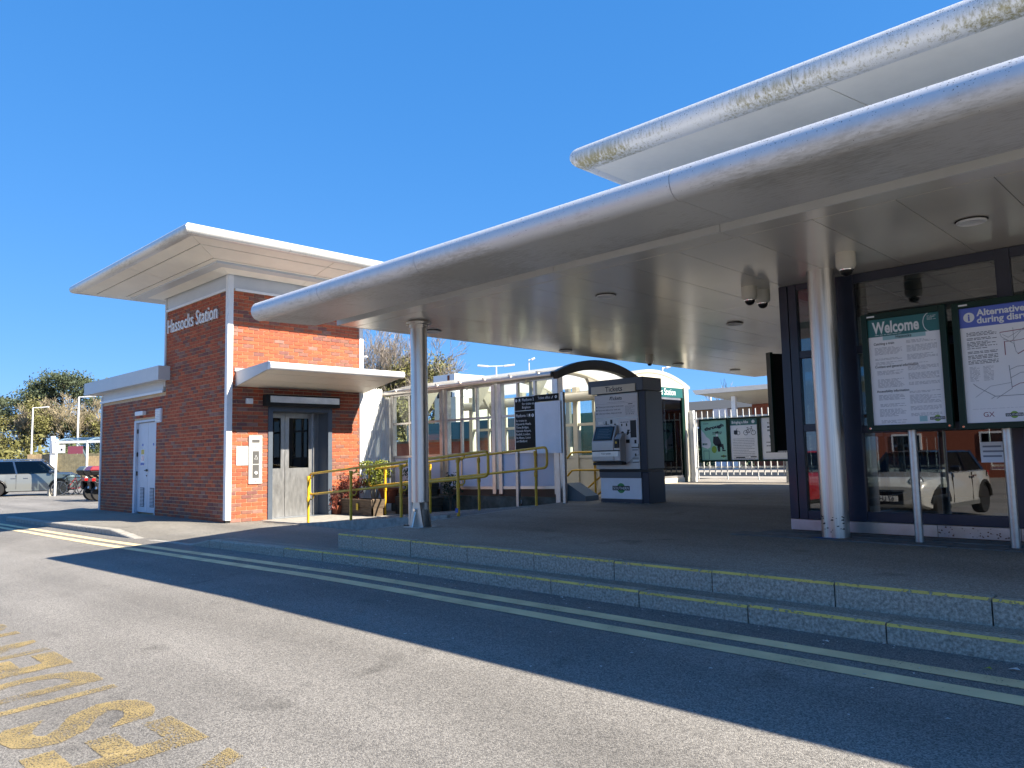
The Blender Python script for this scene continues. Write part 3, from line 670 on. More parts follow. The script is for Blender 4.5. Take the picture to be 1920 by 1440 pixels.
# lift front: canopy, doors, shutter box, call panel, notices
NX = -13.06
lc = part('door_canopy', MB().prism([(TX+.01, 2.66), (TX+.01, 2.955), (NX-.02, 3.03), (NX-.06, 2.88)], 'y', 6.90, 6.93), 'frieze', tower)
mb = MB(); mb.prism([(TX+.01, 2.90), (TX+.01, 2.955), (NX, 3.02), (NX, 2.98)], 'y', 6.931, 9.95); part('canopy_top', mb, 'frieze', lc)
prof2 = edge_profile(.075, 0, 2.945, .05, 3.015)
for o in eaves(lc, 'canopy_edge', (NX, 6.90, 0), (NX, 10.0, 0), prof2, 'white', [1.25, 2.5]): pass
for a, b in ((TX+.012, -13.9), (-13.89, -13.38), (-13.37, -13.09)):
    zz = lambda x: 2.66+(x-TX)/(NX-.08-TX)*.21
    mb = MB(); mb.hexa([(a, 6.94, zz(a)), (b, 6.94, zz(b)), (b, 9.94, zz(b)), (a, 9.94, zz(a))], [(a, 6.94, zz(a)+.02), (b, 6.94, zz(b)+.02), (b, 9.94, zz(b)+.02), (a, 9.94, zz(a)+.02)])
    part('canopy_soffit', mb, 'soffit2', lc)
part('flashing', MB().box(TX+.006, TX+.03, 6.87, 9.80, 2.956, 3.03), 'steel_d', tower)
mb = MB(); mb.box(TX-.02, TX+.03, 7.60, 7.70, 0, 2.30); mb.box(TX-.02, TX+.03, 8.99, 9.09, 0, 2.30); mb.box(TX-.02, TX+.03, 7.70, 8.99, 2.19, 2.30)
part('lift_frame', mb, 'navy_l', tower, bevel=.006)
mb = MB(); mb.box(TX-.50, TX-.02, 8.985, 9.005, 0, 2.2); mb.box(TX-.50, TX-.02, 7.69, 7.70, 0, 2.2); mb.box(TX-.50, TX-.02, 7.7, 8.99, 2.18, 2.2); mb.box(TX-.5, TX-.02, 7.7, 8.985, -.05, .008)
part('lift_reveal', mb, 'navy_l', tower)
mb = MB(); mb.box(TX-.46, TX-.36, 8.86, 8.985, 0.01, 2.18); mb.box(TX-.50, TX-.46, 7.7, 8.985, 0.01, 2.18)
part('lift_jamb', mb, 'lift', tower)
DX = TX-.40
for a, b in ((7.705, 8.20), (8.21, 8.86)):
    d = MB(); d.box(DX-.04, DX, a, b, .01, 1.02); d.box(DX-.04, DX, a, a+.09, 1.02, 2.18); d.box(DX-.04, DX, b-.09, b, 1.02, 2.18); d.box(DX-.04, DX, a+.09, b-.09, 2.08, 2.18)
    dl = part('lift_door', d, 'lift', tower)
    part('door_window', MB().box(DX-.03, DX-.012, a+.09, b-.09, 1.02, 2.08), 'glass_l', dl)
part('lift_car', MB().box(DX-.12, DX-.06, 7.7, 8.99, 0, 2.2), 'gapdark', tower)
sb = part('shutter_box', MB().box(TX+.005, TX+.17, 7.48, 9.20, 2.285, 2.52), 'blackm', tower, bevel=.01)
part('shutter_cover', MB().box(TX+.171, TX+.185, 7.56, 9.17, 2.36, 2.49), 'alu', sb)
pnl = part('call_panel', MB().box(TX+.006, TX+.03, 7.185, 7.47, .73, 1.69), 'panelw', tower, bevel=.008)
part('display', MB().box(TX+.031, TX+.034, 7.25, 7.41, 1.55, 1.61), 'plategrey', pnl)
part('button_plate', MB().box(TX+.031, TX+.036, 7.265, 7.40, 1.13, 1.38), 'plategrey', pnl); part('button_plate', MB().box(TX+.031, TX+.036, 7.265, 7.40, .85, 1.11), 'plategrey', pnl)
mb = MB(); mb.lathe([(.032, 0), (.032, .012)], (TX+.036, 7.333, .95), 16, (1, 0, 0)); part('button', mb, 'white', pnl)
mb = MB(); [mb.bar(p, q, .008, .004) for p, q in (((TX+.038, 7.30, 1.22), (TX+.038, 7.366, 1.22)), ((TX+.038, 7.30, 1.22), (TX+.038, 7.333, 1.30)), ((TX+.038, 7.366, 1.22), (TX+.038, 7.333, 1.30)))]; part('arrow_mark', mb, 'print_w', pnl)
mb = MB(); [mb.lathe([(.009, 0), (.009, .006)], (TX+.03, 7.33, z), 8, (1, 0, 0)) for z in (.78, 1.46)]; part('screw', mb, 'black', pnl)
nb = thing('lift_notice', (TX, 7.06, 1.3), 'small white notice with turquoise corner beside the lift call panel', 'notice')
part('notice_board', MB().box(TX+.006, TX+.02, 6.93, 7.18, 1.10, 1.475), 'noticew', nb, bevel=.006)
mb = MB(); mb.prism([(6.95, 1.46), (6.95, 1.38), (7.03, 1.43), (7.05, 1.46)], 'x', TX+.0205, TX+.022); part('corner_print', mb, 'tealpale', nb)
mb = MB()
for i, wd in enumerate((.13, .15, .10)): mb.box(TX+.0205, TX+.022, 7.0, 7.0+wd, 1.335-i*.028, 1.345-i*.028)
mb.box(TX+.0205, TX+.022, 7.12, 7.165, 1.13, 1.145); part('print', mb, 'inkgrey', nb)
bx = thing('sensor_box', (TX, 7.18, 2.37), 'small white sensor box on brick under the lift canopy', 'box')
part('box_body', MB().box(TX+.006, TX+.07, 7.11, 7.25, 2.32, 2.43), 'white', bx, bevel=.012)
# ------------------------------------------------------------------ main canopy
SZ = 3.0; CX0, CX1, CY0, CY1 = -8.90, 5.2, 4.56, 17.7
can = thing('canopy', (-2, 11, 0), 'long pale metal station canopy with rounded edge over the forecourt', 'canopy')
prof = edge_profile(.118, 0, 3.045, .8, 3.24, 12)
J = [-7.35, -5.62, -2.79, .3, 3.2]
eaves(can, 'canopy_edge', (CX0+.02, CY0, 0), (CX1, CY0, 0), prof, 'nose', [j-CX0-.02 for j in J], 0, 0)
mb = MB(); mb.lathe([(.0, -.012), (.07, -.010), (.105, -.004), (.118, .02)], (CX0+.02, CY0, 3.045), 20, (1, 0, 0)); part('edge_end_cap', mb, 'nose', can, smooth=50)
# sloping soffit panels between the edge and the downstand, then the downstand
xs = [CX0+.005]+J+[CX1]
for a, b in zip(xs, xs[1:]):
    g = .004; mb = MB()
    P = [(a+g, 4.50, 2.957), (b-g, 4.50, 2.957), (b-g, 5.695, 3.076), (a+g, 5.695, 3.076)]
    mb.hexa(P, [(x, y, z+.012) for x, y, z in P]); part('edge_soffit', mb, 'soffit2', can)
mb = MB(); mb.hexa([(CX0+.01, 4.52, 2.975), (CX1, 4.52, 2.975), (CX1, 5.69, 3.092), (CX0+.01, 5.69, 3.092)], [(CX0+.01, 4.52, 3.0), (CX1, 4.52, 3.0), (CX1, 5.69, 3.11), (CX0+.01, 5.69, 3.11)]); part('edge_backing', mb, 'gapdark', can)
sx = [CX0+.003, -6.9, -4.95, -3.1, -.35, 2.4, CX1]
for a, b in zip(sx, sx[1:]):
    part('downstand', MB().box(a+.003, b-.003, 5.69, 5.705, SZ, 3.085), 'frieze', can)
    part('border_panel', MB().box(a+.003, b-.003, 5.706, 5.935, SZ, SZ+.014), 'soffit', can)
xl = CX0+.20
xj = [xl]
k = 0
x = -3.06-.63*9
while x < CX1-.2:
    if x > xl+.15: xj.append(x)
    x += .63
xj.append(CX1)
yr = [5.945, 8.90, 11.90, 14.80, 17.45]
HX, HY = -3.76, 8.15
for ya, yb in zip(yr, yr[1:]):
    for a, b in zip(xj, xj[1:]):
        if ya > HY and a > HX: continue
        yb2 = yb
        if a > HX-.3 and yb > HY and ya < HY: yb2 = HY+.2
        if ya > HY and b > HX: b = HX+.02
        part('soffit_panel', MB().box(a+.003, b-.003, ya+.003, yb2-.003, SZ, SZ+.014), 'soffit', can)
for ya, yb in zip(yr, yr[1:]): part('border_panel', MB().box(CX0+.003, xl-.003, ya+.003, yb-.003, SZ, SZ+.014), 'soffit', can)
part('border_panel', MB().box(CX0+.003, -3.8, 17.456, CY1-.01, SZ, SZ+.014), 'soffit', can)
mb = MB(); mb.box(CX0+.02, CX1, 5.71, HY-.002, SZ+.02, SZ+.14); mb.box(CX0+.02, HX-.01, HY, CY1-.03, SZ+.02, SZ+.14)
part('canopy_deck', mb, 'gapdark', can)
mb = MB(); mb.box(CX0, CX0+.018, 5.70, CY1, SZ-.002, SZ+.17); mb.box(CX0+.018, CX1, CY1-.018, CY1, SZ-.002, SZ+.17)
mb.prism([(4.56, 3.01), (5.70, 3.08), (5.70, SZ+.17), (4.6, 3.15)], 'x', CX0, CX0+.018)
part('end_fascia', mb, 'nose', can)
part('canopy_roof', MB().box(CX0+.02, CX1, 5.2, CY1-.02, SZ+.15, SZ+.235), 'frieze', can)
part('gutter_box', MB().box(-6.2, -3.9, 17.72, 18.0, SZ-.16, SZ+.05), 'frieze', can)
# downlights and cameras
def downlight(x, y, lab):
    t = thing('downlight', (x, y, SZ), lab, 'ceiling light', 'round downlights in the canopy soffit')
    mb = MB(); mb.lathe([(.105, -.002), (.112, -.018), (.098, -.026), (.078, -.016)], (x, y, SZ), 24); part('light_rim', mb, 'white', t, smooth=40)
    mb = MB(); mb.lathe([(.078, -.004), (.078, -.010), (.05, -.014)], (x, y, SZ), 20); part('light_lens', mb, 'lamp', t)
    mb = MB(); mb.lathe([(.108, -.001), (.122, -.006), (.108, -.012)], (x, y, SZ), 24); part('light_gasket', mb, 'black', t)
for (x, y), lab in zip([(-8.42, 7.0), (-5.28, 6.97), (-1.55, 6.95), (-8.58, 10.12), (-5.26, 9.95), (-8.35, 15.7), (-8.95+.45, 13.6)],
                       ['round downlight in the soffit beside the front steel column', 'round downlight in the soffit halfway between the two steel columns', 'round downlight in the soffit in front of the ticket hall window', 'round downlight at the soffit end above the yellow handrails', 'round downlight in the soffit left of the paired dome cameras', 'round downlight near the far back corner of the canopy', 'round downlight at the soffit end behind the ticket machine']):
    downlight(x, y, lab)
def dome_cam(x, y, lab, s=1., dz=0):
    t = thing('dome_camera', (x, y, SZ), lab, 'security camera', 'white dome cameras under the canopy')
    mb = MB(); mb.lathe([(.085*s, .0), (.085*s, -.11*s), (.08*s, -.125*s), (.062*s, -.15*s), (.056*s, -.152*s)], (x, y, SZ-dz), 24); part('camera_housing', mb, 'camw', t, smooth=35)
    mb = MB(); mb.lathe([(.055*s, -.145*s), (.055*s, -.165*s), (.044*s, -.19*s), (.024*s, -.205*s), (.0, -.21*s)], (x, y, SZ-dz), 20); part('camera_dome', mb, 'black', t, smooth=60)
    mb = MB(); mb.lathe([(.062*s, -.15*s), (.06*s, -.158*s), (.054*s, -.158*s)], (x, y, SZ-dz), 20); part('dome_ring', mb, 'chrome', t, smooth=60)
dome_cam(-2.66, 7.22, 'single white dome camera beside the steel column at the ticket hall', 1.05)
dome_cam(-3.97, 7.88, 'left one of two white dome cameras hanging side by side', 1.0)
dome_cam(-3.96, 8.17, 'right one of two white dome cameras hanging side by side', 1.0)
t = thing('bullet_camera', (-8.0, 11.6, SZ), 'small dark-tipped sensor cone hanging from the soffit above the ticket machine', 'sensor')
mb = MB(); mb.lathe([(.075, .0), (.075, -.12), (.03, -.19), (.0, -.2)], (-8.05, 11.9, SZ), 18); part('sensor_cone', mb, 'camw', t, smooth=40)
mb = MB(); mb.lathe([(.045, -.165), (.03, -.205), (0, -.21)], (-8.05, 11.9, SZ), 14); part('sensor_tip', mb, 'black', t, smooth=40)

# ------------------------------------------------------------------ columns and bollard
def col_shaft(t, x, y, r, z0, z1):
    mb = MB(); mb.lathe([(r, z0), (r, z1)], (x, y, 0), 40); part('shaft', mb, 'steel', t, smooth=40)
c1 = thing('steel_column', (-7.97, 6.37, .28), 'stainless column on a wedge-shaped pin base at the forecourt edge', 'column')
x, y = -7.97, 6.37
col_shaft(c1, x, y, .112, .60, SZ-.10)
mb = MB(); mb.lathe([(.13, SZ-.1), (.13, SZ-.055), (.17, SZ-.05), (.17, SZ-.02)], (x, y, 0), 32); part('collar', mb, 'steel', c1, smooth=35)
for s in (-1, 1):
    mb = MB(); mb.prism([(x-.145, .275), (x+.145, .275), (x+.06, .64), (x-.05, .64)], 'y', y+s*.06-.012, y+s*.06+.012); part('base_plate', mb, 'steel_d', c1)
mb = MB(); mb.prism([(y-.14, .275), (y+.14, .275), (y+.05, .60), (y-.05, .60)], 'x', x-.012, x+.012); mb.box(x-.05, x+.05, y-.05, y+.05, .5, .66); part('fin', mb, 'steel_d', c1)
mb = MB(); mb.lathe([(.02, 0), (.02, .2)], (x-.01, y-.1, .5), 10, (0, 1, 0)); part('pin', mb, 'chrome', c1)
part('foot', MB().box(x-.16, x+.16, y-.15, y+.15, .262, .282), 'steel_d', c1)
c2 = thing('steel_column', (-3.12, 7.76, .3), 'thick stained stainless column in front of the ticket hall corner', 'column')
col_shaft(c2, -3.12, 7.76, .132, .27, SZ)
mb = MB()
rng = random.Random(5)
for i in range(26):
    a = R(rng.uniform(195, 330)); z = rng.uniform(.36, .52); s = rng.uniform(.006, .016)
    px, py = -3.12+.1335*math.cos(a), 7.76+.1335*math.sin(a); tx, ty = -math.sin(a), math.cos(a)
    mb.quad((px-tx*s, py-ty*s, z-s*.4), (px+tx*s, py+ty*s, z-s*.5), (px+tx*s*.8, py+ty*s*.8, z+s*.5), (px-tx*s*.7, py-ty*s*.7, z+s*.3))
part('scuff_marks', mb, 'blackm', c2, kind='stuff')
mb = MB(); mb.add([(-3.32, 7.60, slab_z(7.6)+.012), (-3.20, 7.55, slab_z(7.55)+.012), (-3.03, 7.585, slab_z(7.6)+.012), (-3.05, 7.62, slab_z(7.6)+.012), (-3.2, 7.63, slab_z(7.6)+.012)], [(0, 1, 2, 3, 4)]); part('spray_mark', mb, 'bluepaint', kind='structure')
bo = thing('steel_bollard', (-8.19, 6.37, .28), 'slim brushed steel bollard standing just left of the pin-based column', 'bollard')
mb = MB(); mb.lathe([(.038, .275), (.038, 1.16), (.034, 1.18)], (-8.2, 6.40, 0), 20); part('bollard_post', mb, 'steel_d', bo, smooth=40)
mb = MB(); mb.lathe([(.075, .27), (.075, .285)], (-8.2, 6.40, 0), 16); mb.box(-8.32, -8.2, 6.36, 6.44, .275, .29); part('foot_plate', mb, 'black', bo)

# ------------------------------------------------------------------ ticket hall
hall = thing('ticket_hall', (0, 11, .3), 'navy framed glazed ticket hall under the canopy and stained upper roof', 'building')
HX1, HY1 = 5.0, 13.6; FZ = .30
def frame_bars(name, bars, t=hall, d0=HY, d1=HY+.09):
    for x0, x1, z0, z1 in bars: part(name, MB().box(x0, x1, d0, d1, z0, z1), 'navy', t, bevel=.005)
ZT = SZ-.003
mull = [(-3.76, -3.665), (-3.655, -3.565), (-3.36, -3.20), (-3.14, -2.95), (-1.66, -1.54), (-.12, 0.), (1.42, 1.54), (2.95, 3.07), (4.86, 5.0)]
frame_bars('mullion', [(a, b, .43, ZT) for a, b in mull])
frame_bars('mullion', [(-3.20, -3.14, .43, ZT)], d0=HY+.05, d1=HY+.12)
for z in (.75, 1.3, 1.85, 2.4):
    mb = MB(); mb.lathe([(.018, 0), (.014, .008)], (-3.28, HY, z), 12, (0, -1, 0)); part('bolt', mb, 'black', hall)
frame_bars('transom', [(-3.565, -3.36, z0, z1) for z0, z1 in ((.43, .52), (1.37, 1.45), (2.17, 2.25), (2.93, ZT))], d0=HY+.006, d1=HY+.08)
gl = list(zip([m[1] for m in mull[3:]], [m[0] for m in mull[4:]]))
for a, b in gl:
    frame_bars('transom', [(a, b, z0, z1) for z0, z1 in ((.43, .53), (1.33, 1.41), (2.16, 2.24), (2.90, ZT))], d0=HY+.006, d1=HY+.08)
    for z0, z1 in ((.53, 1.33), (1.41, 2.16), (2.24, 2.90)): part('window_pane', MB().box(a, b, HY+.04, HY+.048, z0, z1), 'glass_h', hall)
for z0, z1 in ((.52, 1.37), (1.45, 2.17), (2.25, 2.93)): part('window_pane', MB().box(-3.565, -3.36, HY+.04, HY+.048, z0, z1), 'glass_h', hall)
pl = [-3.755, -3.2, -2.3, -1.62, -.1, 1.4, 3., 5.0]
for a, b in zip(pl, pl[1:]): part('plinth_panel', MB().box(a+.003, b-.003, HY-.012, HY+.06, .315, .425), 'alu', hall)
part('plinth_base', MB().box(-3.74, 5.0, HY+.0, HY+.08, .2, .314), 'wire', hall)
mb = MB(); rng = random.Random(9)
for i in range(46):
    u = rng.uniform(-2.35, -1.65); z = rng.uniform(.33, .415); s = rng.uniform(.003, .009)
    mb.quad((u-s, HY-.0145, z-s*.5), (u+s*.8, HY-.0145, z-s*.8), (u+s, HY-.0145, z+s*.6), (u-s*.5, HY-.0145, z+s))
part('rust_spots', mb, 'wire', hall, kind='stuff')
# left side of the hall and the interior
for y0 in (8.25, 9.6, 10.95, 12.3): part('mullion', MB().box(HX, HX+.09, y0, y0+.09, .43, ZT), 'navy', hall)
for z0, z1 in ((.43, .53), (1.33, 1.41), (2.90, ZT)):
    part('transom', MB().box(HX+.006, HX+.08, 8.34, 13.6, z0, z1), 'navy', hall)
for y0, y1 in ((8.34, 9.6), (9.69, 10.95), (11.04, 12.3), (12.39, 13.6)):
    for z0, z1 in ((.53, 1.33), (1.41, 2.90)): part('window_pane', MB().box(HX+.04, HX+.048, y0, y1, z0, z1), 'glass_h', hall)
part('hall_floor', MB().box(HX+.05, HX1, HY+.1, HY1, .2, .345), 'floor', hall)
mb = MB(); mb.box(HX+.02, HX1, HY+.1, HY1+.3, 3.03, 3.06); part('hall_ceiling', mb, 'ceil', hall)
mb = MB()
for i in range(15): mb.box(HX+.1+i*.6, HX+.125+i*.6, HY+.1, HY1, 3.02, 3.032)
for i in range(9): mb.box(HX+.1, HX1, HY+.3+i*.6, HY+.325+i*.6, 3.021, 3.031)
part('ceiling_grid', mb, 'inkgrey', hall)
# brick rear wall with window openings, and a brick half wall inside
mb = MB()
for a, b in ((HX+.1, -3.1), (-2.35, -1.45), (-.6, 1.2), (2.2, HX1)): mb.box(a, b, HY1, HY1+.25, .2, 3.0)
for a, b in ((-3.1, -2.35), (-1.45, -.6), (1.2, 2.2)): mb.box(a, b, HY1, HY1+.25, .2, .8); mb.box(a, b, HY1, HY1+.25, 2.75, 3.0)
part('rear_wall', mb, 'redbrick', hall)
for a, b in ((-3.1, -2.35), (-1.45, -.6), (1.2, 2.2)):
    f = MB(); f.box(a, a+.05, HY1+.05, HY1+.12, .8, 2.75); f.box(b-.05, b, HY1+.05, HY1+.12, .8, 2.75); f.box(a+.05, b-.05, HY1+.05, HY1+.12, 1.7, 1.76)
    wv = part('rear_window', f, 'navy', hall); part('pane', MB().box(a+.05, b-.05, HY1+.08, HY1+.086, .8, 2.75), 'glass', wv)
part('right_wall', MB().box(HX1-.2, HX1, HY+.1, HY1, .2, 3.0), 'redbrick', hall)
mb = MB(); mb.box(-1.9, 3.0, 11.3, 11.5, .345, 1.45); part('counter_wall', mb, 'redbrick', hall)
part('counter_top', MB().box(-1.95, 3.0, 11.2, 11.6, 1.45, 1.5), 'ceil', hall)
mb = MB(); mb.box(-1.62, -1.30, HY+.055, HY+.06, 1.0, 1.25); nt_ = thing('window_notice', (-1.72, HY, 1.1), 'small white printed notice on the hall window beside the right post', 'notice')
part('notice_sheet', MB().box(-1.90, -1.69, HY+.0345, HY+.0395, 1.02, 1.21), 'paper', nt_)
mb = MB(); [mb.box(-1.88, -1.73+.02*(i % 2), HY+.033, HY+.0343, 1.16-i*.045, 1.175-i*.045) for i in range(3)]; part('print', mb, 'inkgrey', nt_)
# upper walls and roof
mb = MB(); mb.box(-3.7, HX1, 8.3, 13.5, SZ+.24, 4.6); part('clerestory', mb, 'frieze', hall)
UR = (-5.34, 6.2, 6.76, 15.2)
profu = edge_profile(.135, 0, 4.595, 1.1, 4.86, 12)
for i, (a, b) in enumerate(ring_edges(UR)):
    eaves(hall, 'roof_edge', a, b, profu, 'nose_dirty', [2.52, 5.6, 8.6] if i in (0, 2) else [3.0, 6.0], 1, 1)
part('roof', MB().box(UR[0]+.6, UR[1]-.6, UR[2]+.6, UR[3]-.6, 4.62, 4.88), 'frieze', hall)
ox0, ox1, oy0, oy1 = UR; ix0, ix1, iy0, iy1 = -3.75, 5.05, 8.25, 13.55
A = [(ox0+.05, oy0+.05), (ox1-.05, oy0+.05), (ox1-.05, oy1-.05), (ox0+.05, oy1-.05)]; B = [(ix0, iy0), (ix1, iy0), (ix1, iy1), (ix0, iy1)]
for k in range(4):
    k2 = (k+1) % 4; za, zb = 4.472, 4.40
    a, b, c, d = Vector((*A[k], za)), Vector((*A[k2], za)), Vector((*B[k2], zb)), Vector((*B[k], zb))
    cuts = [0, .235, .5, .75, 1] if k in (0, 2) else [0, .5, 1]
    for s0, s1 in zip(cuts, cuts[1:]):
        g0 = .0005; g1 = .0005
        xx = lambda p, q, t: p.lerp(q, t)
        tt = lambda s: s
        p = [a.lerp(b, s0+g0), a.lerp(b, s1-g1), d.lerp(c, s1-g1), d.lerp(c, s0+g0)]
        if k == 0 and 0 < s1 < 1: p[2] = Vector((p[1].x+.35, p[2].y, p[2].z))
        if k == 0 and 0 < s0 < 1: p[3] = Vector((p[0].x+.35, p[3].y, p[3].z))
        mb = MB(); mb.hexa(p, [q+Z3*.012 for q in p]); part('soffit_panel', mb, 'soffit2', hall)
mb = MB(); mb.add([(*p, 4.495) for p in A]+[(*p, 4.42) for p in B], [(k, (k+1) % 4, 4+(k+1) % 4, 4+k) for k in range(4)]); part('soffit_backing', mb, 'gapdark', hall)

# ------------------------------------------------------------------ southern roundel used on several prints
def roundel(mb_g, mb_k, mb_w, o, xd, yd, w, nd, off=0.):
    """green disc behind a dark bar with the white name"""
    o = Vector(o); xd = Vector(xd); yd = Vector(yd); nd = Vector(nd)
    r = w*.235; n = 24
    mb_g.add([o+nd*(off+.0004)+xd*r*math.cos(2*math.pi*k/n)+yd*r*math.sin(2*math.pi*k/n) for k in range(n)], [tuple(range(n))])
    h = w*.105
    mb_k.add([o+nd*(off+.0012)+xd*a*w/2+yd*b*h for a, b in ((-1, -1), (1, -1), (1, 1), (-1, 1))], [(0, 1, 2, 3)])
    s = .125*w/ max(p[1] for p in glyphs('S')[0])
    wd = glyph_w('SOUTHERN', .01)*s
    mb_w.text('SOUTHERN', s, o-yd*.0625*w, xd, yd, 'c', .0004, sx=.9*w/wd, bold=.01, off=off+.0018)
def rows(mb, x0, x1, z, n, dz, h, y, rng, xd=X3):
    """rows of small print: broken word-length bars"""
    for i in range(n):
        x = x0; end = x0+(x1-x0)*(rng.uniform(.55, .98) if rng.random() < .4 else .98)
        while x < end:
            wd = min(rng.uniform(.012, .05), end-x)
            if wd > .004: mb.quad((x, y, z-i*dz), (x+wd, y, z-i*dz), (x+wd, y, z-i*dz+h), (x, y, z-i*dz+h))
            x += wd+.008
def poster_stand(lab, x0, x1, z0, z1, y, posts):
    t = thing('poster_stand', ((x0+x1)/2, y+.05, .3), lab, 'poster case')
    f = .055
    fr = MB(); fr.box(x0, x0+f, y, y+.07, z0, z1); fr.box(x1-f, x1, y, y+.07, z0, z1); fr.box(x0+f, x1-f, y, y+.07, z1-f, z1); fr.box(x0+f, x1-f, y, y+.07, z0, z0+f)
    fo = part('case_frame', fr, 'green', t, bevel=.006)
    part('case_back', MB().box(x0+f, x1-f, y+.035, y+.068, z0+f, z1-f), 'green', t)
    for px in posts:
        mb = MB(); mb.lathe([(.037, .25), (.037, z0+.06)], (px, y+.115, 0), 20); part('post', mb, 'steel_d', t, smooth=40)
        part('bracket', MB().box(px-.05, px+.05, y+.071, y+.08, z0+.02, z0+.05), 'steel_d', t)
    mb = MB(); mb.box(x0+.06, x0+.13, y-.0025, y-.0005, z1-.036, z1-.022); part('maker_tag', mb, 'print_w', fo)
    mb = MB(); [mb.lathe([(.012, 0), (.009, .004)], (px, y, z0+.026), 10, (0, -1, 0)) for px in (x0+.03, x1-.03)]; part('lock', mb, 'chrome', fo)
    return t
PY = 7.62; yp = PY+.030
rng = random.Random(21)
ps = poster_stand('dark green poster case headed Welcome on two steel posts', -2.705, -1.965, 1.335, 2.46, PY, [-2.345])
P0, P1, Q0, Q1 = -2.65, -2.02, 1.39, 2.405
sheet = part('poster_sheet', MB().box(P0, P1, yp, yp+.004, Q0, Q1), 'paper', ps)
part('header_band', MB().box(P0, P1, yp-.0015, yp-.0002, 2.235, Q1), 'teal', sheet)
part('pale_band', MB().box(P0+.13, P1-.125, yp-.0015, yp-.0002, 2.197, 2.234), 'tealpale', sheet)
mb = MB(); hs = .105/max(p[1] for p in glyphs('W')[0]); wd = glyph_w('Welcome', .03)*hs
mb.text('Welcome', hs, (P0+.04, yp-.0018, 2.268), X3, Z3, sx=.415/wd, bold=.03, ext=.0006); 
arc = [(P1-.085-.055*math.cos(a)+.0, yp-.0022, 2.32+.085*math.sin(a)) for a in [R(-80+16*i) for i in range(11)]]
for a, b in zip(arc, arc[1:]): mb.bar(a, b, .0015, .006, up=(0, 0, 1)) if abs((Vector(b)-Vector(a)).normalized().z) < .9 else mb.quad((a[0]-.003, yp-.0022, a[2]), (a[0]+.003, yp-.0022, a[2]), (b[0]+.003, yp-.0022, b[2]), (b[0]-.003, yp-.0022, b[2]))
rows(mb, P0+.06, P0+.34, 2.248, 1, .01, .004, yp-.002, rng); rows(mb, P1-.105, P1-.03, 2.375, 4, .011, .003, yp-.002, rng)
part('white_print', mb, 'print_w', sheet)
mb = MB(); s = .022/max(p[1] for p in glyphs('H')[0])
mb.text('Hassocks', s*1.15, (P0+.315, yp-.002, 2.207), X3, Z3, 'c', .0005, bold=.02)
for tx, z in (('Catching a train', 2.155), ('Contact and general information', 1.935), ('Accessibility information', 1.70)):
    mb.text(tx, s, (P0+.045, yp-.001, z), X3, Z3, 'l', .0005, bold=.015, sx=.9)
part('headings', mb, 'ink', sheet)
mb = MB()
for z, n, l0 in ((2.125, 7, .05), (2.02, 2, .05), (1.985, 3, .05), (1.90, 4, .06), (1.82, 8, .06), (1.67, 5, .06), (1.585, 3, .07), (1.535, 7, .06), (1.43, 3, .07)):
    rows(mb, P0+l0, P0+.30, z, n, .0105, .0034, yp-.001, rng)
for z, n in ((2.17, 3), (2.12, 6), (2.035, 5), (1.955, 1), (1.925, 4), (1.86, 6), (1.775, 3), (1.69, 2), (1.655, 8), (1.55, 4), (1.485, 3)):
    rows(mb, P0+.335, P0+.60, z, n, .0105, .0034, yp-.001, rng)
part('small_print', mb, 'inkgrey', sheet, kind='stuff')
g, kk, ww = MB(), MB(), MB(); roundel(g, kk, ww, (P1-.075, yp, 1.435), X3, Z3, .125, -Y3)
part('roundel_disc', g, 'lime', sheet); part('roundel_bar', kk, 'ink', sheet); part('roundel_name', ww, 'print_w', sheet)
mb = MB(); mb.box(P1-.225, P1-.16, yp-.0008, yp-.0002, 1.41, 1.46); part('panel_box', mb, 'tealpale', sheet)

ps2 = poster_stand('dark green poster case headed Alternative routes with rail diagrams', -1.915, -.80, 1.32, 2.452, PY, [-1.585, -1.02])
P0, P1, Q0, Q1 = -1.86, -.855, 1.375, 2.397
sheet = part('poster_sheet', MB().box(P0, P1, yp, yp+.004, Q0, Q1), 'paper', ps2)
part('header_band', MB().box(P0, P1, yp-.0015, yp-.0002, 2.222, Q1), 'blue', sheet)
mb = MB(); n = 28; cxx, czz, rad = P0+.075, 2.312, .044
mb.add([(cxx+rad*math.cos(2*math.pi*k/n), yp-.002, czz+rad*math.sin(2*math.pi*k/n)) for k in range(n)], [tuple(range(n))])
s = .055/max(p[1] for p in glyphs('A')[0])
mb.text('Alternative routes', s, (P0+.135, yp-.002, 2.318), X3, Z3, 'l', .0006, bold=.03); mb.text('during disruption', s, (P0+.135, yp-.002, 2.252), X3, Z3, 'l', .0006, bold=.03)
part('white_print', mb, 'print_w', sheet)
mb = MB(); mb.text('i', .085, (cxx, yp-.003, czz-.03), X3, Z3, 'c', .0005, bold=.03); part('information_mark', mb, 'blue', sheet)
mb = MB()
for z, n in ((2.17, 3), (2.12, 2), (2.085, 4), (2.03, 1), (2.0, 2), (1.965, 3), (1.92, 3)): rows(mb, P0+.045, P0+.28, z, n, .0125, .005, yp-.001, rng)
part('text_rows', mb, 'ink', sheet, kind='stuff')
mb = MB()
for x0 in (P0+.05, P0+.155): rows(mb, x0, x0+.08, 1.865, 12, .011, .003, yp-.001, rng)
rows(mb, P0+.05, P1-.05, 1.495, 1, .01, .0015, yp-.001, rng)
part('small_print', mb, 'inkgrey', sheet, kind='stuff')
def net(mb, pts, wd):
    for a, b in zip(pts, pts[1:]):
        a = Vector((a[0], yp-.0012, a[1])); b = Vector((b[0], yp-.0012, b[1])); d = (b-a).normalized(); nn = Vector((-d.z, 0, d.x))*wd/2
        mb.quad(a-nn, b-nn, b+nn, a+nn)
mr, mk = MB(), MB(); ax = P0+.30; az = 1.95
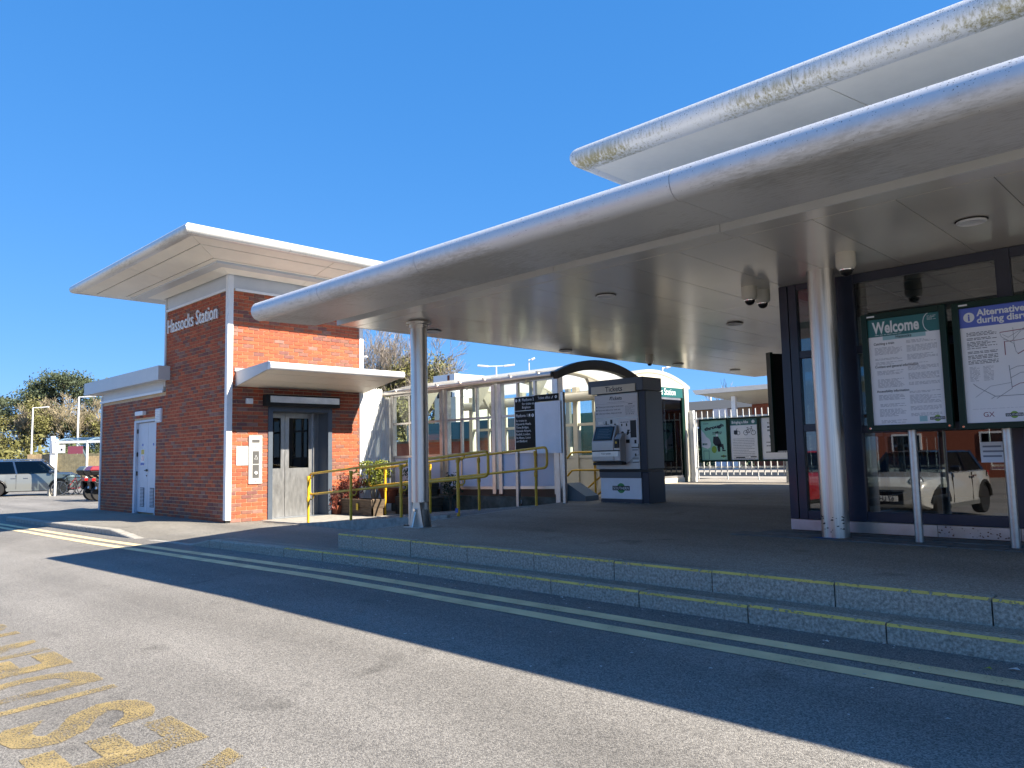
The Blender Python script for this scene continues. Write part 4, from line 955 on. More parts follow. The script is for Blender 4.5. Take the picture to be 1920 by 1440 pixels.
net(mr, [(ax, az+.2), (ax+.18, az+.21), (ax+.4, az+.21)], .006); net(mr, [(ax+.03, az+.12), (ax+.03, az)], .007); net(mr, [(ax+.03, az+.115), (ax+.15, az+.12), (ax+.3, az+.16)], .004); net(mr, [(ax+.12, az+.0), (ax+.3, az+.1)], .006)
net(mk, [(ax, az+.2), (ax+.01, az+.16), (ax+.1, az+.09), (ax+.11, az+.02), (ax+.13, az)], .003); net(mk, [(ax+.1, az+.23), (ax+.1, az+.06)], .003); net(mk, [(ax+.02, az+.18), (ax+.06, az+.15), (ax+.2, az+.23)], .003)
net(mk, [(ax+.02, az+.14), (ax+.08, az+.11), (ax+.16, az+.2), (ax+.3, az+.22)], .003)
net(mk, [(ax+.05, 1.86), (ax+.06, 1.66)], .005); net(mk, [(ax+.05, 1.82), (ax+.11, 1.845), (ax+.3, 1.85)], .004); net(mk, [(ax+.055, 1.75), (ax+.13, 1.79), (ax+.3, 1.79)], .004)
net(mr, [(ax+.06, 1.67), (ax+.12, 1.7), (ax+.4, 1.705)], .005)
net(mk, [(P0+.07, 1.72), (P0+.10, 1.69), (P0+.23, 1.60), (P0+.9, 1.605)], .005); net(mk, [(P0+.08, 1.60), (P0+.2, 1.69), (ax+.06, 1.71)], .003); net(mk, [(P0+.24, 1.58), (ax+.06, 1.66)], .004); net(mk, [(P0+.2, 1.58), (P0+.23, 1.6)], .004)
part('red_route_lines', mr, 'print_red', sheet); part('route_lines', mk, 'inkgrey', sheet)
g, kk, ww = MB(), MB(), MB(); roundel(g, kk, ww, (P0+.36, yp, 1.435), X3, Z3, .13, -Y3)
part('roundel_disc', g, 'lime', sheet); part('roundel_bar', kk, 'ink', sheet); part('roundel_name', ww, 'print_w', sheet)
mb = MB(); mb.text('GX', .06, (P0+.13, yp-.001, 1.425), X3, Z3, 'l', .0005); part('operator_initials', mb, 'print_red', sheet)
# a third case seen almost edge-on at the hall's left side
cs = thing('notice_case', (-4.25, 9.05, .3), 'dark notice case seen edge-on beside the hall corner on a steel post', 'notice case')
cmb = MB(); a0 = Vector((-4.34, 8.98, 0)); a1 = Vector((-4.10, 9.42, 0)); dd = (a1-a0).normalized(); nn = Vector((-dd.y, dd.x, 0))
def obox(mb, a, b, nrm, th, z0, z1): mb.hexa([Vector((*(p+nrm*o).xy, z0)) for p, o in ((a, 0), (b, 0), (b, -th), (a, -th))][::1], [Vector((*(p+nrm*o).xy, z1)) for p, o in ((a, 0), (b, 0), (b, -th), (a, -th))]); return mb
part('case_body', obox(cmb, a0, a1, nn, .07, 1.165, 2.37), 'blackm', cs, bevel=.006)
fr = MB(); obox(fr, a0-dd*.012, a0+dd*.03, nn*1.0, .085, 1.15, 2.385); part('case_edge', fr, 'green', cs, bevel=.004)
mb = MB(); q = a0.lerp(a1, .72)-nn*.11; mb.lathe([(.037, .25), (.037, 1.3)], (q.x, q.y, 0), 16); part('post', mb, 'steel_d', cs, smooth=40)

# ------------------------------------------------------------------ ticket machine
MX0, MX1, MYf, MYb = -8.36, -7.30, 10.62, 11.12
tm = thing('ticket_machine', (-7.85, 10.9, .34), 'tall grey ticket machine with touch screen and SOUTHERN roundel on its base', 'ticket machine')
b0 = .30
part('base', MB().box(MX0+.07, MX1, MYf+.02, MYb, b0, .86), 'navy_d', tm, bevel=.008)
part('kick_strip', MB().box(MX0+.06, MX1-.13, MYf+.004, MYf+.0195, .335, .405), 'navy', tm)
wp = part('base_panel', MB().box(MX0+.07, MX1-.14, MYf+.004, MYf+.0195, .41, .76), 'mwhite', tm)
part('base_header', MB().box(MX0+.05, MX1-.14, MYf+.002, MYf+.0195, .765, .86), 'navy_l', tm)
part('shadow_gap', MB().box(MX0+.04, MX1-.008, MYf+.01, MYb-.02, .861, .905), 'black', tm)
part('cabinet', MB().box(MX0+.03, MX1, MYf+.012, MYb, .906, 2.22), 'slate', tm, bevel=.01)
part('side_gasket', MB().box(MX1-.125, MX1-.005, MYf-.002, MYf+.011, .906, 2.22), 'navy_d', tm)
fp = part('front_plate', MB().box(MX0, MX1-.14, MYf-.012, MYf+.0115, .91, 2.20), 'machine', tm, bevel=.006)
part('top_hood', MB().box(MX0-.10, MX1-.0, MYf-.06, MYb, 2.225, 2.45), 'navy_l', tm, bevel=.008, label='slate blue overhanging hood')
part('hood_sign', MB().box(MX0-.02, MX1-.145, MYf-.075, MYf-.0605, 2.215, 2.345), 'cream', tm)
mb = MB(); hs = .085/max(p[1] for p in glyphs('T')[0]); mb.text('Tickets', hs, ((MX0+MX1)/2-.06, MYf-.0755, 2.24), X3, Z3, 'c', .001, bold=.012); part('hood_lettering', mb, 'ink', tm)
yf_ = MYf-.012
hp = part('header_panel', MB().box(MX0+.02, MX1-.155, yf_-.006, yf_-.0005, 1.80, 2.18), 'mpanel', tm)
mb = MB(); s = .058/max(p[1] for p in glyphs('T')[0]); y_ = yf_-.0065
mb.text('Tickets', s, ((MX0+MX1)/2-.06, y_, 2.095), X3, Z3, 'c', .0006, bold=.02)
s2 = .026/max(p[1] for p in glyphs('T')[0])
for i, tx in enumerate(('Choose your ticket using the touch screen', 'Pay by cash, debit card or credit card', 'Collect your tickets, change and receipt')):
    mb.text(tx, s2, (MX0+.085, y_, 1.975-i*.057), X3, Z3, 'l', .0005, sx=.82)
    mb.box(MX0+.04, MX0+.062, y_-.001, y_, 1.975-i*.057, 1.998-i*.057)
mb.box(MX1-.34, MX1-.25, y_-.001, y_, 2.005, 2.017); mb.prism([(MX0+.33, 2.10), (MX0+.345, 2.10), (MX0+.365, 2.145), (MX0+.35, 2.145)], 'y', y_-.001, y_)
for i in range(5): mb.box(MX1-.39+i*.035, MX1-.375+i*.035, y_-.001, y_, 1.835, 1.85)
part('header_lettering', mb, 'ink', hp)
mb = MB(); rows(mb, MX1-.40, MX1-.2, 1.975, 8, .016, .006, y_-.0005, rng); rows(mb, MX0+.28, MX0+.68, 2.055, 1, .01, .006, y_-.0005, rng); mb.box(MX0+.04, MX1-.18, y_-.0008, y_, 2.035, 2.038)
part('small_print', mb, 'inkgrey', hp, kind='stuff')
mb = MB(); mb.prism([(MX0+.50, 1.77), (MX1-.16, 1.77), (MX1-.16, 1.17), (MX0+.66, 1.02), (MX0+.50, 1.02)], 'y', yf_-.005, yf_-.0005); ip = part('instruction_panel', mb, 'mpanel', tm)
y2 = yf_-.0055; part('reader_window', MB().box(MX1-.31, MX1-.19, y2-.001, y2, 1.44, 1.73), 'black', ip); mb = MB()
def disc(mb, x, z, r, y, n=16): mb.add([(x+r*math.cos(2*math.pi*k/n), y, z+r*math.sin(2*math.pi*k/n)) for k in range(n)], [tuple(range(n))[::-1]])
disc(mb, MX0+.585, 1.52, .032, y2-.0008); disc(mb, MX0+.70, 1.525, .028, y2-.0008); mb.box(MX0+.67, MX0+.70, y2-.001, y2, 1.485, 1.51); mb.box(MX0+.685, MX0+.735, y2-.001, y2, 1.55, 1.575); mb.box(MX0+.735, MX0+.76, y2-.001, y2, 1.515, 1.53)
for x, z, a, b in ((.575, 1.66, .012, .02), (.675, 1.66, .012, .025), (.69, 1.38, .038, .03), (.845, 1.37, .02, .03), (.535, 1.44, .01, .02)): mb.box(MX0+x-a, MX0+x+a, y2-.001, y2, z-b, z+b)
mb.box(MX0+.77, MX0+.90, y2-.012, y2, 1.265, 1.28); mb.box(MX0+.80, MX0+.87, y2-.001, y2, 1.285, 1.31); mb.box(MX0+.825, MX0+.855, y2-.001, y2, 1.13, 1.17); mb.box(MX0+.90, MX0+.91, y2-.001, y2, .99+.27, 1.33)
part('slot_marks', mb, 'black', ip, kind='stuff')
mb = MB(); mb.box(MX0+.765, MX0+.895, y2-.003, y2, 1.266, 1.33); mb.box(MX0+.78, MX0+.90, y2-.003, y2, 1.02, 1.06); part('card_slot', mb, 'print_w', ip)
mb = MB(); mb.box(MX0+.775, MX0+.905, y2-.004, y2-.0032, 1.02, 1.034); mb.box(MX0+.775, MX0+.89, y2-.001, y2, 1.225, 1.237); mb.box(MX0+.775, MX0+.90, y2-.001, y2, 1.088, 1.10); rows(mb, MX0+.55, MX0+.72, 1.70, 1, .01, .012, y2-.001, rng); rows(mb, MX0+.67, MX0+.76, .965+.06, 1, .01, .008, y2-.001, rng); part('small_print', mb, 'ink', ip)
mb = MB(); mb.box(MX0+.07, MX0+.17, yf_-.003, yf_-.0005, 1.685, 1.735); part('sticker', mb, 'print_w', fp)
mb = MB(); mb.box(MX0+.33, MX0+.375, yf_-.003, yf_-.0005, 1.69, 1.76); disc(mb, MX0+.24, 1.70, .016, yf_-.002); disc(mb, MX0+.43, 1.675, .018, yf_-.002); mb.box(MX0+.23, MX0+.25, yf_-.003, yf_-.0005, 1.71, 1.74); rows(mb, MX0+.20, MX0+.30, 1.675, 1, .01, .012, yf_-.002, rng); part('pictogram', mb, 'black', fp)
# projecting console with the sloping screen and the tray
yc = yf_-.16
mb = MB(); mb.prism([(yf_-.001, 1.02), (yc, 1.05), (yc, 1.38), (yf_-.04, 1.66), (yf_-.001, 1.66)], 'x', MX0+.03, MX0+.50)
mb.prism([(yf_-.001, 1.02), (yc, 1.05), (yc, 1.40), (yf_-.06, 1.52), (yf_-.001, 1.52)], 'x', MX0+.5005, MX0+.64); co = part('console', mb, 'machine', tm, bevel=.012)
sd = Vector((0, .12, .28)).normalized(); sn = Vector((1, 0, 0)).cross(sd)
def onslope(mb, x0, x1, t0, t1, off, th=.004):
    o = Vector((0, yc, 1.38))
    P = [Vector((x, 0, 0))+o+sd*t+sn*off for x, t in ((x0, t0), (x1, t0), (x1, t1), (x0, t1))]
    return mb.hexa([p-sn*th for p in P], P)
part('screen_bezel', onslope(MB(), MX0+.06, MX0+.46, .025, .285, .006, .008), 'black', co)
sc = part('screen', onslope(MB(), MX0+.085, MX0+.435, .045, .265, .009, .003), 'screen', co)
mb = MB()
for i in range(6): onslope(mb, MX0+.14, MX0+.40-(.04 if i % 2 else 0), .07+i*.03, .08+i*.03, .0105, .001)
part('screen_rows', mb, 'slate', sc)
mb = MB(); mb.box(MX0+.53, MX0+.62, yc-.02, yc-.001, 1.27, 1.42); kp = part('card_reader', mb, 'black', co); part('reader_mark', MB().box(MX0+.555, MX0+.59, yc-.023, yc-.0205, 1.345, 1.38), 'platey', kp)
part('ticket_tray', MB().box(MX0+.04, MX0+.60, yc-.006, yc-.0005, 1.13, 1.215), 'steel_d', co); part('tray_hood', MB().box(MX0+.04, MX0+.63, yc-.012, yc-.0005, 1.216, 1.235), 'blackm', co)
mb = MB(); s3 = .028/max(p[1] for p in glyphs('T')[0]); mb.text('Your tickets', s3, (MX0+.34, yc-.0065, 1.165), X3, Z3, 'c', .0005, bold=.01); part('tray_lettering', mb, 'ink', co)
part('console_base', MB().box(MX0+.03, MX0+.64, yc+.03, yf_-.0005, .985, 1.03), 'black', co)
mb = MB(); mb.box(MX0+.395, MX0+.47, yf_-.05, yf_-.04, 1.625, 1.655); part('sticker', mb, 'print_w', co)
g, kk, ww = MB(), MB(), MB(); roundel(g, kk, ww, ((MX0+MX1)/2-.03, MYf+.004, .59), X3, Z3, .36, -Y3)
part('roundel_disc', g, 'logog', wp); part('roundel_bar', kk, 'black', wp); part('roundel_name', ww, 'print_w', wp)
mb = MB(); rng2 = random.Random(4)
for i in range(70):
    a = rng2.uniform(0, 1); x = MX0+.02+a*1.15; y = MYf-rng2.uniform(-.0, .05); s = rng2.uniform(.006, .018)
    mb.quad((x-s, y-s*.5, slab_z(y)+.006), (x+s, y-s*.4, slab_z(y)+.006), (x+s*.7, y+s*.5, slab_z(y)+.012), (x-s*.6, y+s*.4, slab_z(y)+.008))
part('grout_rubble', mb, 'kerb_pale', tm, kind='stuff')

# ------------------------------------------------------------------ wayfinding sign
sg = thing('wayfinding_sign', (-9.4, 10.22, .3), 'platform and ticket office direction sign, black and blank white boards on steel posts', 'sign')
SY = 10.2
for x, z0, z1 in ((-9.925, .2, 2.25), (-8.785, .3, 2.285)): part('post', MB().box(x-.035, x+.035, SY+.012, SY+.07, z0, z1), 'steel_d', sg, bevel=.008)
b1 = part('platform_board', MB().box(-9.915, -9.42, SY-.012, SY+.0115, 2.005, 2.255), 'signblack', sg)
b2 = part('platform_board', MB().box(-9.915, -9.42, SY-.012, SY+.0115, 1.28, 1.995), 'signblack', sg)
b3 = part('office_board', MB().box(-9.41, -8.845, SY-.012, SY+.0115, 2.14, 2.265), 'signblack', sg)
part('blank_board', MB().box(-9.41, -8.80, SY-.010, SY+.0115, 1.21, 2.132), 'mwhite', sg)
mb = MB()
for z in (2.0, 2.26, 1.274): mb.box(-9.918, -9.417, SY-.013, SY-.009, z-.004, z+.004)
part('board_trim', mb, 'mwhite', sg)
y_ = SY-.0125
def arrow(mb, x, z, r, ang):
    n = 20; ri = r*.0
    mb.add([(x+r*math.cos(2*math.pi*k/n), y_-.0005, z+r*math.sin(2*math.pi*k/n)) for k in range(n)], [tuple(range(n))[::-1]])
def arrow_mark(mb, x, z, r, ang):
    c, s_ = math.cos(ang), math.sin(ang)
    def P(u, v): return (x+(u*c-v*s_)*r, y_-.0012, z+(u*s_+v*c)*r)
    mb.add([P(-.6, -.12), P(.1, -.12), P(.1, .12), P(-.6, .12), P(.0, -.45), P(.65, 0), P(.0, .45)], [(0, 1, 2, 3), (4, 5, 6)])
def train(mb, x, z, h):
    for a, b, c, d in ((-.3, .3, .35, 1.0), (-.3, -.18, 0, .3), (.18, .3, 0, .3), (-.38, .38, .28, .36)): mb.box(x+a*h, x+b*h, y_-.001, y_, z+c*h, z+d*h)
mw, mk = MB(), MB(); s = .05/max(p[1] for p in glyphs('P')[0])
mw.text('Platform 2', s, (-9.725, y_, 2.175), X3, Z3, 'l', .0006, sx=.98); mw.text('for trains to', s*.85, (-9.725, y_, 2.105), X3, Z3, 'l', .0006); mw.text('Brighton', s*.85, (-9.725, y_, 2.04), X3, Z3, 'l', .0006)
arrow(mw, -9.875, 2.195, .026, 0); arrow_mark(mk, -9.875, 2.195, .026, math.pi); train(mw, -9.79, 2.165, .06); part('sign_lettering', mw, 'print_w', b1); part('arrow_mark', mk, 'signblack', b1)
mw, mk = MB(), MB(); mw.text('Platform 1', s*1.05, (-9.89, y_, 1.885), X3, Z3, 'l', .0006, sx=.95)
for i, tx in enumerate(('for trains to', 'Haywards Heath,', 'Three Bridges,', 'Gatwick Airport,', 'Redhill, London,', 'St Albans, Luton', 'and Bedford')): mw.text(tx, s*.82, (-9.89, y_, 1.80-i*.063), X3, Z3, 'l', .0006, sx=.92)
arrow(mw, -9.465, 1.905, .03, 0); arrow_mark(mk, -9.465, 1.905, .03, math.pi/2); train(mw, -9.545, 1.875, .06); part('sign_lettering', mw, 'print_w', b2); part('arrow_mark', mk, 'signblack', b2)
mw, mk = MB(), MB(); mw.text('Ticket office', s*.9, (-9.33, y_, 2.185), X3, Z3, 'l', .0006, sx=.92); arrow(mw, -8.895, 2.205, .026, 0); arrow_mark(mk, -8.895, 2.205, .026, 0); mw.prism([(-9.0, 2.18), (-8.985, 2.18), (-8.96, 2.225), (-8.975, 2.225)], 'y', y_-.001, y_); part('sign_lettering', mw, 'print_w', b3); part('arrow_mark', mk, 'signblack', b3)

# ------------------------------------------------------------------ yellow handrails
def arc_pts(c, a, b, r, n=6):
    """rounded corner at c between directions a (incoming from) and b (outgoing to)"""
    c = Vector(c); a = Vector(a).normalized(); b = Vector(b).normalized()
    return [c+a*r*(1-t)**2+b*r*t**2 for t in [i/n for i in range(n+1)]]
def rail_loop(t, x0, x1, y, top0, top1, low0, low1, r=.0215):
    d = Vector((x1-x0, 0, top1-top0)).normalized(); dl = Vector((x1-x0, 0, low1-low0)).normalized()
    TL, TR, BL, BR_ = Vector((x0, y, top0)), Vector((x1, y, top1)), Vector((x0, y, low0)), Vector((x1, y, low1))
    k = .09
    mb = MB(); mb.tube([TL+d*k, TR-d*k], r, 10, False); part('top_rail', mb, 'yellow', t, smooth=50)
    mb = MB(); mb.tube([BL+dl*k, BR_-dl*k], r, 10, False); part('mid_rail', mb, 'yellow', t, smooth=50)
    for (C, D, s) in ((TR, BR_, 1), (TL, BL, -1)):
        pts = arc_pts(C, -d*s, D-C, k)+arc_pts(D, C-D, -dl*s, k)
        mb = MB(); mb.tube(pts, r, 10, False); part('end_return', mb, 'yellow', t, smooth=60)
def rail_post(t, x, y, z0, zt, zm, bend, sgn):
    mb = MB(); mb.tube([(x, y, z0), (x, y, zt-.065)], .024, 12); part('post', mb, 'yellow', t, smooth=40)
    for z in (zt-.075, zm-.085):
        mb = MB(); mb.lathe([(.031, 0), (.033, .01), (.033, .07), (.031, .08)], (x, y, z-.045), 12)
        q = [(x, y, z), (x+.05, y+sgn*.035, z-.005), (x+.075, y+sgn*.06, z+.025), (x+.078, y+sgn*.062, (zt if z > zm else zm)-.015)]
        part('clamp', mb, 'yellow', t, smooth=40); mb = MB(); mb.tube(q, .0125, 8); part('rail_bracket', mb, 'yellow', t, smooth=40)
y_n, sg_ = 7.60, .062
h1 = thing('handrail', (-10.5, 7.6, .1), 'nearer yellow tubular handrail beside the ramp, ending behind the steel column', 'handrail')
f_t = lambda x: .92+(x+12.86)*(1.25-.92)/4.8; f_m = lambda x: .535+(x+12.86)*(.89-.535)/4.8
rail_loop(h1, -12.90, -8.02, y_n+sg_, f_t(-12.9), f_t(-8.02), f_m(-12.9), f_m(-8.02))
for x in (-12.84, -11.43, -10.0, -8.61): rail_post(h1, x, y_n, ramp_z(x)-.02, f_t(x), f_m(x), 1, 1)
mb = MB(); mb.box(-8.65, -8.59, y_n-.027, y_n-.0245, .355, .42); part('sticker', mb, 'eublue', h1)
h2 = thing('handrail', (-11, 9.6, .1), 'farther yellow tubular handrail in front of the platform direction sign', 'handrail')
g_t = lambda x: .95+(x+13.6)*(1.31-.95)/5.0; g_m = lambda x: .60+(x+13.6)*(.965-.60)/5.0
rail_loop(h2, -13.65, -8.56, 9.6-sg_, g_t(-13.65), g_t(-8.56), g_m(-13.65), g_m(-8.56))
for x in (-13.17, -11.7, -10.30, -8.88): rail_post(h2, x, 9.6, ramp_z(x)-.02, g_t(x), g_m(x), 1, -1)

# ------------------------------------------------------------------ steel palisade between tower and shelter
pf = thing('palisade_fence', (-14.4, 10.2, 0), 'tall close white steel palisade between lift tower and glazed shelter', 'fence')
for i in range(12):
    y0 = 9.93+i*.066; zt = 2.78 if i < 8 else 2.60
    mb = MB(); mb.prism([(y0, -.1), (y0+.054, -.1), (y0+.054, zt-.04), (y0+.04, zt), (y0+.014, zt), (y0, zt-.04)], 'x', -14.44, -14.425); mb.box(-14.425, -14.405, y0+.02, y0+.034, -.1, zt-.05)
    part('pale', mb, 'whitep', pf)
for z in (.4, 2.2): part('fence_rail', MB().box(-14.49, -14.441, 9.9, 10.72, z, z+.05), 'whitep', pf)

# ------------------------------------------------------------------ glazed shelter over the subway stairs
sh = thing('glazed_shelter', (-12, 11.8, 0), 'long stainless framed glazed shelter with barrel roof behind the ramp', 'shelter')
SX0, SX1, SY0, SY1 = -14.28, -9.22, 10.62, 13.05
def sill(x): return .50+(x+14.28)*.016
def mid(x): return 1.185+(x+14.28)*.012
EZ = 2.56
mb = MB(); mb.hexa([(SX0, SY0-.04, -.2), (SX1+.05, SY0-.04, -.2), (SX1+.05, SY0+.16, -.2), (SX0, SY0+.16, -.2)], [(SX0, SY0-.04, .36), (SX1+.05, SY0-.04, .40), (SX1+.05, SY0+.16, .40), (SX0, SY0+.16, .36)]); part('plinth_wall', mb, 'conc', sh)
mb = MB(); mb.hexa([(SX0, SY0-.02, .37), (SX1, SY0-.02, .41), (SX1, SY0+.1, .41), (SX0, SY0+.1, .37)], [(SX0, SY0-.02, sill(SX0)-.03), (SX1, SY0-.02, sill(SX1)-.03), (SX1, SY0+.1, sill(SX1)-.03), (SX0, SY0+.1, sill(SX0)-.03)]); part('sill_flashing', mb, 'wire', sh)
bays = [(-14.18, -12.47), (-12.36, -10.92), (-10.70, -9.33)]
posts = [-14.24, -12.50, -12.34, -10.90, -10.72, -9.27]
for x in posts: part('post', MB().box(x-.05, x+.05, SY0-.05, SY0+.06, sill(x)-.12, EZ+.10), 'alu', sh, bevel=.006)
for bi, (a, b) in enumerate(bays):
    n = 3; w_ = (b-a)/n
    ins = [a+w_*i for i in range(n+1)]
    for x in ins[1:-1]: part('glazing_bar', MB().box(x-.022, x+.022, SY0-.03, SY0+.03, sill(x), EZ+.05), 'alu', sh)
    for nm, f, h in (('transom', lambda x: sill(x)-.02, .05), ('transom', lambda x: mid(x)-.01, .05), ('transom', lambda x: 1.93, .045), ('head_rail', lambda x: EZ+.02, .06)):
        mb = MB(); mb.hexa([(a, SY0-.036, f(a)), (b, SY0-.036, f(b)), (b, SY0+.036, f(b)), (a, SY0+.036, f(a))], [(a, SY0-.036, f(a)+h), (b, SY0-.036, f(b)+h), (b, SY0+.036, f(b)+h), (a, SY0+.036, f(a)+h)]); part(nm, mb, 'alu', sh)
    for i in range(n):
        p, q = ins[i]+.022, ins[i+1]-.022
        mb = MB(); mb.hexa([(p, SY0-.012, sill(p)+.03), (q, SY0-.012, sill(q)+.03), (q, SY0+.012, sill(q)+.03), (p, SY0+.012, sill(p)+.03)], [(p, SY0-.012, mid(p)-.01), (q, SY0-.012, mid(q)-.01), (q, SY0+.012, mid(q)-.01), (p, SY0+.012, mid(p)-.01)]); part('panel', mb, 'pvc', sh)
        for z0, z1 in ((mid(p)+.04, 1.93), (1.975, EZ+.02)): part('window_pane', MB().box(p, q, SY0-.004, SY0+.004, z0, z1), 'glass', sh)
# far side of the shelter
for x in (-14.2, -12.45, -10.8, -9.3): part('post', MB().box(x-.06, x+.06, SY1-.06, SY1+.06, -.2, EZ+.1), 'cream', sh)
for z in (.42, 1.1, 1.8, 2.5): part('transom', MB().box(SX0, SX1, SY1-.03, SY1+.03, z, z+.06), 'cream', sh)
for x in (-13.6, -13.0, -11.9, -11.35, -10.3, -9.8): part('glazing_bar', MB().box(x-.025, x+.025, SY1-.025, SY1+.025, .42, 2.5), 'cream', sh)
part('window_pane', MB().box(SX0, SX1, SY1-.003, SY1+.003, 1.16, 2.5), 'glass', sh); part('panel', MB().box(SX0, SX1, SY1-.01, SY1+.01, -.2, 1.1), 'cream', sh)
# barrel roof
def arch(y0, y1, z0, rise, n=14): return [(y0+(y1-y0)*i/n, z0+rise*(1-(2*i/n-1)**2)) for i in range(n+1)]
o_ = arch(SY0-.10, SY1+.10, EZ+.12, .27); i_ = arch(SY0-.10, SY1+.10, EZ+.09, .25)
mb = MB(); mb.prism(o_+i_[::-1], 'x', SX0-.2, SX1-.02); part('barrel_roof', mb, 'roofpoly', sh, smooth=30)
o2 = arch(SY0-.13, SY1+.13, EZ+.14, .30); i2 = arch(SY0-.09, SY1+.09, EZ+.01, .24)
mb = MB(); mb.prism(o2+i2[::-1], 'x', SX1-.019, SX1+.10); part('roof_end_hoop', mb, 'black', sh, smooth=30)
mb = MB(); mb.tube([(SX0-.2, SY0-.11, EZ+.10), (SX1-.03, SY0-.11, EZ+.10)], .055, 12); part('gutter', mb, 'alu', sh, smooth=40)
for x in frange(-14.0, -9.6, 6):
    mb = MB(); mb.box(x-.02, x+.02, SY0-.16, SY0+.3, EZ+.155, EZ+.185); part('roof_clip', mb, 'alu', sh)
for x in (-13.3, -11.62, -10.0):
    mb = MB(); q = [(x, y, z-.06) for y, z in i_]; mb.tube(q, .05, 6); part('roof_rib', mb, 'cream', sh)
    for y, s in ((SY0+.1, 1), (SY1-.1, -1)): part('haunch', MB().prism([(y, EZ+.08), (y, 2.1), (y+s*.06, 2.1), (y+s*.55, EZ+.24)], 'x', x-.04, x+.04), 'cream', sh)
mb = MB(); mb.tube([(SX0, SY1-.2, 2.42), (SX1, SY1-.2, 2.42)], .10, 10); part('air_duct', mb, 'cream', sh, smooth=40)
part('stair_floor', MB().box(SX0, -9.26, SY0+.16, SY1, -.2, .2), 'slab', sh)
part('corner_post', MB().box(SX1-.06, SX1+.06, SY0-.07, SY0+.08, .3, EZ+.14), 'alu', sh, bevel=.01)
mb = MB(); mb.lathe([(.05, 0), (.05, .03), (.03, .06)], (-10.2, SY0-.05, .30), 12, (0, -1, 0)); part('wall_lamp', mb, 'print_w', sh)
# yellow stair rails
h3 = thing('handrail', (-9.6, 12.2, .35), 'yellow stair handrail descending behind the ticket machine', 'handrail')
YR = 12.1
for z in (1.22, .86):
    mb = MB(); mb.tube([(-10.30, YR, z-.12), (-10.18, YR, z-.01), (-10.08, YR, z), (-8.9, YR, z)], .0215, 8); part('rail', mb, 'yellow', h3, smooth=50)
for z in (.0, -.33):
    mb = MB(); mb.tube([(-10.2, YR+.1, .26+z*.8), (-9.2, YR+.1, .95+z)], .02, 8); part('stair_rail', mb, 'yellow', h3, smooth=50)
for x in (-9.62, -8.95):
    mb = MB(); mb.tube([(x, YR+.05, .3), (x, YR+.05, 1.17)], .024, 10); part('post', mb, 'yellow', h3, smooth=40)
tr = thing('grit_box', (-9.55, 11.2, .33), 'grey wedge-shaped metal box on the ground by the shelter corner', 'box')
mb = MB(); mb.prism([(-9.15, .33), (-8.72, .33), (-8.72, .43), (-9.15, .66)], 'y', 10.72, 11.1); part('box_body', mb, 'slate', tr)

# ------------------------------------------------------------------ station entrance with arched gable
en = thing('station_entrance', (-11.6, 17, .35), 'cream arched station entrance with teal Station sign and dark glass door', 'entrance')
GX, GY0, GY1 = -11.2, 15.1, 18.30; gz = 2.93
ar = arch(GY0, GY1, gz, .36, 18)
mb = MB(); mb.prism(ar+[(GY1, 2.90), (GY0, 2.90)], 'x', GX-.06, GX); part('gable_panel', mb, 'cream', en)
mb = MB(); mb.prism(arch(GY0-.08, GY1+.08, gz+.03, .37, 18)+arch(GY0-.08, GY1+.08, gz-.03, .36, 18)[::-1], 'x', GX-3.5, GX+.05); part('arched_roof', mb, 'roofpoly', en, smooth=30)
part('sign_band', MB().box(GX-.05, GX+.012, GY0+.1, 18.05, 2.64, 2.90), 'greensign', en)
mb = MB(); s = .17/max(p[1] for p in glyphs('S')[0]); mb.text('Hassocks Station', s, (GX+.0125, 17.70, 2.70), Y3, Z3, 'r', .001, sx=.80); part('sign_lettering', mb, 'print_w', en)
for y in (GY0+.05, 18.19): part('corner_post', MB().box(GX-.1, GX+.05, y-.1, y+.1, .3, 2.93), 'cream', en, bevel=.01)
part('door_post', MB().box(GX-.04, GX+.03, 17.98, 18.07, .36, 2.64), 'green', en)
part('door_post', MB().box(GX-.04, GX+.03, 16.0, 16.08, .36, 2.64), 'green', en)
dd_ = part('glass_door', MB().box(GX-.02, GX-.005, 16.9, 17.97, .56, 2.58), 'glass_l', en); part('door_rail', MB().box(GX-.03, GX+.0, 16.08, 17.97, .50, .56), 'alu', dd_); part('door_rail', MB().box(GX-.03, GX+.0, 16.08, 17.97, 2.58, 2.64), 'alu', dd_); part('door_rail', MB().box(GX-.03, GX+.0, 16.88, 16.93, .56, 2.58), 'alu', dd_)
part('glass_door', MB().box(GX-.02, GX-.005, 16.08, 16.87, .56, 2.58), 'glass_l', en)
part('threshold', MB().box(GX-.1, GX+.02, GY0, 18.1, .3, .50), 'cream', en)
for y in (GY0+.05, 18.25):
    for x in (GX-1.6, GX-3.2): part('post', MB().box(x-.06, x+.06, y-.05, y+.05, .2, 2.9), 'cream', en)
    part('side_panel', MB().box(GX-3.2, GX-.1, y-.012, y+.012, .2, 1.1), 'cream', en); part('side_pane', MB().box(GX-3.2, GX-.1, y-.004, y+.004, 1.1, 2.88), 'glass', en); part('side_rail', MB().box(GX-3.2, GX-.1, y-.03, y+.03, 1.1, 1.15), 'cream', en)
part('rear_wall', MB().box(GX-3.4, GX-3.2, GY0+.1, 18.24, .3, 1.9), 'redbrick', en)

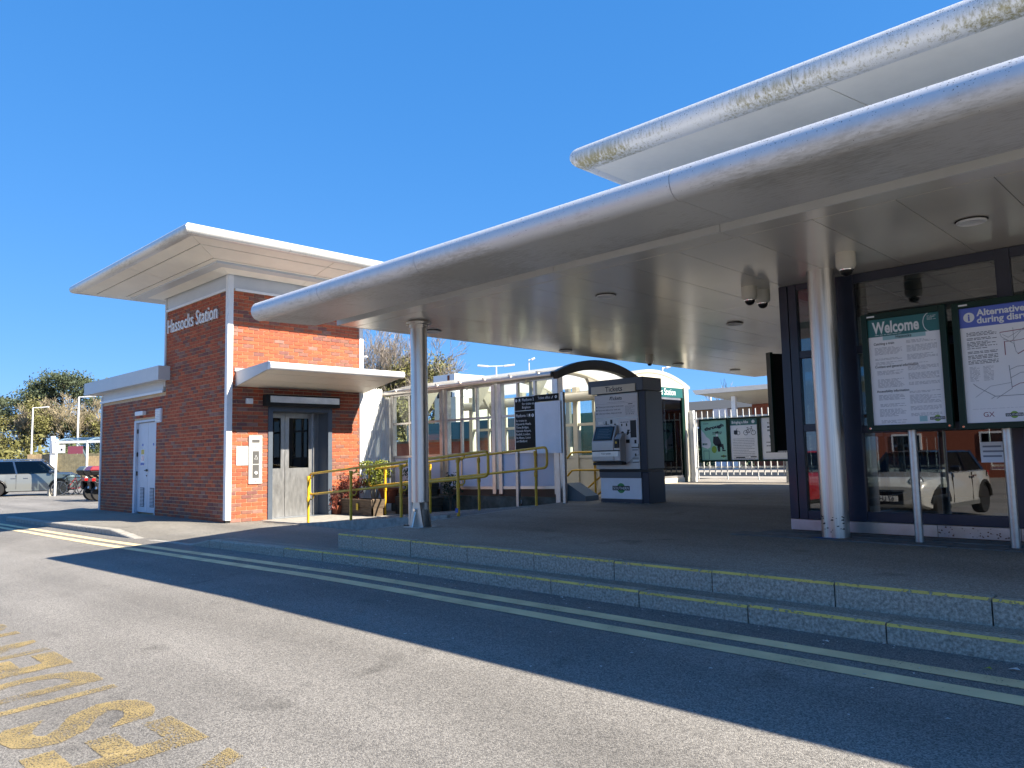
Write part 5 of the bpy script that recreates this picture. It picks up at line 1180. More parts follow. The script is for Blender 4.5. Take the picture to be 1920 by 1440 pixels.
# ------------------------------------------------------------------ platform fence with three posters
fn = thing('picket_fence', (-9.8, 18.3, .38), 'white steel picket fence behind the three posters at the platform', 'fence')
FY = 18.30
x = -10.95; i = 0
while x < -3.9:
    mb = MB(); mb.box(x-.012, x+.012, FY-.010, FY+.010, .56 if i % 5 else .44, 2.26); part('picket', mb, 'whitep', fn); x += .172; i += 1
for z in (.74, 2.05): part('fence_rail', MB().box(-11.05, -3.8, FY+.013, FY+.035, z, z+.045), 'whitep', fn)
for x in (-11.07, -8.42, -5.8): part('fence_post', MB().box(x-.055, x+.055, FY-.05, FY+.05, .3, 2.30), 'whitep' if x < -11 else 'steel_d', fn)
def fence_poster(x0, lab, bgm):
    t = thing('poster_case', (x0+.42, FY-.06, 1.5), lab, 'poster case', None)
    x1 = x0+.845; z0, z1 = .905, 2.045; f = .045
    fr = MB(); fr.box(x0, x0+f, FY-.11, FY-.05, z0, z1); fr.box(x1-f, x1, FY-.11, FY-.05, z0, z1); fr.box(x0+f, x1-f, FY-.11, FY-.05, z1-f, z1); fr.box(x0+f, x1-f, FY-.11, FY-.05, z0, z0+f)
    part('case_frame', fr, 'green', t)
    return t, part('poster_sheet', MB().box(x0+f, x1-f, FY-.085, FY-.055, z0+f, z1-f), bgm, t), x0+f, x1-f, z0+f, z1-f
yq = FY-.0855
t, sh_, x0, x1, z0, z1 = fence_poster(-10.81, 'mint green poster with a seated figure drawing on the platform fence', 'mint')
mb = MB(); s = .11; tw = glyph_w('through', .05)*s
mb.text('through', s, (x0+.10, yq, z1-.27), Vector((1, 0, .18)), Vector((-.1, 0, 1)), 'l', .001, sx=.58/tw, bold=.06); rows(mb, x0+.08, x0+.28, z1-.09, 1, .02, .014, yq-.001, rng); rows(mb, x0+.34, x0+.62, z1-.33, 2, .04, .02, yq-.001, rng)
# plain seated figure
def blob(mb, pts): mb.add([(x0+a, yq-.001, z0+b) for a, b in pts], [tuple(range(len(pts)))])
blob(mb, [(.36, .62), (.50, .62), (.56, .52), (.60, .40), (.52, .36), (.40, .38), (.34, .46)]); blob(mb, [(.41, .74), (.50, .76), (.53, .73), (.50, .71), (.42, .71)])
blob(mb, [(.46, .40), (.64, .42), (.66, .28), (.61, .27), (.59, .34), (.48, .33)]); blob(mb, [(.46, .36), (.55, .34), (.54, .22), (.48, .22)]); blob(mb, [(.60, .27), (.70, .26), (.70, .23), (.60, .23)])
g, kk, ww = MB(), MB(), MB(); roundel(g, kk, ww, (x1-.12, yq, z0+.10), X3, Z3, .16, -Y3); mb.v += kk.v; mb.f += [tuple(q+len(mb.v)-len(kk.v) for q in f_) for f_ in kk.f]
mb.m = [0]*len(mb.f); part('dark_print', mb, 'ink', sh_); part('roundel_disc', g, 'lime', sh_)
mb = MB(); n = 20; mb.add([(x0+.37+.075*math.cos(2*math.pi*k/n), yq-.0015, z0+.28+.095*math.sin(2*math.pi*k/n)) for k in range(n)], [tuple(range(n))[::-1]]); part('green_bag', mb, 'lime', sh_)
mb = MB(); blob(mb, [(.0, .82), (.09, .72), (.15, .62), (.24, .56), (.28, .45), (.26, .34), (.18, .30), (0, .36)]); part('pale_cloud', mb, 'mwhite', sh_)
mb = MB(); blob(mb, [(.43, .70), (.50, .70), (.49, .62), (.44, .62)]); part('figure_face', mb, 'mwhite', sh_)
mb = MB(); rows(mb, x0+.03, x0+.22, z0+.40, 1, .02, .05, yq-.0018, rng); [mb.box(x0+.05+a, x0+.05+b, yq-.002, yq-.001, z0+.02+c, z0+.02+d) for a, b, c, d in ((0, .17, .22, .232), (0, .012, 0, .22), (.158, .17, 0, .22))]; part('small_print', mb, 'teal', sh_)
t, sh_, x0, x1, z0, z1 = fence_poster(-9.95, 'poster headed Bringing a bike with two bicycle drawings on the platform fence', 'paper')
part('header_band', MB().box(x0, x1, yq-.001, yq-.0001, z1-.16, z1), 'teal', sh_)
mb = MB(); s = .068/max(p[1] for p in glyphs('B')[0]); mb.text('Bringing a bike', s, (x0+.05, yq-.002, z1-.115), X3, Z3, 'l', .001, bold=.03, sx=.46/(glyph_w('Bringing a bike', .03)*s)); disc(mb, x1-.11, z1-.08, .045, yq-.002); part('white_print', mb, 'print_w', sh_)
def hoop(mb, x, z, r, w_=.012, n=18):
    for k in range(n):
        a, b = 2*math.pi*k/n, 2*math.pi*(k+1)/n
        mb.add([(x+q*math.cos(u), yq-.0015, z+q*math.sin(u)) for q, u in ((r, a), (r, b), (r-w_, b), (r-w_, a))], [(3, 2, 1, 0)])
def stick(mb, a, b, w_=.012):
    a = Vector((a[0], yq-.0016, a[1])); b = Vector((b[0], yq-.0016, b[1])); d = (b-a).normalized(); q = Vector((-d.z, 0, d.x))*w_/2; mb.quad(a-q, b-q, b+q, a+q)
mb = MB(); zb = z1-.36
hoop(mb, x0+.43, zb, .065); hoop(mb, x0+.64, zb, .065)
for a, b in (((.43, 0), (.49, .10)), ((.43, 0), (.53, .0)), ((.53, 0), (.49, .10)), ((.49, .09), (.59, .10)), ((.53, 0), (.59, .10)), ((.59, .14), (.64, 0)), ((.46, .13), (.51, .13)), ((.57, .15), (.62, .15))): stick(mb, (x0+a[0], zb+a[1]), (x0+b[0], zb+b[1]))
hoop(mb, x0+.22, zb, .055); hoop(mb, x0+.15, zb+.0, .045); mb.box(x0+.10, x0+.2, yq-.002, yq-.001, zb-.03, zb+.07); stick(mb, (x0+.15, zb+.05), (x0+.2, zb+.12)); mb.box(x0+.13, x0+.38, yq-.002, yq-.001, z0+.045, z0+.075); mb.box(x1-.22, x1-.06, yq-.002, yq-.001, z0+.06, z0+.085)
part('dark_print', mb, 'ink', sh_)
mb = MB()
for i in range(13): rows(mb, x0+.06, x1-.08, z1-.52-i*.042, 1, .03, .012, yq-.001, rng)
part('small_print', mb, 'inkgrey', sh_, kind='stuff')
t, sh_, x0, x1, z0, z1 = fence_poster(-9.09, 'pale ticket poster on the fence half hidden behind the dark notice case', 'paper')
mb = MB(); [mb.text(tx, .075, (x0+.16, yq, z1-.17-i*.085), X3, Z3, 'l', .001, bold=.02) for i, tx in enumerate(('Tickets',))]; rows(mb, x0+.16, x1-.1, z1-.26, 2, .085, .045, yq-.001, rng); rows(mb, x0+.12, x1-.1, z0+.42, 2, .09, .02, yq-.001, rng); rows(mb, x0+.1, x1-.06, z0+.17, 1, .09, .025, yq-.001, rng); part('dark_print', mb, 'ink', sh_)
mb = MB(); blob(mb, [(.27, .60), (.42, .62), (.42, .45), (.30, .46)]); part('red_print', mb, 'tail', sh_)
mb = MB(); blob(mb, [(.20, .60), (.28, .62), (.29, .50), (.24, .48)]); part('blue_print', mb, 'teal', sh_)
# ------------------------------------------------------------------ planters and shrubs by the ramp
def leaf_cloud(mb, rng, n, fn, size, up=.3):
    for _ in range(n):
        p = Vector(fn(rng)); a = Vector((rng.gauss(0, 1), rng.gauss(0, 1), rng.gauss(0, 1)+up)).normalized(); t = a.orthogonal().normalized(); t.rotate(Matrix.Rotation(rng.uniform(0, 6.28), 3, a)); b = a.cross(t)
        s = size*rng.uniform(.6, 1.25)
        mb.add([p-t*s, p-b*s*.45, p+t*s, p+b*s*.45], [(0, 1, 2, 3)])
def planter(x0, x1, y0, y1, z0, h, lab, bow=.02):
    t = thing('timber_planter', ((x0+x1)/2, (y0+y1)/2, z0), lab, 'planter')
    for i in range(2):
        za, zb = z0+h*i/2+.004, z0+h*(i+1)/2-.002
        for (a, b) in (((x0, y0), (x1, y0)), ((x1, y0), (x1, y1)), ((x1, y1), (x0, y1)), ((x0, y1), (x0, y0))):
            d = Vector((b[0]-a[0], b[1]-a[1], 0)).normalized(); n_ = Vector((d.y, -d.x, 0)); A = Vector((*a, 0)); B = Vector((*b, 0)); fl = n_*(.03*(i))
            mb = MB(); mb.hexa([A+Z3*za, B+Z3*za, B-n_*.03+Z3*za, A-n_*.03+Z3*za], [A+fl+Z3*zb, B+fl+Z3*zb, B-n_*.03+fl+Z3*zb, A-n_*.03+fl+Z3*(zb+bow)])
            part('plank', mb, 'wood', t)
    part('soil', MB().box(x0+.03, x1-.03, y0+.03, y1-.03, z0+.02, z0+h*.85), 'soil', t)
    return t
p1 = planter(-14.36, -13.1, 9.22, 9.52, 0.0, .34, 'weathered grey timber planter box with a yellow tag by the lift')
part('tag', MB().box(-13.62, -13.55, 9.18, 9.188, .12, .26), 'platey', p1)
p2 = planter(-13.3, -12.15, 9.96, 10.3, 0.0, .36, 'dark timber planter box behind the handrail next to the shelter')
p3 = planter(-13.4, -12.6, 10.31, 10.56, .35, .28, 'raised dark timber planter trough behind the two planter boxes')
def shrub(name, loc, lab, matl, n, rx, ry, rz, zc, size, stems=9, seed=1, square=0., twig='twig'):
    t = thing(name, loc, lab, 'shrub'); rng = random.Random(seed); x, y, z = loc
    mb = MB()
    for i in range(stems):
        a = rng.uniform(0, 6.28); r = rng.uniform(.2, .8)
        mb.tube([(x+.04*math.cos(a), y+.04*math.sin(a), z-.05), (x+rx*r*.5*math.cos(a), y+ry*r*.5*math.sin(a), z+(zc-z)*.5), (x+rx*r*math.cos(a), y+ry*r*math.sin(a), zc+rz*rng.uniform(-.2, .6))], [.010, .007, .003], 5)
    part('stems', mb, twig, t)
    mb = MB()
    cl = [(rng.uniform(-1, 1), rng.uniform(-1, 1), rng.uniform(-1, 1), rng.uniform(.25, .5)) for _ in range(26)]
    def f(rng):
        c = rng.choice(cl); 
        while True:
            q = Vector((rng.gauss(0, 1), rng.gauss(0, 1), rng.gauss(0, 1))).normalized()*c[3]*rng.uniform(.55, 1)
            u = Vector((c[0]*.7+q.x, c[1]*.7+q.y, c[2]*.7+q.z))
            if u.length < 1.15: break
        return (x+u.x*rx, y+u.y*ry, zc+u.z*rz)
    leaf_cloud(mb, rng, n, f, size); part('foliage', mb, matl, t, kind='stuff')
    return t
shrub('golden_shrub', (-13.72, 9.72, .3), 'bright yellow green bushy shrub behind the handrails by the lift', 'leaf_y', 1900, .50, .33, .31, .86, .034, 14, 2)
shrub('red_shrub', (-14.12, 9.38, .28), 'straggly red leaved shrub in the timber planter by the lift doors', 'leaf_r', 520, .36, .25, .34, .58, .030, 12, 3, twig='leaf_r')
shrub('red_shrub', (-14.3, 9.14, .12), 'low red leaved plant in a brown pot at the foot of the tower', 'leaf_r', 260, .18, .16, .26, .36, .028, 8, 4, twig='leaf_r')
t = thing('plant_pot', (-14.3, 9.14, 0), 'small square brown pot at the foot of the brick tower', 'plant pot')
mb = MB(); mb.hexa([(-14.38, 9.11, .0), (-14.24, 9.11, .0), (-14.24, 9.2, .0), (-14.38, 9.2, .0)], [(-14.39, 9.10, .2), (-14.2, 9.10, .2), (-14.2, 9.215, .2), (-14.39, 9.215, .2)]); part('pot', mb, 'terracotta', t)
shrub('dark_shrub', (-12.75, 10.1, .3), 'dark evergreen shrub left of the bollard beneath the shelter glazing', 'leaf_d', 620, .36, .22, .40, .68, .040, 10, 5, twig='bark')
shrub('dark_shrub', (-11.85, 10.3, .05), 'sparse dark leafed shrub just right of the front column', 'leaf_d', 330, .24, .2, .38, .56, .038, 8, 6, twig='bark')
t = thing('plant_pot', (-13.6, 9.85, .0), 'round terracotta pot half hidden behind the yellow shrub', 'plant pot')
mb = MB(); mb.lathe([(.14, .28), (.2, .55), (.22, .55), (.22, .6), (.18, .6)], (-13.45, 9.9, -.05), 20); part('pot', mb, 'terracotta', t, smooth=40)

# ------------------------------------------------------------------ beyond the station
part('platform', MB().box(-60, 40, 21.02, 22.6, -.6, .37), 'sand', kind='structure')
part('platform', MB().box(-80, 60, 27.0, 33.0, -.6, .37), 'sand', kind='structure')
part('trackbed', grid([-200, -40, 0, 60, 200], [22.6, 27.0], lambda x, y: -.75), 'ballast', kind='structure')
part('far_ground', grid([-300, -60, 0, 100, 300], [33.0, 60, 300], lambda x, y: .2), 'pave', kind='structure')
mb = MB()
for y in (24.0, 25.44): mb.box(-150, 100, y-.035, y+.035, -.75, -.60)
part('rails', mb, 'wire', kind='structure')
pb = thing('platform_building', (-16, 34, .37), 'brick platform building with a white overhanging canopy across the tracks', 'building')
mb = MB(); mb.box(-17.1, 4, 33.6, 37.5, .3, 3.35); part('wall', mb, 'redbrick', pb)
mb = MB(); mb.hexa([(-18.9, 31.6, 3.86), (5, 31.6, 3.86), (5, 38.5, 3.86), (-18.9, 38.5, 3.86)], [(-19.0, 31.5, 4.06), (5, 31.5, 4.06), (5, 38.5, 4.06), (-19.0, 38.5, 4.06)]); part('canopy_roof', mb, 'white', pb)
mb = MB(); mb.hexa([(-17.1, 33.6, 3.36), (4, 33.6, 3.36), (4, 37.5, 3.36), (-17.1, 37.5, 3.36)], [(-18.8, 31.7, 3.85), (5, 31.7, 3.85), (5, 38.4, 3.85), (-18.8, 38.4, 3.85)]); part('canopy_soffit', mb, 'cream', pb)
for i in range(5):
    x = -16.2+i*2.6; f = MB(); f.box(x, x+.9, 33.52, 33.59, 1.2, 2.6); wv = part('window_frame', f, 'white', pb); part('pane', MB().box(x+.08, x+.82, 33.5, 33.515, 1.3, 2.5), 'glass_l', wv)
part('column', MB().box(-17.4, -17.2, 32.2, 32.4, .37, 3.7), 'white', pb)
ct = thing('white_cabinet', (-18.0, 33, .37), 'pale cabinet standing on the far platform beside the canopy', 'cabinet')
mb = MB(); mb.box(-18.75, -18.0, 32.9, 33.4, .37, 3.2); part('cabinet_body', mb, 'pvc', ct)
tb = thing('tan_brick_building', (-25, 44, .2), 'long low tan brick building with dark roof beyond the platforms', 'building')
part('wall', MB().box(-33, -22.4, 44.5, 50, .1, 3.9), 'tanbrick', tb)
mb = MB(); mb.hexa([(-33.4, 44.1, 3.9), (-22.0, 44.1, 3.9), (-22.0, 50.4, 3.9), (-33.4, 50.4, 3.9)], [(-31, 46, 4.6), (-22.2, 46, 4.6), (-22.2, 48.5, 4.6), (-31, 48.5, 4.6)]); part('roof', mb, 'roofdark', tb)
for i in range(4):
    x = -31.5+i*2.4; wv = part('window_frame', MB().box(x, x+1.1, 44.42, 44.49, 1.3, 2.8), 'white', tb); part('pane', MB().box(x+.1, x+1.0, 44.4, 44.415, 1.4, 2.7), 'glass_l', wv)
hd = thing('dark_hedge', (-30, 40, .2), 'dark hedge running along the far platform edge', 'hedge')
rng = random.Random(31); mb = MB(); leaf_cloud(mb, rng, 3500, lambda r: (r.uniform(-60, -15), 39.5+r.gauss(0, .5), .2+abs(r.gauss(.6, .5))), .22); part('foliage', mb, 'leaf_d', hd, kind='stuff')
wf = thing('white_frame_building', (-27, 22.9, 3), 'small white box-framed rooftop structure showing over the shelter roof', 'building')
mb = MB(); mb.box(-27.4, -25.9, 22.8, 25, .37, 3.9); part('wall', mb, 'cream', wf)
mb = MB(); mb.box(-27.4, -25.9, 22.75, 25, 4.62, 4.95); mb.box(-27.4, -27.2, 22.75, 25, 3.9, 4.62); mb.box(-26.1, -25.9, 22.75, 25, 3.9, 4.62); part('frame', mb, 'white', wf)
part('rust_patch', MB().box(-26.4, -26.25, 22.74, 22.749, 4.66, 4.9), 'terracotta', wf); part('pane', MB().box(-27.2, -26.1, 22.8, 22.82, 3.9, 4.62), 'glass_l', wf)
bw = thing('brick_wall', (-17.5, 14.6, 0), 'low red brick wall seen through the shelter glazing', 'wall')
part('wall_body', MB().box(-22, -13.6, 14.5, 14.72, -.2, 1.62), 'redbrick', bw); part('coping', MB().box(-22.05, -13.55, 14.46, 14.76, 1.62, 1.69), 'conc', bw)
gf = thing('green_hoarding', (-18.5, 17, 0), 'dark green panelled hoarding seen through the shelter panes', 'fence')
for i in range(9): part('panel', MB().box(-22+i*.95, -21.07+i*.95, 17.0, 17.05, -.2, 2.35), 'teal', gf)
# ------------------------------------------------------------------ trees
def branchwork(mb, rng, p, d, L, r, depth, spread, up, nseg=3, tips=None, minr=.006, kids=(3, 4)):
    pts = [Vector(p)]; rs = [r]; d = Vector(d).normalized()
    for i in range(nseg):
        d = (d+Vector((rng.gauss(0, .12), rng.gauss(0, .12), rng.gauss(0, .08)+up*.08))).normalized()
        pts.append(pts[-1]+d*L/nseg); rs.append(max(minr, r*(1-.5*(i+1)/nseg)))
    mb.tube(pts, rs, 6 if depth > 3 else (4 if depth > 1 else 3), False)
    if depth == 0:
        if tips is not None: tips.append(pts[-1])
        return
    for k in range(rng.randint(*kids)):
        t = rng.uniform(.35, 1.0); i = min(nseg-1, int(t*nseg)); q = pts[i].lerp(pts[i+1], t*nseg-i)
        a = d.orthogonal().normalized(); a.rotate(Matrix.Rotation(rng.uniform(0, 6.283), 3, d))
        nd = (d+a*spread*rng.uniform(.6, 1.3)+Z3*up*.25).normalized()
        branchwork(mb, rng, q, nd, L*rng.uniform(.6, .82), max(minr, rs[i]*rng.uniform(.45, .65)), depth-1, spread, up, nseg, tips, minr, kids)
def bare_tree(loc, h, lab, seed, depth=6, twig='twig', spread=.7, group=None, trunk_h=.22, minr=.008, kids=(3, 4), clump=0, cm='ivy', csize=.16, ch=(.2, .6), cr=.25):
    t = thing('bare_tree', loc, lab, 'tree', group); rng = random.Random(seed); b = Vector(loc)
    mb = MB(); mb.tube([b-Z3*.3, b+Z3*h*trunk_h*.5+Vector((.1, .05, 0)), b+Z3*h*trunk_h], [h*.022, h*.018, h*.015], 8); part('trunk', mb, 'bark', t)
    mb = MB(); tips = []
    for k in range(5):
        a = 6.283*k/5+rng.uniform(-.4, .4)
        branchwork(mb, rng, b+Z3*h*trunk_h*rng.uniform(.7, 1), (math.cos(a)*.55, math.sin(a)*.55, 1), h*.27, h*.011, depth-1, spread, .9, 3, tips, minr, kids)
    part('crown', mb, twig, t, kind='stuff')
    if clump:
        mb = MB(); cl = [(rng.gauss(0, cr)*h, rng.gauss(0, cr)*h, rng.uniform(*ch)*h, rng.uniform(.04, .10)*h) for _ in range(34)]
        def f(r):
            c = r.choice(cl); v = Vector((r.gauss(0, 1), r.gauss(0, 1), r.gauss(0, 1)))*c[3]*.55; return (b.x+c[0]+v.x, b.y+c[1]+v.y, max(.1, b.z+c[2]+v.z))
        leaf_cloud(mb, rng, clump, f, csize); part('ivy', mb, cm, t, kind='stuff')
    return t
def conifer(loc, h, wd, lab, seed, n=5000, matl='pine', group=None, base=.35, size=.25):
    t = thing('pine_tree', loc, lab, 'tree', group); rng = random.Random(seed); b = Vector(loc)
    mb = MB(); mb.tube([b-Z3*.3, b+Z3*h*.5, b+Z3*h*.92], [h*.03, h*.02, h*.006], 8); part('trunk', mb, 'bark', t)
    mb = MB(); cl = []
    for i in range(60):
        u = rng.uniform(base, 1.0); a = rng.uniform(0, 6.283); rad = wd/2*math.sqrt(max(0, 1-((u-base-.15)/(1.02-base-.1))**2))*rng.uniform(.35, 1.05)
        c = b+Vector((rad*math.cos(a), rad*math.sin(a), u*h)); cl.append((c, rng.uniform(.07, .14)*wd))
        mb.tube([b+Z3*h*(u-.06), c], [.06, .02], 4)
    part('limbs', mb, 'bark', t)
    mb = MB()
    def f(r):
        c, s = r.choice(cl); v = Vector((r.gauss(0, 1)*1.25, r.gauss(0, 1)*1.25, r.gauss(0, .55))); return c+v*s*.6
    leaf_cloud(mb, rng, n, f, size); part('crown', mb, matl, t, kind='stuff')
    return t
conifer((-101.5, 27.2, -.2), 12.2, 9.5, 'tall dark pine with rounded crown behind the car park, nearest the tower', 41, 17000, base=.42, size=.16)
conifer((-107, 21.6, -.2), 9.6, 8.0, 'dark spreading pine at the left of the car park trees', 42, 12000, base=.40, size=.16)
bare_tree((-98, 27.5, -.2), 11.2, 'pale bare branched tree standing before the tallest pine', 43, 6, 'twig', clump=8550, ch=(.06, .75), csize=.135, minr=.018)
bare_tree((-99.5, 23.5, -.2), 10.2, 'pale bare tree with ivy at its middle behind the grey car', 44, 6, 'twig', clump=10450, ch=(.05, .7), csize=.135, minr=.018)
bare_tree((-102, 19.5, -.2), 7.0, 'brownish bare tree at the left edge behind parked cars', 45, 6, 'twig2', clump=6650, ch=(.02, .6), csize=.135, minr=.016)
bare_tree((-96, 30.5, -.2), 8.6, 'bare olive twigged tree hidden partly by the brick wing', 46, 6, 'twig', clump=8550, ch=(.05, .7), csize=.135, minr=.018)
bare_tree((-107, 16.0, -.2), 7.4, 'grey brown bare tree at the far left of the car park', 47, 6, 'twig2', minr=.016)
bare_tree((-48.6, 36.2, 0), 12.6, 'large bare tree with yellow green ivy beyond the lift tower', 48, 7, 'twig2', spread=.62, clump=24700, ch=(.28, .66), cr=.17, csize=.135, minr=.011, kids=(3, 3))
bare_tree((-45.8, 37.8, 0), 10.6, 'smaller bare tree right of the large ivy covered tree', 49, 6, 'twig2', spread=.6, clump=11400, ch=(.2, .6), cr=.15, csize=.135, minr=.011)
bare_tree((-51.5, 35.2, 0), 11.6, 'bare tree left of the large ivy tree, mostly behind the tower', 50, 6, 'twig2', spread=.6, clump=11400, ch=(.2, .6), cr=.15, csize=.135, minr=.011)
bare_tree((-17.4, 58, 0), 7.4, 'distant bare tree above the white platform canopy', 51, 5, 'twig2', minr=.012)
bare_tree((-33, 62, 0), 8.6, 'distant thin bare tree right of the arched entrance', 52, 5, 'twig2', minr=.012)
hg = thing('hedge', (-95, 24, -.2), 'low mixed hedge behind the car park under the trees', 'hedge')
rng = random.Random(33); mb = MB()
leaf_cloud(mb, rng, 9000, lambda r: (-93.5+r.gauss(0, 1.6), r.uniform(4, 42), -.2+abs(r.gauss(1.3, 1.0))), .34); part('foliage', mb, 'ivy', hg, kind='stuff')

# ------------------------------------------------------------------ car park: fence, lamps, cycle shelter
cf = thing('timber_fence', (-55, 17, -.2), 'sunlit close boarded timber fence behind the cycle shelter', 'fence')
fa, fb = Vector((-58, 13.6, 0)), Vector((-50.5, 21.5, 0)); d = (fb-fa).normalized(); n_ = Vector((d.y, -d.x, 0)); L = (fb-fa).length; i = 0
while i*.15 < L:
    a = fa+d*i*.15; b = a+d*.14; zt = 1.95+.03*math.sin(i*1.7)
    mb = MB(); mb.hexa([(a.x, a.y, -.2), (b.x, b.y, -.2), (b.x-n_.x*.02, b.y-n_.y*.02, -.2), (a.x-n_.x*.02, a.y-n_.y*.02, -.2)], [(a.x, a.y, zt), (b.x, b.y, zt), (b.x-n_.x*.02, b.y-n_.y*.02, zt), (a.x-n_.x*.02, a.y-n_.y*.02, zt)]); part('board', mb, 'fencewood', cf); i += 1
def lamp(loc, h, arm, lab, twin=False, th=.07, name='street_lamp', adir=None):
    t = thing(name, loc, lab, 'street lamp'); x, y, z = loc
    d = Vector(adir if adir else (.71, .70, 0)).normalized()
    mb = MB(); mb.tube([(x, y, z), (x, y, z+h*.25), (x, y, z+h)], [th*1.2, th, th*.8], 10); part('post', mb, 'white', t, smooth=40)
    for s in ((1, -1) if twin else (1,)):
        q = Vector((x, y, z+h)); e = q+d*arm*s+Z3*.06
        mb = MB(); mb.tube([q, q+d*arm*.45*s], th*.6, 6); part('arm', mb, 'white', t)
        mb = MB(); mb.bar(q+d*arm*.42*s, e, .22, .09); part('lamp_head', mb, 'white', t, bevel=.02)
    return t
lamp((-75.66, 18.03, -.2), 6.4, 1.35, 'white lamp post rising behind the grey and blue cars')
lamp((-61.74, 17.62, -.2), 6.35, 1.2, 'tall white lamp post beside the brick wing, over the cycle shelter')
lamp((-150, 35.1, -.2), 6.7, -1.6, 'small distant lamp post left of the car park lamps', th=.1)
lamp((-146, 39.0, -.2), 7.0, -1.7, 'small distant lamp post between the two tall car park lamps', th=.1)
lamp((-131.4, 39.3, -.2), 7.1, -1.7, 'small distant lamp post just above the cycle shelter roof', th=.09)
lamp((-141, 30.1, -.2), 5.7, -1.6, 'small distant lamp post at the far left above the car roofs', th=.1)
lamp((-83, 14.5, -.2), 5.7, 1.6, 'lamp post at the left frame edge above parked cars', th=.08)
lamp((-30.5, 29.9, .37), 5.85, 1.05, 'white twin armed lamp over the shelter roof', True, .055, adir=(.72, .69, 0))
lamp((-30.75, 53.66, .2), 5.3, 1.9, 'single armed lamp right of the station entrance, above the far roofs', th=.09)
lamp((-18.3, 28.0, .37), 4.45, .35, 'slim lamp head peeping over the cream arched roof', th=.05)
lamp((-26.0, 27.8, .37), 5.6, .3, 'thin pale mast rising behind the dark shelter hoop', th=.035)
lamp((-31.6, 20.9, -.2), 6.3, .9, 'lamp head sticking out right of the tower, below the canopy', th=.06, adir=(.72, .69, 0))
pl_ = thing('post_sign', (-60, 15.0, -.2), 'short white ticket machine post by the cycle shelter', 'post')
mb = MB(); mb.box(-56.7, -56.4, 14.55, 14.8, -.2, 3.1); part('post', mb, 'white', pl_); part('post_head', MB().box(-56.6, -56.25, 14.6, 14.95, 2.0, 2.9), 'white', pl_)
# cycle shelter with curved hoops
cyc = thing('cycle_shelter', (-43, 13.5, -.2), 'white framed cycle shelter with curved clear roof beside the brick wing', 'shelter')
A = Vector((-39.7, 10.46, -.2)); u_ = Vector((.80, .60, 0)).normalized(); v_ = Vector((-.60, .80, 0)).normalized()
W_, Dp = 4.6, 2.1
for s in (0, 1.55, 3.1, 4.6):
    o = A+u_*s; hp = [o, o+Z3*2.45]
    mb = MB(); mb.tube(hp, .05, 8); part('post', mb, 'white', cyc)
    mb = MB(); pts = [o+v_*(-.05+k*.26)+Z3*(2.45+.28*math.sin(k/8*math.pi*.75)-(k/8)**3*.9) for k in range(9)]; mb.tube(pts, .04, 8); part('roof_hoop', mb, 'white', cyc)
o = A
for q in (o+Z3*2.45, ): 
    mb = MB(); mb.bar(q-u_*.2, q+u_*W_, .08, .12); part('roof_beam', mb, 'white', cyc)
mb = MB(); rows_ = [[A+u_*s+v_*(-.05+k*.26)+Z3*(2.5+.28*math.sin(k/8*math.pi*.75)-(k/8)**3*.9) for k in range(9)] for s in (0, W_)]
mb.add(rows_[0]+rows_[1]+[p+Z3*.012 for p in rows_[0]+rows_[1]], [(k, k+1, 10+k, 9+k) for k in range(8)]+[(18+k, 27+k, 28+k, 19+k) for k in range(8)]); part('clear_roof', mb, 'poly', cyc)
e = A+v_*Dp*.0
mb = MB(); mb.hexa([A+u_*.08+Z3*.7, A+u_*1.5+Z3*.7, A+u_*1.5+v_*.01+Z3*.7, A+u_*.08+v_*.01+Z3*.7], [A+u_*.08+Z3*2.35, A+u_*1.5+Z3*2.35, A+u_*1.5+v_*.01+Z3*2.35, A+u_*.08+v_*.01+Z3*2.35]); part('side_pane', mb, 'poly', cyc)
mb = MB(); mb.hexa([A+u_*.14-v_*.03+Z3*1.95, A+u_*.46-v_*.03+Z3*1.95, A+u_*.46-v_*.02+Z3*1.95, A+u_*.14-v_*.02+Z3*1.95], [A+u_*.14-v_*.03+Z3*2.33, A+u_*.46-v_*.03+Z3*2.33, A+u_*.46-v_*.02+Z3*2.33, A+u_*.14-v_*.02+Z3*2.33]); cs_ = part('shelter_sign', mb, 'print_w', cyc)
mb = MB(); mb.hexa([A+u_*.25-v_*.035+Z3*2.06, A+u_*.33-v_*.035+Z3*2.06, A+u_*.33-v_*.031+Z3*2.06, A+u_*.25-v_*.031+Z3*2.06], [A+u_*.25-v_*.035+Z3*2.15, A+u_*.33-v_*.035+Z3*2.15, A+u_*.33-v_*.031+Z3*2.15, A+u_*.25-v_*.031+Z3*2.15]); part('sign_mark', mb, 'black', cs_)
mb = MB(); mb.hexa([A+u_*.6-v_*.03+Z3*1.9, A+u_*1.35-v_*.03+Z3*1.9, A+u_*1.35-v_*.02+Z3*1.9, A+u_*.6-v_*.02+Z3*1.9], [A+u_*.6-v_*.03+Z3*2.25, A+u_*1.35-v_*.03+Z3*2.25, A+u_*1.35-v_*.02+Z3*2.25, A+u_*.6-v_*.02+Z3*2.25]); part('red_notice', mb, 'print_red', cyc)
wb = thing('wheel_stop', (-41.4, 10.6, -.2), 'small concrete block beside the bicycles', 'block')
part('block', MB().box(-40.1, -39.8, 10.25, 10.5, -.2, .12), 'kerb', wb)

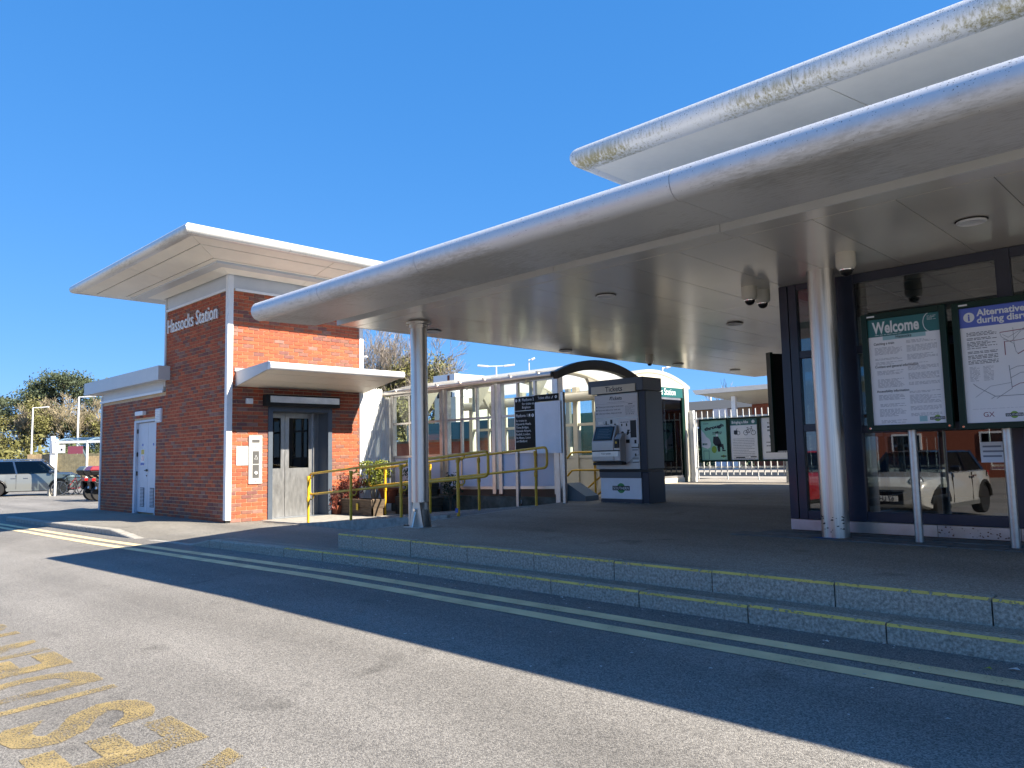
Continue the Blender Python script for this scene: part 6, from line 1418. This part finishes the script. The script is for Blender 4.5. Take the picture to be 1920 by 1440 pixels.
# ------------------------------------------------------------------ vehicles
def wheel(t, x, y, r, wd, rim, side, spokes=5):
    mb = MB(); mb.lathe([(r*.66, -wd/2), (r*.93, -wd/2), (r, -wd*.3), (r, wd*.3), (r*.93, wd/2), (r*.66, wd/2)], (x, y, r), 28, (0, 1, 0)); ty = part('tyre', mb, 'tyre', t, smooth=40, local=True)
    yy = y+side*wd*.36; mb = MB()
    mb.lathe([(r*.66, 0), (r*.60, side*.015), (r*.57, side*.005)], (x, yy, r), 28, (0, 1, 0)); mb.lathe([(r*.14, -.01), (r*.14, side*.02)], (x, yy, r), 14, (0, 1, 0))
    for k in range(spokes):
        a = 6.283*k/spokes+.3
        for q in (-.13, .13): mb.bar((x+r*.1*math.cos(a), yy+side*.012, r+r*.1*math.sin(a)), (x+r*.62*math.cos(a+q), yy+side*.004, r+r*.62*math.sin(a+q)), .02, .035, up=(0, 1, 0))
    part('rim', mb, rim, ty, smooth=40, local=True)
    mb = MB(); mb.lathe([(r*.64, 0), (r*.2, .0)], (x, yy-side*.05, r), 20, (0, 1, 0)); part('wheel_disc', mb, 'blackm', ty, local=True)
def car(loc, heading, lab, paint, L=4.1, W=1.76, Hb=.98, Hr=1.52, hood=1.25, tail=.55, wb=2.55, r=.33, roofm=None, rim='rim', arch_trim=None, plate=None, round_lamp=False, group=None, roof_rails=False, ws=.75, rearslope=.35, wheels_side=None):
    t = thing('parked_car', loc, lab, 'car', group, heading); w2 = W/2
    x0, x1 = -L/2, L/2; xf, xr = wb/2+.05, -wb/2+.05
    def bottom(x):
        z = .24
        for xw in (xf, xr):
            q = abs(x-xw)
            if q < r+.055: z = max(z, r+math.sqrt(max(0, (r+.055)**2-q*q)))
        if x > x1-.25: z = max(z, .24+.12*((x-x1+.25)/.25)**2)
        if x < x0+.25: z = max(z, .24+.14*((x0+.25-x)/.25)**2)
        return z
    xs = sorted(set([x0, x0+.03, x0+.10, x0+.25, x1-.25, x1-.10, x1-.03, x1]+[xw+(r+.056)*math.cos(a) for xw in (xf, xr) for a in [R(180*k/12) for k in range(13)]]+frange(x0+.4, x1-.4, 14)))
    xc1 = x1-hood; xc0 = x0+tail
    def deck(x):
        if x > xc1: 
            u = (x-xc1)/(x1-xc1); return Hb-.02-.10*u-.16*max(0, (u-.82)/.18)**2
        if x < xc0:
            u = (xc0-x)/(xc0-x0); return Hb-.0-.08*max(0, (u-.6)/.4)**2
        return Hb
    def half(x):
        q = min(1, max(0, (x1-x)/.55)); p = min(1, max(0, (x-x0)/.45))
        return w2*(1-.22*(1-q)**2.2)*(1-.16*(1-p)**2.2)
    def inset(x):
        return 0
    secs = []
    for x in xs:
        hw = half(x); zb = bottom(x); zt = deck(x); zs = min(zt-.04, max(zb+.05, .56))
        fx = 0
        secs.append([(x, -hw*.93, zb), (x, -hw*.985, zb+.03), (x, -hw, zs), (x, -hw*.985, (zs+zt)/2), (x, -hw*.93, zt-.03), (x, -hw*.84, zt), (x, -hw*.4, zt+.025), (x, hw*.4, zt+.025), (x, hw*.84, zt), (x, hw*.93, zt-.03), (x, hw*.985, (zs+zt)/2), (x, hw, zs), (x, hw*.985, zb+.03), (x, hw*.93, zb)])
    n = 14; mb = MB(); mb.add([p for s in secs for p in s], [(i*n+k, i*n+(k+1) % n, (i+1)*n+(k+1) % n, (i+1)*n+k) for i in range(len(xs)-1) for k in range(n)]+[tuple(range(n)), tuple(range((len(xs)-1)*n, len(xs)*n))[::-1]])
    body = part('body', mb, paint, t, smooth=38, local=True)
    part('underbody', MB().box(x0+.2, x1-.2, -w2*.8, w2*.8, .2, .42), 'blackm', t, local=True)
    for xw in (xf, xr): part('arch_liner', MB().box(xw-r-.04, xw+r+.04, -w2*.82, w2*.82, .3, r*2+.03), 'blackm', t, local=True)
    # greenhouse
    zt = Hb+.012; gb = [(xc0+.02, -w2*.86), (xc1+.04, -w2*.86), (xc1+.04, w2*.86), (xc0+.02, w2*.86)]
    gt = [(xc0+rearslope, -w2*.66), (xc1-ws, -w2*.66), (xc1-ws, w2*.66), (xc0+rearslope, w2*.66)]
    zr_ = Hr-.045; mb = MB(); mb.hexa([(a, b, zt-.03) for a, b in gb], [(a, b, zr_) for a, b in gt]); part('glazing', mb, 'glass_c', t, local=True)
    mb = MB(); cxs = frange(gt[0][0]-.06, gt[1][0]+.08, 8); rsec = []
    for x in cxs:
        u = (x-cxs[0])/(cxs[-1]-cxs[0]); k = 1-abs(2*u-1)**4*.6; zc = zr_-.012
        rsec += [(x, -w2*.69, zc), (x, -w2*.66, zc+.035*k), (x, -w2*.3, zc+.062*k), (x, w2*.3, zc+.062*k), (x, w2*.66, zc+.035*k), (x, w2*.69, zc)]
    m_ = 6; mb.add(rsec, [(i*m_+k, i*m_+(k+1) % m_, (i+1)*m_+(k+1) % m_, (i+1)*m_+k) for i in range(8) for k in range(m_)]+[tuple(range(m_)), tuple(range(8*m_, 9*m_))[::-1]]); part('roof', mb, roofm or paint, t, smooth=40, local=True)
    for s in (-1, 1):
        mb = MB()
        for (bx, tx, wd) in ((xc1+.02, gt[1][0]+.02, .05), (xc0+.05, gt[0][0]-.02, .10), (lerp(xc0, xc1, .47), lerp(gt[0][0], gt[1][0], .45), .07)):
            mb.bar((bx, s*w2*.865, Hb-.02), (tx, s*w2*.668, zr_), wd, .03, up=(0, 1, 0))
        part('pillar', mb, roofm or paint, t, local=True)
        mb = MB(); mb.box(xc1-.28, xc1-.12, s*(w2*.94), s*(w2*.94+.17), Hb+.0, Hb+.13); mi_ = part('mirror', mb, roofm or paint, t, local=True, bevel=.03)
        dx0 = lerp(xc0, xc1, .47)
        for x in (dx0, xc1-.10, dx0-.95):
            part('door_seam', MB().box(x-.005, x+.005, s*(w2*.975), s*(w2*1.003), .33 if x > xr+r+.1 else .8, Hb-.03), 'blackm', t, local=True)
        for x in (dx0-.20, dx0+.80 if False else xc1-1.28): part('door_handle', MB().box(x, x+.18, s*w2*.985, s*(w2*.985+.035), .83, .86), 'chrome', t, local=True)
        part('sill', MB().box(xr+r+.08, xf-r-.08, s*w2*.93, s*(w2*1.0+.008), .235, .32), 'blackm' if not arch_trim else 'car_grey', t, local=True)
        if arch_trim:
            for xw in (xf, xr):
                mb = MB(); pts = [(xw+(r+.075)*math.cos(R(8+164*k/14)), s*(half(xw+(r+.075)*math.cos(R(8+164*k/14)))*.99), max(.25, r+(r+.075)*math.sin(R(8+164*k/14)))) for k in range(15)]
                mb.tube(pts, .045, 6); part('arch_trim', mb, arch_trim, t, smooth=60, local=True)
        for xw in (xf, xr): wheel(t, xw, s*(w2-.115), r, .21, rim, s)
        # lamps
        hx = x1-.055; hw = half(hx)
        if round_lamp:
            mb = MB(); nx = Vector((1, s*.35, .28)).normalized(); mb.lathe([(.145, -.05), (.145, .0), (.132, .028)], (x1-.12, s*w2*.66, .765), 24, nx); hl = part('headlight', mb, 'black', t, smooth=40, local=True)
            mb = MB(); mb.lathe([(.127, .02), (.115, .04), (.06, .055), (0, .058)], (x1-.12, s*w2*.66, .765), 24, nx); part('lens', mb, 'headlamp', hl, smooth=50, local=True)
            mb = MB(); mb.lathe([(.055, .0), (.05, .03), (0, .034)], (x1-.055, s*w2*.70, .42), 16, nx); part('fog_light', mb, 'headlamp', t, smooth=50, local=True)
        else:
            mb = MB(); mb.hexa([(x1-.34, s*w2*.90, .66), (x1-.06, s*w2*.50, .66), (x1-.03, s*w2*.50, .68), (x1-.30, s*w2*.965, .68)], [(x1-.36, s*w2*.88, .80), (x1-.12, s*w2*.50, .77), (x1-.06, s*w2*.50, .76), (x1-.34, s*w2*.95, .80)]); part('headlight', mb, 'headlamp', t, local=True)
        mb = MB(); mb.box(x0-.0, x0+.12, s*w2*.62, s*w2*.87, .68, .92); part('tail_light', mb, 'tail', t, local=True, bevel=.01)
    part('grille', MB().box(x1-.06, x1+.012, -w2*.42, w2*.42, .33, .60), 'black', t, local=True, bevel=.03)
    mb = MB(); mb.box(x1+.005, x1+.016, -w2*.45, w2*.45, .60, .625); part('grille_bar', mb, 'chrome', t, local=True)
    pm_ = MB(); pm_.box(x1+.013, x1+.024, -.26, .26, .40, .51); pp = part('number_plate', pm_, 'print_w', t, local=True)
    if plate:
        s = .08/max(p[1] for p in glyphs('H')[0]); wd = glyph_w(plate, .02)*s
        mb = MB(); mb.text(plate, s, (x1+.0245, 0, .415), (0, 1, 0), (0, 0, 1), 'c', .001, sx=min(1, .46/wd), bold=.02); part('plate_lettering', mb, 'ink', pp, local=True)
    if roof_rails:
        for s in (-1, 1):
            mb = MB(); mb.tube([(gt[0][0], s*w2*.62, Hr-.02), (gt[0][0]+.1, s*w2*.62, Hr+.04), (gt[1][0]-.1, s*w2*.62, Hr+.04), (gt[1][0], s*w2*.62, Hr-.02)], .015, 6); part('roof_rail', mb, 'chrome', t, local=True)
    return t
GR = 'cars parked in the station car park'
HD = R(70)
car((-42.3, 10.05, -.2), HD, 'silver grey hatchback with dark roof nearest the cycle shelter', 'car_grey', L=4.3, W=1.82, Hb=1.04, Hr=1.66, hood=1.0, tail=.32, r=.34, roofm='car_blue', arch_trim='rim_d', group=GR, roof_rails=True, ws=.62, rearslope=.3)
car((-51.0, 12.1, -.2), HD, 'dark blue estate car with roof rails behind the silver grey hatchback', 'car_blue', L=4.8, W=1.9, Hb=1.06, Hr=1.74, hood=1.45, tail=.35, r=.37, group=GR, roof_rails=True, ws=.7, rearslope=.35)
car((-57.5, 16.2, -.2), HD, 'slate grey car with long bonnet behind the cycle shelter post', 'slate', L=4.6, W=1.85, Hb=1.05, Hr=1.6, hood=1.5, r=.35, group=GR)
car((-59.5, 11.6, -.2), HD, 'white car with only its roof showing above the dark blue estate', 'white', L=4.4, W=1.85, Hb=1.0, Hr=1.62, hood=1.2, r=.34, group=GR, ws=.8)
car((-68, 14.0, -.2), HD, 'black car farthest back in the car park row', 'car_black', L=4.4, W=1.85, Hb=1.0, Hr=1.55, hood=1.2, r=.34, group=GR, ws=.8)
GB = 'cars parked in the bays opposite the ticket hall'
car((-5.45, -2.0, zr(-5.45, -2.0)), R(94), 'pale silver small hatchback with round headlights mirrored in the hall window', 'car_white', L=3.85, W=1.74, Hb=.95, Hr=1.41, hood=1.15, tail=.4, wb=2.5, r=.315, roofm='car_black', rim='rim_d', arch_trim='blackm', plate='67 LHY', round_lamp=True, group=GB, ws=.5, rearslope=.32)
car((-8.55, -1.95, zr(-8.55, -1.95)), R(97), 'red hatchback mirrored in the narrow hall pane', 'car_red', L=4.0, W=1.76, Hb=.96, Hr=1.48, hood=1.15, tail=.4, r=.32, plate='HNC', group=GB)
# bicycles
def bicycle(loc, rz, lab, frame, group, lean=.0):
    t = thing('bicycle', loc, lab, 'bicycle', group, rz); r = .335
    for x, nm in ((-.52, 'wheel'), (.52, 'wheel')):
        mb = MB(); pts = [(x+r*math.cos(6.283*k/24), 0, r+r*math.sin(6.283*k/24)) for k in range(25)]; mb.tube(pts, .019, 6, False); wv = part(nm, mb, 'tyre', t, local=True)
        mb = MB(); pts = [(x+.31*math.cos(6.283*k/24), 0, r+.31*math.sin(6.283*k/24)) for k in range(25)]; mb.tube(pts, .011, 5, False)
        for k in range(10): a = 6.283*k/10; mb.tube([(x, 0, r), (x+.3*math.cos(a), 0, r+.3*math.sin(a))], .003, 3, False)
        part('rim', mb, 'rim', wv, local=True)
    mb = MB(); bb, sd, hd_, fr, rr_ = (-.08, 0, .30), (-.22, 0, .80), (.36, 0, .82), (.52, 0, r), (-.52, 0, r)
    for a, b in ((bb, sd), (sd, hd_), (bb, (.38, 0, .74)), (bb, rr_), (rr_, sd), (hd_, fr)): mb.tube([a, b], .017, 6)
    part('frame', mb, frame, t, local=True)
    mb = MB(); mb.tube([hd_, (.34, 0, .95), (.37, -.25, .97), (.30, -.29, .97)], .013, 6); mb.tube([(.34, 0, .95), (.37, .25, .97), (.30, .29, .97)], .013, 6); part('handlebar', mb, 'black', t, local=True)
    mb = MB(); mb.tube([sd, (-.25, 0, .92)], .014, 6); mb.hexa([(-.40, -.07, .92), (-.14, -.03, .92), (-.14, .03, .92), (-.40, .07, .92)], [(-.39, -.06, .96), (-.13, -.02, .95), (-.13, .02, .95), (-.39, .06, .96)]); part('saddle', mb, 'black', t, local=True)
    return t
BG = 'bicycles parked under the cycle shelter'
for i, (lab, fm, dx, rz) in enumerate((('grey bicycle nearest the shelter post', 'black', 0, 20), ('orange framed bicycle second from the shelter post', 'tail', .75, 26), ('dark bicycle in the middle of the parked row', 'car_blue', 1.4, 24), ('pale bicycle nearest the motorcycles', 'rim', 2.0, 28))):
    q = Vector(((-39.45, 11.1, -.2), (-39.62, 11.5, -.2), (-39.85, 11.85, -.2), (-40.05, 12.2, -.2))[i])
    bicycle(q, R(rz+50), lab, fm, BG)
# motorcycles with top boxes
def motorcycle(loc, rz, lab, boxm, group, bodym='black'):
    t = thing('motorcycle', loc, lab, 'motorcycle', group, rz)
    for x, r, wd in ((-.72, .31, .17), (.75, .31, .12)):
        mb = MB(); mb.lathe([(r*.62, -wd/2), (r*.9, -wd/2), (r, -wd*.2), (r, wd*.2), (r*.9, wd/2), (r*.62, wd/2)], (x, 0, r), 24, (0, 1, 0)); wv = part('wheel', mb, 'tyre', t, smooth=40, local=True)
        mb = MB(); mb.lathe([(r*.62, -.03), (r*.58, .03)], (x, 0, r), 24, (0, 1, 0))
        for k in range(6): a = 6.283*k/6; mb.bar((x, 0, r), (x+r*.6*math.cos(a), 0, r+r*.6*math.sin(a)), .03, .03, up=(0, 1, 0))
        part('rim', mb, 'rim', wv, local=True)
    mb = MB(); mb.hexa([(-.35, -.14, .30), (.40, -.14, .30), (.40, .14, .30), (-.35, .14, .30)], [(-.45, -.17, .66), (.42, -.18, .82), (.42, .18, .82), (-.45, .17, .66)]); part('engine', mb, 'rim_d', t, local=True, bevel=.04)
    mb = MB(); mb.hexa([(-.95, -.10, .70), (.1, -.15, .72), (.1, .15, .72), (-.95, .10, .70)], [(-.98, -.08, .86), (.1, -.13, .84), (.1, .13, .84), (-.98, .08, .86)]); part('seat', mb, 'black', t, local=True, bevel=.03)
    mb = MB(); mb.hexa([(.08, -.17, .72), (.75, -.20, .60), (.75, .20, .60), (.08, .17, .72)], [(.08, -.15, 1.02), (.70, -.20, 1.12), (.70, .20, 1.12), (.08, .15, 1.02)]); part('fairing', mb, bodym, t, local=True, bevel=.05)
    mb = MB(); mb.hexa([(.60, -.15, 1.12), (.74, -.15, 1.10), (.74, .15, 1.10), (.60, .15, 1.12)], [(.42, -.12, 1.42), (.44, -.12, 1.42), (.44, .12, 1.42), (.42, .12, 1.42)]); part('windscreen', mb, 'poly', t, local=True)
    mb = MB(); mb.tube([(.55, -.38, 1.08), (.6, 0, 1.1), (.55, .38, 1.08)], .016, 6); mb.box(.5, .6, -.48, -.36, 1.16, 1.26); mb.box(.5, .6, .36, .48, 1.16, 1.26); part('handlebar', mb, 'black', t, local=True)
    mb = MB(); mb.hexa([(-1.12, -.24, .98), (-.62, -.24, .98), (-.62, .24, .98), (-1.12, .24, .98)], [(-1.22, -.29, 1.16), (-.58, -.29, 1.16), (-.58, .29, 1.16), (-1.22, .29, 1.16)]); bxp = part('top_box', mb, 'black', t, local=True, bevel=.04)
    mb = MB(); mb.hexa([(-1.22, -.29, 1.165), (-.58, -.29, 1.165), (-.58, .29, 1.165), (-1.22, .29, 1.165)], [(-1.10, -.22, 1.33), (-.66, -.20, 1.33), (-.66, .20, 1.33), (-1.10, .22, 1.33)]); part('box_lid', mb, boxm, bxp, local=True, bevel=.04)
    mb = MB(); mb.bar((-.7, 0, .85), (-.95, 0, 1.0), .2, .04); part('box_rack', mb, 'rim_d', t, local=True)
    mb = MB(); mb.box(-1.06, -.92, -.13, .13, .76, .88); part('tail_light', mb, 'tail', t, local=True, bevel=.02)
    mb = MB(); mb.tube([(.1, -.2, .32), (-.5, -.24, .38), (-.98, -.26, .52)], .055, 10); part('exhaust', mb, 'rim', t, local=True, smooth=40)
    for s in (-1, 1): part('pannier', MB().hexa([(-.95, s*.16, .42), (-.45, s*.16, .42), (-.45, s*.33, .45), (-.95, s*.33, .45)], [(-1.0, s*.16, .78), (-.42, s*.16, .78), (-.42, s*.3, .74), (-1.0, s*.3, .74)]), 'rim_d', t, local=True, bevel=.03)
    mb = MB(); mb.bar((.72, 0, .35), (.55, 0, 1.05), .10, .05); part('fork', mb, 'rim', t, local=True)
    return t
MG = 'motorcycles parked by the brick wing'
motorcycle((-33.1, 10.65, -.2), R(102), 'motorcycle with black and grey top box, left of the red topped one', 'slate', MG)
motorcycle((-31.75, 10.55, -.2), R(98), 'motorcycle with red lidded top box half hidden behind the brick wing', 'dirtred', MG)
# house and hedge across the road, seen in the hall glazing
ho = thing('brick_house', (-6, -30, -.5), 'red brick house across the road mirrored in the hall glazing', 'house')
part('wall', MB().box(-16, 6, -36, -28, -.8, 5.2), 'redbrick', ho)
mb = MB(); mb.prism([(-37, 5.2), (-27.4, 5.2), (-32.2, 8.6)], 'x', -16.5, 6.5); rf = part('roof', mb, 'roofdark', ho)
for i in range(5):
    for z in (.6, 3.2):
        x = -14.5+i*4.2; wv = part('window', MB().box(x, x+1.5, -28.0, -27.93, z, z+1.3), 'white', ho); part('pane', MB().box(x+.1, x+1.4, -27.93, -27.92, z+.1, z+1.2), 'glass_l', wv)

# ------------------------------------------------------------------ litter
rng = random.Random(77); mb = MB()
for i in range(150):
    x = rng.uniform(-9, 0); y = 5.0-abs(rng.gauss(0, .22)) if rng.random() < .65 else rng.uniform(3.4, 4.9); s = rng.uniform(.004, .016); z = zr(x, y)+.006
    a = rng.uniform(0, 6.28); c_, s_ = math.cos(a)*s, math.sin(a)*s
    mb.add([(x-c_, y-s_, z), (x+s_*.5, y-c_*.5, z+.003), (x+c_, y+s_, z), (x-s_*.5, y+c_*.5, z+.004)], [(0, 1, 2, 3)])
part('litter', mb, 'litter', kind='stuff')
def scrap(name, x, y, s, m_, lab, cat):
    z = zr(x, y)+.006; t = part(name, MB().add([(x-s, y-s*.3, z), (x, y-s*.5, z+.008), (x+s, y-s*.1, z+.003), (x+s*.3, y+s*.5, z+.012), (x-s*.5, y+s*.4, z+.004)], [(0, 1, 2, 3, 4)]).add([(x-s*.2, y, z+.004), (x+s*.4, y-s*.1, z+.016), (x+s*.5, y+s*.3, z+.006)], [(0, 1, 2)]), m_); props(t, lab, cat)
scrap('fallen_leaf', -1.16, 4.80, .022, 'leafy', 'yellow green fallen leaf on asphalt near the kerb', 'leaf')
scrap('paper_scrap', -1.05, 4.86, .03, 'litter', 'torn white paper scrap lying right of the fallen leaf', 'litter')
scrap('paper_scrap', -2.05, 4.84, .022, 'litter', 'crumpled white paper scrap between the kerb and the yellow lines', 'litter')
scrap('paper_scrap', -4.3, 4.93, .018, 'litter', 'small white paper scrap in the gutter before the middle step', 'litter')
# far wooded slope behind everything
rng = random.Random(91); mb = MB()
for _ in range(14000):
    u = rng.random(); x = -150+60*rng.random()-20*u; y = -10+110*u; z = abs(rng.gauss(2.6, 1.6))*(.75+.4*math.sin(y*.11)+.2*math.sin(y*.37))
    a = Vector((rng.gauss(0, 1), rng.gauss(0, 1), rng.gauss(0, 1)+.3)).normalized(); t_ = a.orthogonal().normalized(); b_ = a.cross(t_); s_ = rng.uniform(.3, .75); p = Vector((x-22, y, z-.4))
    mb.add([p-t_*s_, p-b_*s_*.5, p+t_*s_, p+b_*s_*.5], [(0, 1, 2, 3)])
part('woodland', mb, 'farwood', kind='stuff')
